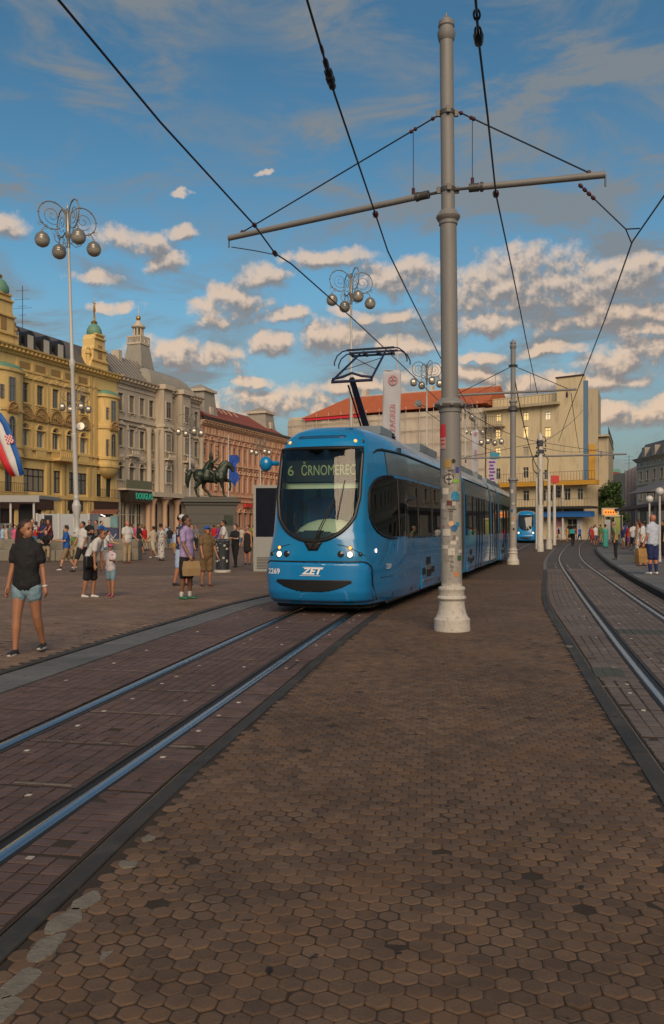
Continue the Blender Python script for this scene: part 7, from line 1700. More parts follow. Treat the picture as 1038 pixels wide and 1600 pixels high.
while u_ < 180 * s:
    L = random.uniform(1.4, 1.9); mb = MB(); mb.box(u_ + .01, u_ + L - .01, 0, .9, 0, .50); o = mb.build('stone_block', M_stw, t, smooth=0); md = o.modifiers.new('b', 'BEVEL'); md.width = .025
    mb = MB(); mb.box(u_ + .3, u_ + L + .28, .92, 1.7, 0, .98); o = mb.build('stone_block', M_stw, t, smooth=0); md = o.modifiers.new('b', 'BEVEL'); md.width = .025
    u_ += L
t = thing('stone_seat_wall', 'low dark stone step in front of the shops right of the sitting people', 'wall', Vector((*line_at(207, 62), 0))); s = 62 / F
u_ = 0
while u_ < 75 * s: mb = MB(); mb.box(u_ + .01, u_ + 1.19, 0, .8, 0, .45); mb.build('stone_block', M_stw, t, smooth=0); u_ += 1.2
# buildings on the camera's side of the square, which the glass and the light see
for k, (x, y, w, h_, ang_) in enumerate(((-60, -36, 110, 13, 0),)):
    fb_ = Fac('plain_house', 'long plain pale house closing the square right behind the camera', (x + w, y), PI + ang_, M_crm2, 10)
    for i in range(int(w / 4)):
        for j in range(3): fb_.win(2 + 4 * i, 3.6 + 3.2 * j, 5.6 + 3.2 * j, 1.4)
    fb_.wall(0, w, 0, h_)
# ================================================================== PEOPLE
SK = {k: mat('skin_' + k, c, .5, var=.08, nscale=6) for k, c in (('tan', (.34, .155, .085)), ('light', (.46, .25, .16)), ('dark', (.20, .095, .055)), ('red', (.42, .17, .10)))}
HR = {k: mat('hair_' + k, c, .6, var=.3, nscale=12) for k, c in (('brown', (.045, .018, .012)), ('black', (.010, .008, .008)), ('auburn', (.035, .014, .011)), ('grey', (.22, .20, .18)), ('orange', (.32, .10, .02)), ('blond', (.28, .17, .07)))}
def cloth(n_, c, **k): return mat('cloth_' + n_, c, .85, var=k.pop('var', .14), nscale=k.pop('nscale', 7), bump=.25, bscale=14, **k)
C = dict(black=cloth('black', (.010, .010, .012)), white=cloth('white', (.52, .51, .50)), lav=cloth('lavender', (.34, .26, .48)), denim=cloth('light_denim', (.17, .27, .34), var=.3), navy=cloth('navy', (.012, .02, .09)), khaki=cloth('khaki', (.33, .25, .15)), brown=cloth('olive_brown', (.15, .095, .045)),
         tan=cloth('tan', (.22, .15, .085)), blue=cloth('royal_blue', (.01, .08, .32)), ltblue=cloth('pale_blue', (.32, .42, .60)), red=cloth('red', (.42, .01, .012)), pink=cloth('pink', (.55, .09, .20)), green=cloth('green', (.12, .17, .05)), teal=cloth('teal', (.04, .28, .24)), purple=cloth('purple', (.20, .03, .22)), jeans=cloth('jeans', (.05, .12, .20)), grey=cloth('grey', (.14, .14, .15)), cream=cloth('cream', (.42, .36, .27)), yellow=cloth('yellow', (.50, .28, .03)), orange=cloth('orange', (.45, .14, .02)), maroon=cloth('maroon', (.08, .012, .02)))
def pattern(name, a, b, sc, thr=.5):
    m = mat('cloth_' + name, a, .85); t = NT(m.node_tree); bs = t.n['Principled BSDF']; tc = t.add('ShaderNodeTexCoord').outputs['Object']
    v = t.add('ShaderNodeTexVoronoi', inp={'Vector': tc, 'Scale': sc}); f = t.ss(v.outputs[0], thr - .05, thr + .05); t.l.new(t.mix(f, (*b, 1), (*a, 1)), bs.inputs['Base Color']); return m
C['floral'] = pattern('floral_dark', (.02, .025, .06), (.35, .32, .30), 14, .33); C['dots'] = pattern('dotted', (.50, .49, .47), (.02, .02, .03), 24, .34); C['floralw'] = pattern('floral_white', (.45, .43, .40), (.05, .04, .09), 14, .38); C['print'] = pattern('print_white', (.50, .46, .50), (.42, .10, .22), 9, .22)
M_shoe = mat('shoe_black', (.02, .02, .022), .5); M_shoew = mat('shoe_white', (.55, .54, .52), .5); M_sole = mat('shoe_sole', (.5, .48, .44), .6); M_shoeg = mat('shoe_green', (.03, .15, .08), .5); M_shoep = mat('shoe_pink', (.35, .07, .12), .5); M_sand = mat('sandal_brown', (.10, .04, .02), .6)
M_bag = mat('bag_black', (.012, .012, .014), .5); M_paper = mat('paper_bag', (.36, .24, .12), .8, var=.15, nscale=5)
V3 = Vector
FOLD = bpy.data.textures.new('folds', 'CLOUDS'); FOLD.noise_scale = .10; FOLD.noise_depth = 2
def person(label, px, py, h, rz, top='white', bottom='jeans', bot='long', hair='black', skin='light', style='short', pose=None, lod=1, shoe=None, cap=None, sleeve='short', dress=None, group=None, child=False, fat=1.0, ground=0.0, at=None, topm=None, sex='m', capbrim=None, socks=None, glasses=False, shirt_len=.50, headturn=0, name='person'):
    p = dict(lean=0, la=(6, 8, 12), ra=(6, 8, 12), ll=(0, 0), rl=(0, 0), sit=False, head=0)     # arms: swing, out, elbow; legs: swing, knee
    p.update(pose or {})
    base = at if at is not None else G(px, py)
    if at is None and ground: y = F * (H - ground) / (py - HY); base = V3(((px - CX) / F * y, y, ground))
    t = thing(name, label, 'person', base, R(rz), group)
    K = h; vx = {0: .0068, 1: .0135, 2: .0215 if py > 864 or at is not None else .027}[lod]
    if group is None: group = 'people waiting on the right platform' if ground else 'people sitting on the stone wall' if p['sit'] and at is not None else 'people crossing or standing on the square' if py > 864 else 'people in the far crowd'
    hipw = .050 if sex == 'm' else .054; shw = (.108 if sex == 'm' else .092) * (fat ** .5)
    if child: shw *= .95
    # ---- joints
    hipz = .515
    legs = {}
    drop = 0
    def legchain(s, sw, kn, hz):
        hp_ = V3((s * hipw, 0, hz)); th, sh = .245, .235
        a = R(sw); kneep = hp_ + V3((s * .006, -math.sin(a) * th, -math.cos(a) * th)); b = R(sw - kn); ank = kneep + V3((0, -math.sin(b) * sh, -math.cos(b) * sh)); return hp_, kneep, ank
    lo = min(legchain(1, *p['ll'], hipz)[2].z, legchain(-1, *p['rl'], hipz)[2].z)
    hz = hipz - lo + .037 if not p['sit'] else p.get('seat', .30)
    for s, k in ((1, 'll'), (-1, 'rl')): legs[s] = legchain(s, *p[k], hz)
    L = R(p['lean']); up = V3((0, -math.sin(L), math.cos(L))); fw = V3((0, -math.cos(L), -math.sin(L)))
    pel = V3((0, 0, hz + .01)); waist = pel + V3((0, 0, .075)) + up * .01; chest = waist + up * .14; sho = waist + up * .225; neck = waist + up * .250
    if p['lean'] > 30: neck = sho + (up * .5 + V3((0, -.2, .5))).normalized() * .04
    hd = neck + (V3((0, -.012, 1)) * .080 if p['lean'] < 30 else V3((0, -.045, .075)))
    arms = {}
    for s, k in ((1, 'la'), (-1, 'ra')):
        sw, ou, el = p[k]; a, o = R(sw + (p['lean'] * .25)), R(ou); S = sho + V3((s * shw * .93, 0, -.018)); U = .165; d1 = V3((s * math.sin(o), -math.sin(a) * math.cos(o), -math.cos(a) * math.cos(o)))
        E = S + d1 * U; b = R(sw + el); ins = p.get('in' + k[0], 0); d2 = V3((s * math.sin(o - R(ins)), -math.sin(b) * math.cos(o), -math.cos(b) * math.cos(o))).normalized(); Wp = E + d2 * .145; arms[s] = (S, E, Wp, d2)
    m = fat; ch = .92 if child else 1
    sc = lambda v: V3(v) * K
    def tb(pts, rs, n=12): return ('t', [sc(q) for q in pts], [tuple(x * K for x in r) if isinstance(r, tuple) else r * K for r in rs], n)
    trunk = [tb([pel - V3((0, 0, .035)), pel, waist, waist.lerp(chest, .5), chest, sho, sho + up * .02], [(.072 * m, .052 * m), (.088 * m if sex == 'm' else .094, .060 * m), (.074 * m if sex == 'm' else .068, .052 * m * m), (.080 * m, .056 * m), (.092 * m if sex == 'm' else .084, .060 * m), (shw * .88, .046), (.05, .036)], 16)]
    neckp = [tb([sho + up * .005, neck + V3((0, 0, .02))], [.036, .031])]
    headp = [('e', sc(hd + V3((0, .004, .012))), tuple(x * K for x in (.047, .057, .060))), ('e', sc(hd + V3((0, -.020, -.028))), tuple(x * K for x in (.035, .036, .040))), ('e', sc(hd + V3((0, -.052, -.006))), tuple(x * K for x in (.007, .011, .012))), ('e', sc(hd + V3((.044, .004, -.004))), tuple(x * K for x in (.006, .010, .014))), ('e', sc(hd + V3((-.044, .004, -.004))), tuple(x * K for x in (.006, .010, .014)))]
    ht = Matrix.Rotation(R(headturn), 4, 'Z')
    def turn(parts):
        if not headturn: return parts
        out = []; c = sc(hd)
        for q in parts:
            if q[0] == 'e': d = ht @ (V3(q[1]) - c); a = R(headturn); rx, ry, rz_ = q[2]; rx2 = math.sqrt((rx * math.cos(a)) ** 2 + (ry * math.sin(a)) ** 2); ry2 = math.sqrt((rx * math.sin(a)) ** 2 + (ry * math.cos(a)) ** 2); out.append(('e', c + d, (rx2, ry2, rz_)))
            else: out.append((q[0], [c + ht @ (V3(v) - c) for v in q[1]], q[2], q[3]))
        return out
    headp = turn(headp)
    armp = []
    for s in (1, -1):
        S, E, Wp, d2 = arms[s]; r = 1 if sex == 'm' else .86
        armp.append(tb([S, S.lerp(E, .3), E, E.lerp(Wp, .3), Wp], [.0265 * r * m, .0265 * r, .0225 * r, .0225 * r, .0150], 10))
        # hand: palm and five fingers
        xx = d2.cross(V3((s, 0, 0))); xx = xx.normalized() if xx.length > .1 else V3((0, -1, 0)); pn = V3((s, 0, 0)); kn_ = Wp + d2 * .052
        armp.append(tb([Wp, Wp + d2 * .02, kn_], [(.013, .013), (.011, .021), (.010, .023)] if False else [.0145, .0175, .017], 8))
        for f, (o_, ln) in enumerate(((-.016, .036), (-.005, .042), (.006, .039), (.016, .030))):
            b0 = Wp + d2 * .045 + xx * o_; m1 = b0 + d2 * ln * .6 - pn * .002; m2 = m1 + d2 * ln * .45 - pn * .010; armp.append(tb([b0, m1, m2], [.0062, .0058, .0048], 6))
        tbp = Wp + d2 * .016 - xx * .016; armp.append(tb([tbp, tbp + d2 * .022 - xx * .014 - pn * .004, tbp + d2 * .040 - xx * .014 - pn * .010], [.0075, .0066, .0055], 6))
    legp = []
    for s in (1, -1):
        a, b, c = legs[s]; r = 1 if sex == 'm' else 1.0
        legp.append(tb([a, a.lerp(b, .35), b, b.lerp(c, .3), b.lerp(c, .7), c], [.052 * m * ch, .047 * m * ch, .033, .0335, .023, .0185], 12))
        legp.append(tb([c + V3((0, .012, -.012)), c + V3((s * .006, -.05, -.025))], [.018, .017], 8))
    body = blob('body', trunk + neckp + headp + armp + legp, SK[skin], t, vx * (1 if lod else .85), 2 if lod == 0 else 2)
    infl = .012
    def clothes(name, parts, mm, sm=3):
        o = blob(name, parts, mm, t, vx * 1.15, sm)
        md = o.modifiers.new('folds', 'DISPLACE'); md.texture = FOLD; md.texture_coords = 'LOCAL'; md.strength = .030 if lod < 2 else .022; md.mid_level = .42; return o
    # ---- top
    tm = C[top] if topm is None else topm
    if dress is None:
        lowz = waist.lerp(pel, .75)
        tp = [tb([pel + V3((0, 0, -.01)), lowz, waist, waist.lerp(chest, .5), chest, sho - up * .01, sho + up * .022], [((.096 if sex == 'm' else .093) * m + infl, .064 * m + infl), (.095 * m + infl, .064 * m + infl), ((.090 if sex == 'm' else .078) * m + infl, .060 * m * m + infl), ((.092 if sex == 'm' else .082) * m + infl, .061 * m + infl), (.098 * m + infl, .062 * m + infl), (shw * .93 + .010, .052), (.056, .044)], 18)]
        for s in (1, -1):
            S, E, Wp, d2 = arms[s]
            if sleeve == 'short': tp.append(tb([S + V3((-s * .03, 0, .006)), S + V3((-s * .004, 0, .0)), S.lerp(E, .3), S.lerp(E, .66)], [.036 * m, .0375 * m, .0365 * m, .0365 * m], 12))
            elif sleeve == 'long': tp.append(tb([S + V3((-s * .03, 0, .006)), S, E, E.lerp(Wp, .92)], [.035, .037, .030, .024], 12))
        clothes('shirt' if sleeve != 'none' else 'top', tp, tm)
    else:
        ln, wd = dress
        dp = [tb([waist, waist.lerp(chest, .5), chest, sho - up * .015], [(.078 * m + infl, .058 + infl), (.082 * m + infl, .060 + infl), (.088 + infl, .062 + infl), (shw * .8, .048)], 16), tb([waist + up * .02, pel, V3((0, 0, pel.z * .5 + ln * .5)), V3((0, 0, ln))], [(.080 + infl, .060 + infl), (.106 * m, .080 * m), (max(wd, .104), max(wd * .8, .08)), (max(wd, .108), max(wd * .85, .086))], 18)]
        if sleeve == 'short':
            for s in (1, -1): S, E, Wp, d2 = arms[s]; dp.append(tb([S + V3((-s * .025, 0, 0)), S, S.lerp(E, .55)], [.034, .038, .038], 10))
        clothes('dress', dp, tm)
    # ---- bottom
    if dress is None:
        bm_ = C[bottom]; frac = {'shorts': .72, 'hot': .36, 'long': 1.88, 'knee': .98}[bot]; bp = [tb([pel - V3((0, 0, .038)), pel + V3((0, 0, .0)), waist.lerp(pel, .35)], [(.084 * m, .064 * m), (.096 * m, .068 * m), (.085 * m, .062 * m)], 16)]
        for s in (1, -1):
            a, b, c = legs[s]
            if frac <= 1: e = a.lerp(b, frac); bp.append(tb([a + V3((0, 0, -.005)), a.lerp(e, .5), e], [.058 * m, .057 * m, (.053 if bot == 'hot' else .050) * m], 12))
            else: e = b.lerp(c, frac - 1); bp.append(tb([a, a.lerp(b, .5), b, b.lerp(c, .5), e], [.058 * m, .052 * m, .043 * m, .036, .034], 12))
        clothes('shorts' if frac <= 1 else 'trousers', bp, bm_)
        if False:
            fr_m = C['white']; fb = MB()
            for s in (1, -1):
                a, b, c = legs[s]; e = a.lerp(b, .36)
                for k in range(26): an = 2 * PI * k / 26; q = e + V3((.0555 * math.cos(an), .0555 * math.sin(an), 0)); fb.tube([sc(q), sc(q + V3((.002 * math.cos(an), .002 * math.sin(an), -.012 - .006 * random.random())))], .0025, 4)
            fb.build('frayed_hem', fr_m, t)
    # ---- shoes
    sm_ = shoe or M_shoe
    for s in (1, -1):
        a, b, c = legs[s]; hl = c + V3((0, .016, -.022)); toe = c + V3((s * .008, -.082, -.026)); 
        o = blob('shoe', [tb([hl + V3((0, 0, .0)), c + V3((s * .002, -.02, -.018)), toe], [(.023, .020), (.026, .021), (.024, .013)], 10)] + ([tb([c + V3((0, .004, -.004)), c + V3((0, .004, -.022))], [.023, .025], 10)] if sm_ != M_sand else []), sm_, t, max(vx * .9, .007), 1)
        if lod == 0: so_ = MB(); so_.add(*(lambda q: (q[0], q[1]))(( [tuple(sc(c + V3((s * .006 + .028 * math.cos(a_), -.034 + .064 * math.sin(a_), z)))) for z in (-.038, -.026) for a_ in [2 * PI * i / 16 for i in range(16)]], [(i, (i + 1) % 16, 16 + (i + 1) % 16, 16 + i) for i in range(16)] + [tuple(range(16))[::-1], tuple(range(16, 32))]))); so_.build('sole', M_sole, o)
        if socks: blob('sock', [tb([b.lerp(c, .45 if socks[1] == 'high' else .8), c], [.036 if socks[1] == 'high' else .026, .024], 10)], C[socks[0]], t, vx, 1)
    # ---- hair, cap, face
    hm_ = HR.get(hair)
    if style != 'bald':
        hp_ = [('e', sc(hd + V3((0, .013, .022))), tuple(x * K for x in (.052, .058, .057)))]
        if style == 'curly': hp_ = [('e', sc(hd + V3((random.uniform(-.04, .04), random.uniform(-.02, .05), random.uniform(.02, .07)))), (.026 * K,) * 3) for _ in range(18)]
        if style in ('long', 'pony'): hp_ += [tb([hd + V3((0, .03, .03)), hd + V3((0, .045, -.03)), hd + V3((0, .056, -.10)), hd + V3((0, .054, -.19 if style == 'long' else -.13))], [(.052, .035), (.060, .036), (.060, .032), (.036, .020)], 10)]
        if style == 'bun': hp_ += [('e', sc(hd + V3((0, .055, .05))), (.026 * K,) * 3)]
        if style == 'bob': hp_ += [('e', sc(hd + V3((0, .02, -.01))), tuple(x * K for x in (.054, .045, .055)))]
        blob('hair', turn(hp_), hm_, t, vx, 2)
    if style == 'beard' or hair == 'orange': blob('beard', turn([('e', sc(hd + V3((0, -.030, -.045))), tuple(x * K for x in (.034, .030, .034)))]), hm_, t, vx, 1)
    if cap:
        cp = MB(); c0 = sc(hd + V3((0, .004, .030))); cp.ball(c0, 1, 16, 10, tuple(x * K for x in (.052, .059, .046)))
        q = Matrix.Translation(c0) @ ht @ Matrix.Rotation(R(capbrim or 0), 4, 'Z'); cp.add([q @ (V3((.044 * math.cos(a), -.045 - .055 * math.sin(a), .002 + z)) * K) for z in (0, .004) for a in [PI * i / 8 for i in range(9)]], [(i, i + 1, 10 + i, 9 + i) for i in range(8)] + [tuple(range(9))[::-1], tuple(range(9, 18))]); cp.build('cap', C[cap], t)
    if lod == 0 or (lod == 1 and py > 925):
        ey = MB()
        for s in (1, -1): ey.ball(sc(hd) + ht @ (V3((s * .017, -.047, .004)) * K), .0052 * K, 8, 6)
        ey.build('eyes', mat('eye_dark', (.015, .01, .01), .2), t); mo = MB(); mo.ball(sc(hd) + ht @ (V3((0, -.0505, -.030)) * K), .009 * K, 8, 6, (1.2, .5, .35)); mo.build('mouth', mat('lips', (.28, .07, .06), .5), t)
        br = MB()
        for s in (1, -1): br.tube([sc(hd) + ht @ (V3((s * .009, -.0500, .014)) * K), sc(hd) + ht @ (V3((s * .026, -.0455, .015)) * K)], .0028 * K, 5)
        br.build('eyebrows', hm_ or HR['black'], t)
    if glasses:
        gs = MB()
        for s in (1, -1): gs.ball(sc(hd) + ht @ (V3((s * .018, -.046, .004)) * K), .013 * K, 8, 6, (1.1, .5, .8))
        gs.build('sunglasses', M_bag, t)
    t['_'] = 0; del t['_']
    return t, dict(arms=arms, legs=legs, hd=hd, pel=pel, waist=waist, sho=sho, chest=chest, K=K, body=body)
def hand_world(pr, s):
    t, d = pr; bpy.context.view_layer.update(); S, E, Wp, d2 = d['arms'][s]; return t.matrix_world @ ((Wp + d2 * .07) * d['K'])
def held_bag(pr, s, label, w, h, dp, m, name='paper_bag', cat='bag', drop=.06, rz=0, handles=True):
    p_ = hand_world(pr, s); t = thing(name, label, cat, (p_.x, p_.y, p_.z - drop - h), R(rz))
    mb = MB(); mb.add([(-w/2 * k, -dp/2 * j, z) for z, k, j in ((0, .94, 1), (h * .5, 1, 1.05), (h, 1.02, .7)) for _ in (0,)] if False else [(x * k, y * j, z) for z, k, j in ((0, .94, 1.), (h * .5, 1.02, 1.08), (h, 1.0, .6)) for x, y in ((-w/2, -dp/2), (w/2, -dp/2), (w/2, dp/2), (-w/2, dp/2))], [(0, 3, 2, 1)] + [(j * 4 + i, j * 4 + (i + 1) % 4, (j + 1) * 4 + (i + 1) % 4, (j + 1) * 4 + i) for j in range(2) for i in range(4)]); o = mb.build('bag_body', m, t, smooth=0); md = o.modifiers.new('s', 'SOLIDIFY'); md.thickness = .004
    if handles:
        for y in (-.02, .02): mb = MB(); mb.tube([(-w * .2, y, h), (-w * .12, y, h + drop), (w * .12, y, h + drop), (w * .2, y, h)], .006, 5); mb.build('handle', m, t)
    return t
def sling(pr, m=M_bag, s=1, par=None):
    t, d = pr; K = d['K']; b = MB(); a = (d['sho'] + V3((-s * .05, 0, .022))) * K; f = (d['waist'] + V3((s * .085, -.075, .04))) * K; e = (d['pel'] + V3((s * .125, .0, .0))) * K; g = (d['chest'] + V3((s * .03, .075, 0))) * K
    b.tube([a, (d['chest'] + V3((-s * .01, -.082, 0))) * K, f, e], .009, 6); b.tube([a, g, e], .009, 6); return b.build('strap', m, t), e
WALK = dict(ll=(20, 6), rl=(-16, 22), la=(-14, 8, 14), ra=(18, 8, 20)); WALK2 = dict(ll=(-14, 24), rl=(22, 5), la=(20, 8, 22), ra=(-16, 8, 12)); STAND = dict(ll=(2, 3), rl=(-3, 2), la=(2, 7, 10), ra=(4, 8, 14)); SIT = dict(sit=True, ll=(84, 82), rl=(80, 88), la=(30, 6, 50), ra=(34, 6, 46), lean=12, inl=18, inr=18)
# --- 1 woman in the foreground
w1_ = person('woman in black t-shirt and light denim shorts walking at the left edge', 42, 1021, 1.555, -6, 'black', 'denim', 'hot', 'auburn', 'tan', 'long', dict(ll=(-10, 16), rl=(9, 3), la=(-6, 11, 14), ra=(6, 7, 6), head=0), 0, M_shoe, sex='f', headturn=62, shirt_len=.5)
tw_ = w1_[0]; d_ = w1_[1]; wr = MB(); S_, E_, W_p, d2_ = d_['arms'][1]; wr.tube([(W_p - d2_ * .006) * d_['K'], (W_p + d2_ * .006) * d_['K']], .030, 10); wr.build('wristwatch', M_shoew, tw_)
ph = hand_world(w1_, 1)
# --- leaning woman and girl
p_ = person('woman in white shirt and black shorts leaning forward beside the girl in the pink cap', 142, 934, 1.50, 78, 'white', 'black', 'knee', 'brown', 'tan', 'bun', dict(lean=30, ll=(4, 8), rl=(-8, 4), la=(-12, 6, 12), ra=(-10, 6, 16)), 1, M_shoew, sex='f', glasses=True, fat=1.05)
sling(p_, M_bag, -1); mb = MB(); mb.box(-.13, .13, -.06, .06, -.12, .12); K_ = p_[1]['K']; o = mb.build('shoulder_bag', M_bag, None); bpy.context.view_layer.update(); o.location = p_[0].matrix_world @ ((p_[1]['pel'] + V3((-.135, -.05, -.01))) * K_); o.rotation_euler = (0, 0, R(60)); md = o.modifiers.new('b', 'BEVEL'); md.width = .03; md.segments = 3; tag(o, 'black bag hanging at the hip of the leaning woman in white', 'bag')
person('girl in pink cap, white printed shirt and pale denim shorts', 173, 932, 1.13, -10, 'print', 'denim', 'shorts', 'brown', 'tan', 'short', dict(ll=(6, 4), rl=(-8, 6), la=(30, 10, 70), ra=(10, 10, 20), inl=10), 1, M_shoep, cap='pink', child=True, sex='f')
# --- men at the centre
p_ = person('man in lavender t-shirt, black shorts and green trainers standing in profile', 292, 936, 1.72, 70, 'lav', 'black', 'knee', 'black', 'dark', 'short', dict(ll=(3, 4), rl=(-4, 2), la=(-4, 8, 14), ra=(10, 7, 24)), 1, M_shoeg, socks=('white', 'low'))
held_bag(p_, -1, 'brown paper bag held by the man in the lavender t-shirt', .34, .30, .16, M_paper, rz=50, drop=.02)
person('man in floral shirt and white and maroon cap behind the man in lavender', 284, 915, 1.82, 75, 'floral', 'ltblue', 'knee', 'black', 'red', 'short', dict(ll=(8, 4), rl=(-6, 8), la=(5, 8, 20), ra=(5, 8, 20)), 1, M_shoe, cap='white')
person('man in olive-brown t-shirt and tan shorts with blue cap and orange beard', 323, 916, 1.52, 40, 'brown', 'brown', 'knee', 'orange', 'tan', 'beard', dict(ll=(4, 4), rl=(-5, 4), la=(4, 9, 16), ra=(8, 9, 24), lean=4), 1, M_sand, cap='blue', fat=1.12)
person('man in white t-shirt bowing his head behind the litter bin', 352, 889, 1.76, -70, 'white', 'jeans', 'knee', 'black', 'tan', 'beard', dict(lean=8, ll=(5, 5), rl=(-4, 3), la=(14, 6, 20), ra=(14, 6, 30)), 2)
person('man in black t-shirt and black jeans with folded arms beside the litter bin', 368, 886, 1.62, -35, 'black', 'black', 'long', 'black', 'light', 'short', dict(ll=(10, 4), rl=(-8, 6), la=(20, 6, 80), ra=(20, 6, 70), inl=20, inr=20), 2)
person('woman in short black dress with sunglasses next to the info panel', 387, 882, 1.58, -15, 'black', hair='auburn', skin='red', style='bun', pose=STAND, lod=2, dress=(.36, .075), sex='f', sleeve='none', glasses=True)
person('small boy in blue shirt half hidden behind the man with the bowed head', 345, 880, 1.35, -10, 'blue', 'jeans', 'long', 'brown', 'light', 'short', STAND, 2, child=True)
# --- middle distance, left
person('teenager in royal blue t-shirt and beige shorts with curly hair, striding', 104, 891, 1.58, -62, 'blue', 'tan', 'knee', 'black', 'light', 'curly', dict(WALK, la=(20, 6, 80), ra=(24, 6, 76)), 2, M_shoew, child=True, socks=('black', 'low'))
person('young man in long white t-shirt and black shorts looking down, by the lamp post', 129, 893, 1.74, -38, 'white', 'black', 'knee', 'black', 'tan', 'short', dict(WALK2, la=(8, 8, 20), ra=(12, 8, 20)), 2, M_shoe)
person('bald man in white polo shirt and khaki trousers walking', 199, 880, 1.78, 55, 'ltblue', 'khaki', 'long', 'grey', 'red', 'bald', dict(STAND, la=(14, 10, 40), ra=(6, 8, 20)), 2, M_sand, fat=1.22, topm=C['white'])
person('walker in black t-shirt, black shorts and black boots', 218, 866, 1.74, 95, 'black', 'black', 'knee', 'black', 'tan', 'short', dict(WALK, ll=(18, 4), rl=(-16, 12)), 2, M_shoe)
person('woman in black and white floral jumpsuit walking away', 252, 876, 1.68, 150, 'floralw', hair='black', skin='tan', style='bun', pose=dict(STAND, la=(10, 25, 20)), lod=2, dress=(.10, .085), sex='f')
person('young man in beige shirt and shorts, stepping behind the jumpsuit woman', 240, 872, 1.62, -120, 'cream', 'cream', 'knee', 'black', 'tan', 'short', WALK2, 2, M_shoew)
person('child in light blue shirt and yellow shorts, left of the man in the floral shirt', 274, 867, 1.35, -30, 'ltblue', 'yellow', 'shorts', 'brown', 'light', 'short', STAND, 2, child=True)
person('man in dark navy shorts and sandals behind the floral shirt', 262, 904, 1.0, 90, 'navy', 'navy', 'knee', 'black', 'red', 'bald', STAND, 2, M_sand, child=True) if False else None
# --- sitting on the stone wall
def sitter(label, px, tier, rz, top, bottom, hair='black', style='short', skin='light', dy=.2, **k):
    Yw = 37.6 + (.25 if tier == 0 else 1.25); st = .50 if tier == 0 else .98; h = k.pop('h', 1.68); pos = dict(SIT); pos.update(k.pop('pose', {})); pos['seat'] = 0.0 + .072 + (.285 if True else 0)
    base = V3(((px - CX) / F * Yw, Yw, st - (.072 + .285 - .062) * h)); return person(label, 0, 0, h, rz, top, bottom, 'long', hair, skin, style, pos, 2, at=base, **k)
sitter('man in black t-shirt and olive trousers sitting on the wall, leaning on his knees', 72, 0, 20, 'black', 'khaki', pose=dict(lean=28), h=1.74, shoe=M_shoe)
sitter('person in bright red shirt sitting with their back to us at the left', 55, 1, 165, 'red', 'grey', 'brown', 'bob', h=1.5, sex='f')
sitter('woman in navy top sitting between the red shirt and the striding teenager', 65, 1, 150, 'navy', 'jeans', 'brown', 'long', h=1.72, sex='f')
sitter('woman in dark red sleeveless top turned to the left on the wall', 79, 1, -40, 'maroon', 'black', 'brown', 'bun', 'red', h=1.68, sex='f', sleeve='none')
sitter('woman with auburn hair in patterned blouse at the far left of the wall group', 50, 1, 30, 'floralw', 'jeans', 'auburn', 'bob', h=1.72, sex='f')
sitter('boy in olive t-shirt sitting between the teenager and the young man in white', 117, 0, 10, 'green', 'khaki', 'brown', h=1.45, child=True)
sitter('man in white t-shirt and jeans sitting sideways, behind the pink cap', 165, 0, 80, 'white', 'jeans', 'black', h=1.62, pose=dict(lean=20, ll=(70, 60), rl=(60, 40)), shoe=M_shoew)
sitter('person in bright blue top sitting behind the man in jeans', 157, 1, 60, 'blue', 'jeans', 'black', h=1.55)
sitter('man with sunglasses and dark shirt sitting just right of the near left lamp', 141, 1, 0, 'black', 'grey', 'black', h=1.62, glasses=True)
sitter('person in grey shirt seated behind the leaning woman in white', 152, 1, -20, 'grey', 'black', 'black', 'short', 'red', h=1.6)
# --- right platform
rp = person('bald man in pale t-shirt, navy shorts and knee socks holding a brown bag', 1020, 897, 1.74, -150, 'ltblue', 'navy', 'knee', 'grey', 'red', 'bald', dict(STAND, la=(4, 8, 16), ra=(6, 8, 26)), 1, M_shoew, ground=.125, socks=('navy', 'high'), fat=1.08, topm=cloth('very_pale_blue', (.42, .47, .58)))
held_bag(rp, 1, 'large brown printed shopping bag held by the bald man', .40, .42, .18, mat('kraft_bag', (.30, .17, .06), .7, var=.5, nscale=9), name='shopping_bag', rz=20, drop=.03)
person('woman in long white dress with black dots, dark hair, on the right platform', 997, 880, 1.68, -115, 'dots', hair='brown', skin='tan', style='long', pose=STAND, lod=1, dress=(.12, .085), sex='f', ground=.125, sleeve='none', shoe=M_sand)
p_ = person('bare-legged woman with black shoulder bag standing close behind the dotted dress', 1005, 884, 1.62, -130, 'white', 'black', 'shorts', 'black', 'red', 'bun', dict(STAND, ll=(6, 2)), 1, ground=.125, sex='f', shoe=M_sand); sling(p_, M_bag, 1)
person('older man in green-grey shirt and black trousers with hands behind his back', 962, 874, 1.64, -100, 'green', 'black', 'long', 'grey', 'red', 'short', dict(lean=12, ll=(2, 3), rl=(-2, 2), la=(-16, 8, 30), ra=(-16, 8, 30)), 1, ground=.125, topm=cloth('moss', (.20, .22, .10)))
person('man in white t-shirt and dark shorts seen from behind on the platform', 990, 860, 1.72, 170, 'white', 'black', 'knee', 'black', 'tan', 'short', WALK, 2, ground=.125)
person('child in navy and orange between the green shirt and the white t-shirt', 974, 857, 1.45, -60, 'navy', 'cream', 'shorts', 'orange', 'red', 'short', STAND, 2, child=True, ground=.125)
person('person in red top and purple skirt on the platform', 981, 856, 1.55, -90, 'red', 'purple', 'knee', 'black', 'tan', 'bob', STAND, 2, ground=.125, sex='f')
person('woman in long teal dress with dark hair tied up, farther along the platform', 946, 857, 1.62, 170, 'teal', hair='black', skin='tan', style='bun', pose=STAND, lod=2, dress=(.10, .09), sex='f', ground=.125)
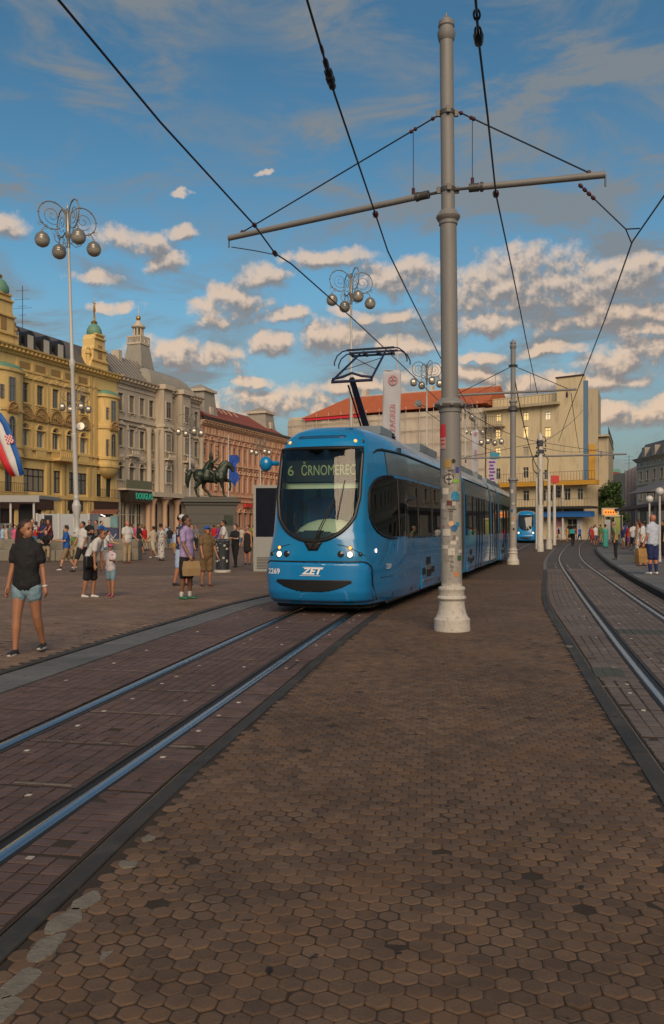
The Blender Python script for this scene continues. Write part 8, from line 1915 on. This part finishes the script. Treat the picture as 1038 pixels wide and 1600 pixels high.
person('woman in white top and patterned skirt near the platform kerb', 931, 853, 1.65, 20, 'white', 'floral', 'knee', 'black', 'tan', 'short', dict(STAND), 2, ground=.125, sex='f')
person('person in red dress just left of the patterned skirt', 926, 850, 1.55, 10, 'red', hair='brown', skin='red', style='bob', pose=STAND, lod=2, dress=(.3, .08), sex='f', ground=.125)
person('person in black at the far right edge behind the bald man', 1036, 872, 1.7, -90, 'black', 'black', 'long', 'black', 'tan', 'short', STAND, 2, ground=.125)
# --- cyclist with delivery box, seen from behind
cyc = thing('bicycle', 'bicycle ridden down the middle of the street by the delivery rider', 'bicycle', G(895, 853)); cyc.rotation_euler = (0, 0, R(-20))
for y in (-.5, .5): mb = MB(); mb.tube([(0, y + .33 * math.cos(a), .34 + .33 * math.sin(a)) for a in [2 * PI * i / 16 for i in range(17)]], .022, 5); mb.build('wheel', M_shoe, cyc)
mb = MB(); mb.tube([(0, -.5, .34), (0, -.15, .85), (0, .35, .85), (0, .5, .34)], .02, 5); mb.tube([(0, -.15, .85), (0, .05, .3), (0, .35, .85)], .02, 5); mb.tube([(-.28, .35, 1.05), (.28, .35, 1.05)], .018, 5); mb.tube([(0, .35, .85), (0, .35, 1.05)], .018, 5); mb.build('frame', M_wire, cyc)
pr = person('cyclist in black riding away from us with a teal delivery box', 895, 853, 1.72, 160, 'black', 'black', 'long', 'black', 'dark', 'short', dict(sit=True, seat=.50, ll=(50, 50), rl=(20, 60), lean=22, la=(50, 10, 20), ra=(50, 10, 20)), 2)
mb = MB(); mb.box(-.22, .22, .10, .48, 1.02, 1.42); o = mb.build('delivery_box', mat('teal_box', (.01, .26, .26), .5), None); o.location = G(895, 853); o.rotation_euler = (0, 0, R(160)); md = o.modifiers.new('b', 'BEVEL'); md.width = .04; tag(o, 'teal square delivery box on the back of the cyclist', 'box')
# --- people too small to show much: simple mates from a few prototypes, copied
random.seed(21)
protos = []
def proto(top, bottom, hair, skin, pose, style='short', sex='m', dress=None, bot='knee'):
    return (top, bottom, hair, skin, pose, style, sex, dress, bot)
tops = ['white', 'black', 'red', 'navy', 'grey', 'cream', 'ltblue', 'green', 'purple', 'yellow', 'blue', 'pink']
far = []
for k in range(16): far.append((random.uniform(205, 300), random.uniform(856, 862)))
for k in range(8): far.append((random.uniform(-5, 45), random.uniform(862, 868)))
for k in range(14): far.append((random.uniform(18, 135), random.uniform(858, 864)))
for k in range(9): far.append((random.uniform(300, 400), random.uniform(853, 860)))
for k in range(16): far.append((random.uniform(868, 940), random.uniform(843, 847)))
for k in range(8): far.append((random.uniform(936, 1036), random.uniform(845, 853)))
hair_w = {'black': 'dark-haired', 'brown': 'brown-haired', 'blond': 'fair-haired', 'grey': 'grey-haired', 'auburn': 'auburn-haired'}
near = [(230, 'near the shops left of the monument'), (300, 'by the foot of the monument'), (400, 'between the monument and the info panel'), (905, 'in front of the far shopfront'), (1040, 'on the far platform')]
for k, (px, py) in enumerate(far):
    tp = tops[k % len(tops)]; bt = ['black', 'jeans', 'khaki', 'navy', 'cream'][k % 5]; hr = ['black', 'brown', 'blond', 'grey', 'auburn'][(k * 3) % 5]
    where = 'at the far left behind the stalls' if px < 60 else 'between the seat wall and the grey container' if px < 140 else 'left of the monument, by the shops' if px < 283 else 'in front of the monument pedestal' if px < 372 else 'right of the monument' if px < 420 else 'before the distant shopfronts' if px < 936 else 'on the far part of the right platform'
    fem = k % 3 == 0
    person('%s %s in %s top, %s %s, %s' % (hair_w[hr], 'woman' if fem else 'man', dict(ltblue='pale blue').get(tp, tp), dict(jeans='blue').get(bt, bt), 'shorts' if k % 2 else 'trousers', where), px, py, random.uniform(1.6, 1.8), random.uniform(-180, 180), tp, bt, 'knee' if k % 2 else 'long', hr, random.choice(['tan', 'light', 'red', 'dark']), 'bob' if fem else 'short', random.choice([WALK, WALK2, STAND]), 2, ground=0 if px < 936 else .12, sex='f' if fem else 'm')
# pigeons and small litter are left to the eye: one sparrow-sized bird on the second lamp

# ================================================================== pieces that came out of one helper become parts of their own
SPLIT = dict(roof_box='roof_box', string_course='string_course', panel_seam='panel_seam', seat='seat', window_bars='window_bar', clamp='clamp', moulding='moulding', insulator='insulator', eyes='eye', eyebrows='eyebrow', sunglasses='lens', door_frame='door_bar', skirt_edge='skirt_edge', turnbuckle='turnbuckle', line_fitting='line_fitting', stay_wires='stay_wire', awning='awning', box='box', base_frame='frame_piece', collector_head='head_piece', bulkhead='bulkhead', side_window='side_window', wheelset='wheel', upper_arm='arm_tube', knee_bar='knee_bar', frame='frame', canopy_roof='canopy_roof', shelter_roof='shelter_roof', signal_head='signal_head', cross_arm='cross_arm')
def islands(me):
    par = list(range(len(me.vertices)))
    def find(i):
        while par[i] != i: par[i] = par[par[i]]; i = par[i]
        return i
    for p in me.polygons:
        v = p.vertices; r = find(v[0])
        for k in v[1:]: par[find(k)] = r
    out = {}
    for p in me.polygons: out.setdefault(find(p.vertices[0]), []).append(p)
    return out
bpy.context.view_layer.update()
for o in [o for o in list(bpy.data.objects) if o.type == 'MESH' and o.parent and o.name.split('.')[0] in SPLIT and not o.modifiers and not o.children and o.data.users == 1]:
    me = o.data
    if len(me.polygons) > 3000: continue
    isl = islands(me)
    if not (1 < len(isl) <= 14): continue
    nm = SPLIT[o.name.split('.')[0]]; mats_ = list(me.materials)
    for ps in isl.values():
        vm = {}; V = []; Fs = []; mi = []; sm = []
        for p in ps:
            for v in p.vertices:
                if v not in vm: vm[v] = len(V); V.append(tuple(me.vertices[v].co))
            Fs.append([vm[v] for v in p.vertices]); mi.append(p.material_index); sm.append(p.use_smooth)
        m2 = bpy.data.meshes.new(nm); m2.from_pydata(V, [], Fs)
        for m_ in mats_: m2.materials.append(m_)
        m2.polygons.foreach_set('material_index', mi); m2.polygons.foreach_set('use_smooth', sm)
        if any(sm): m2.set_sharp_from_angle(angle=R(35))
        q = link(nm, m2, o.parent); q.matrix_local = o.matrix_local.copy()
    bpy.data.objects.remove(o)
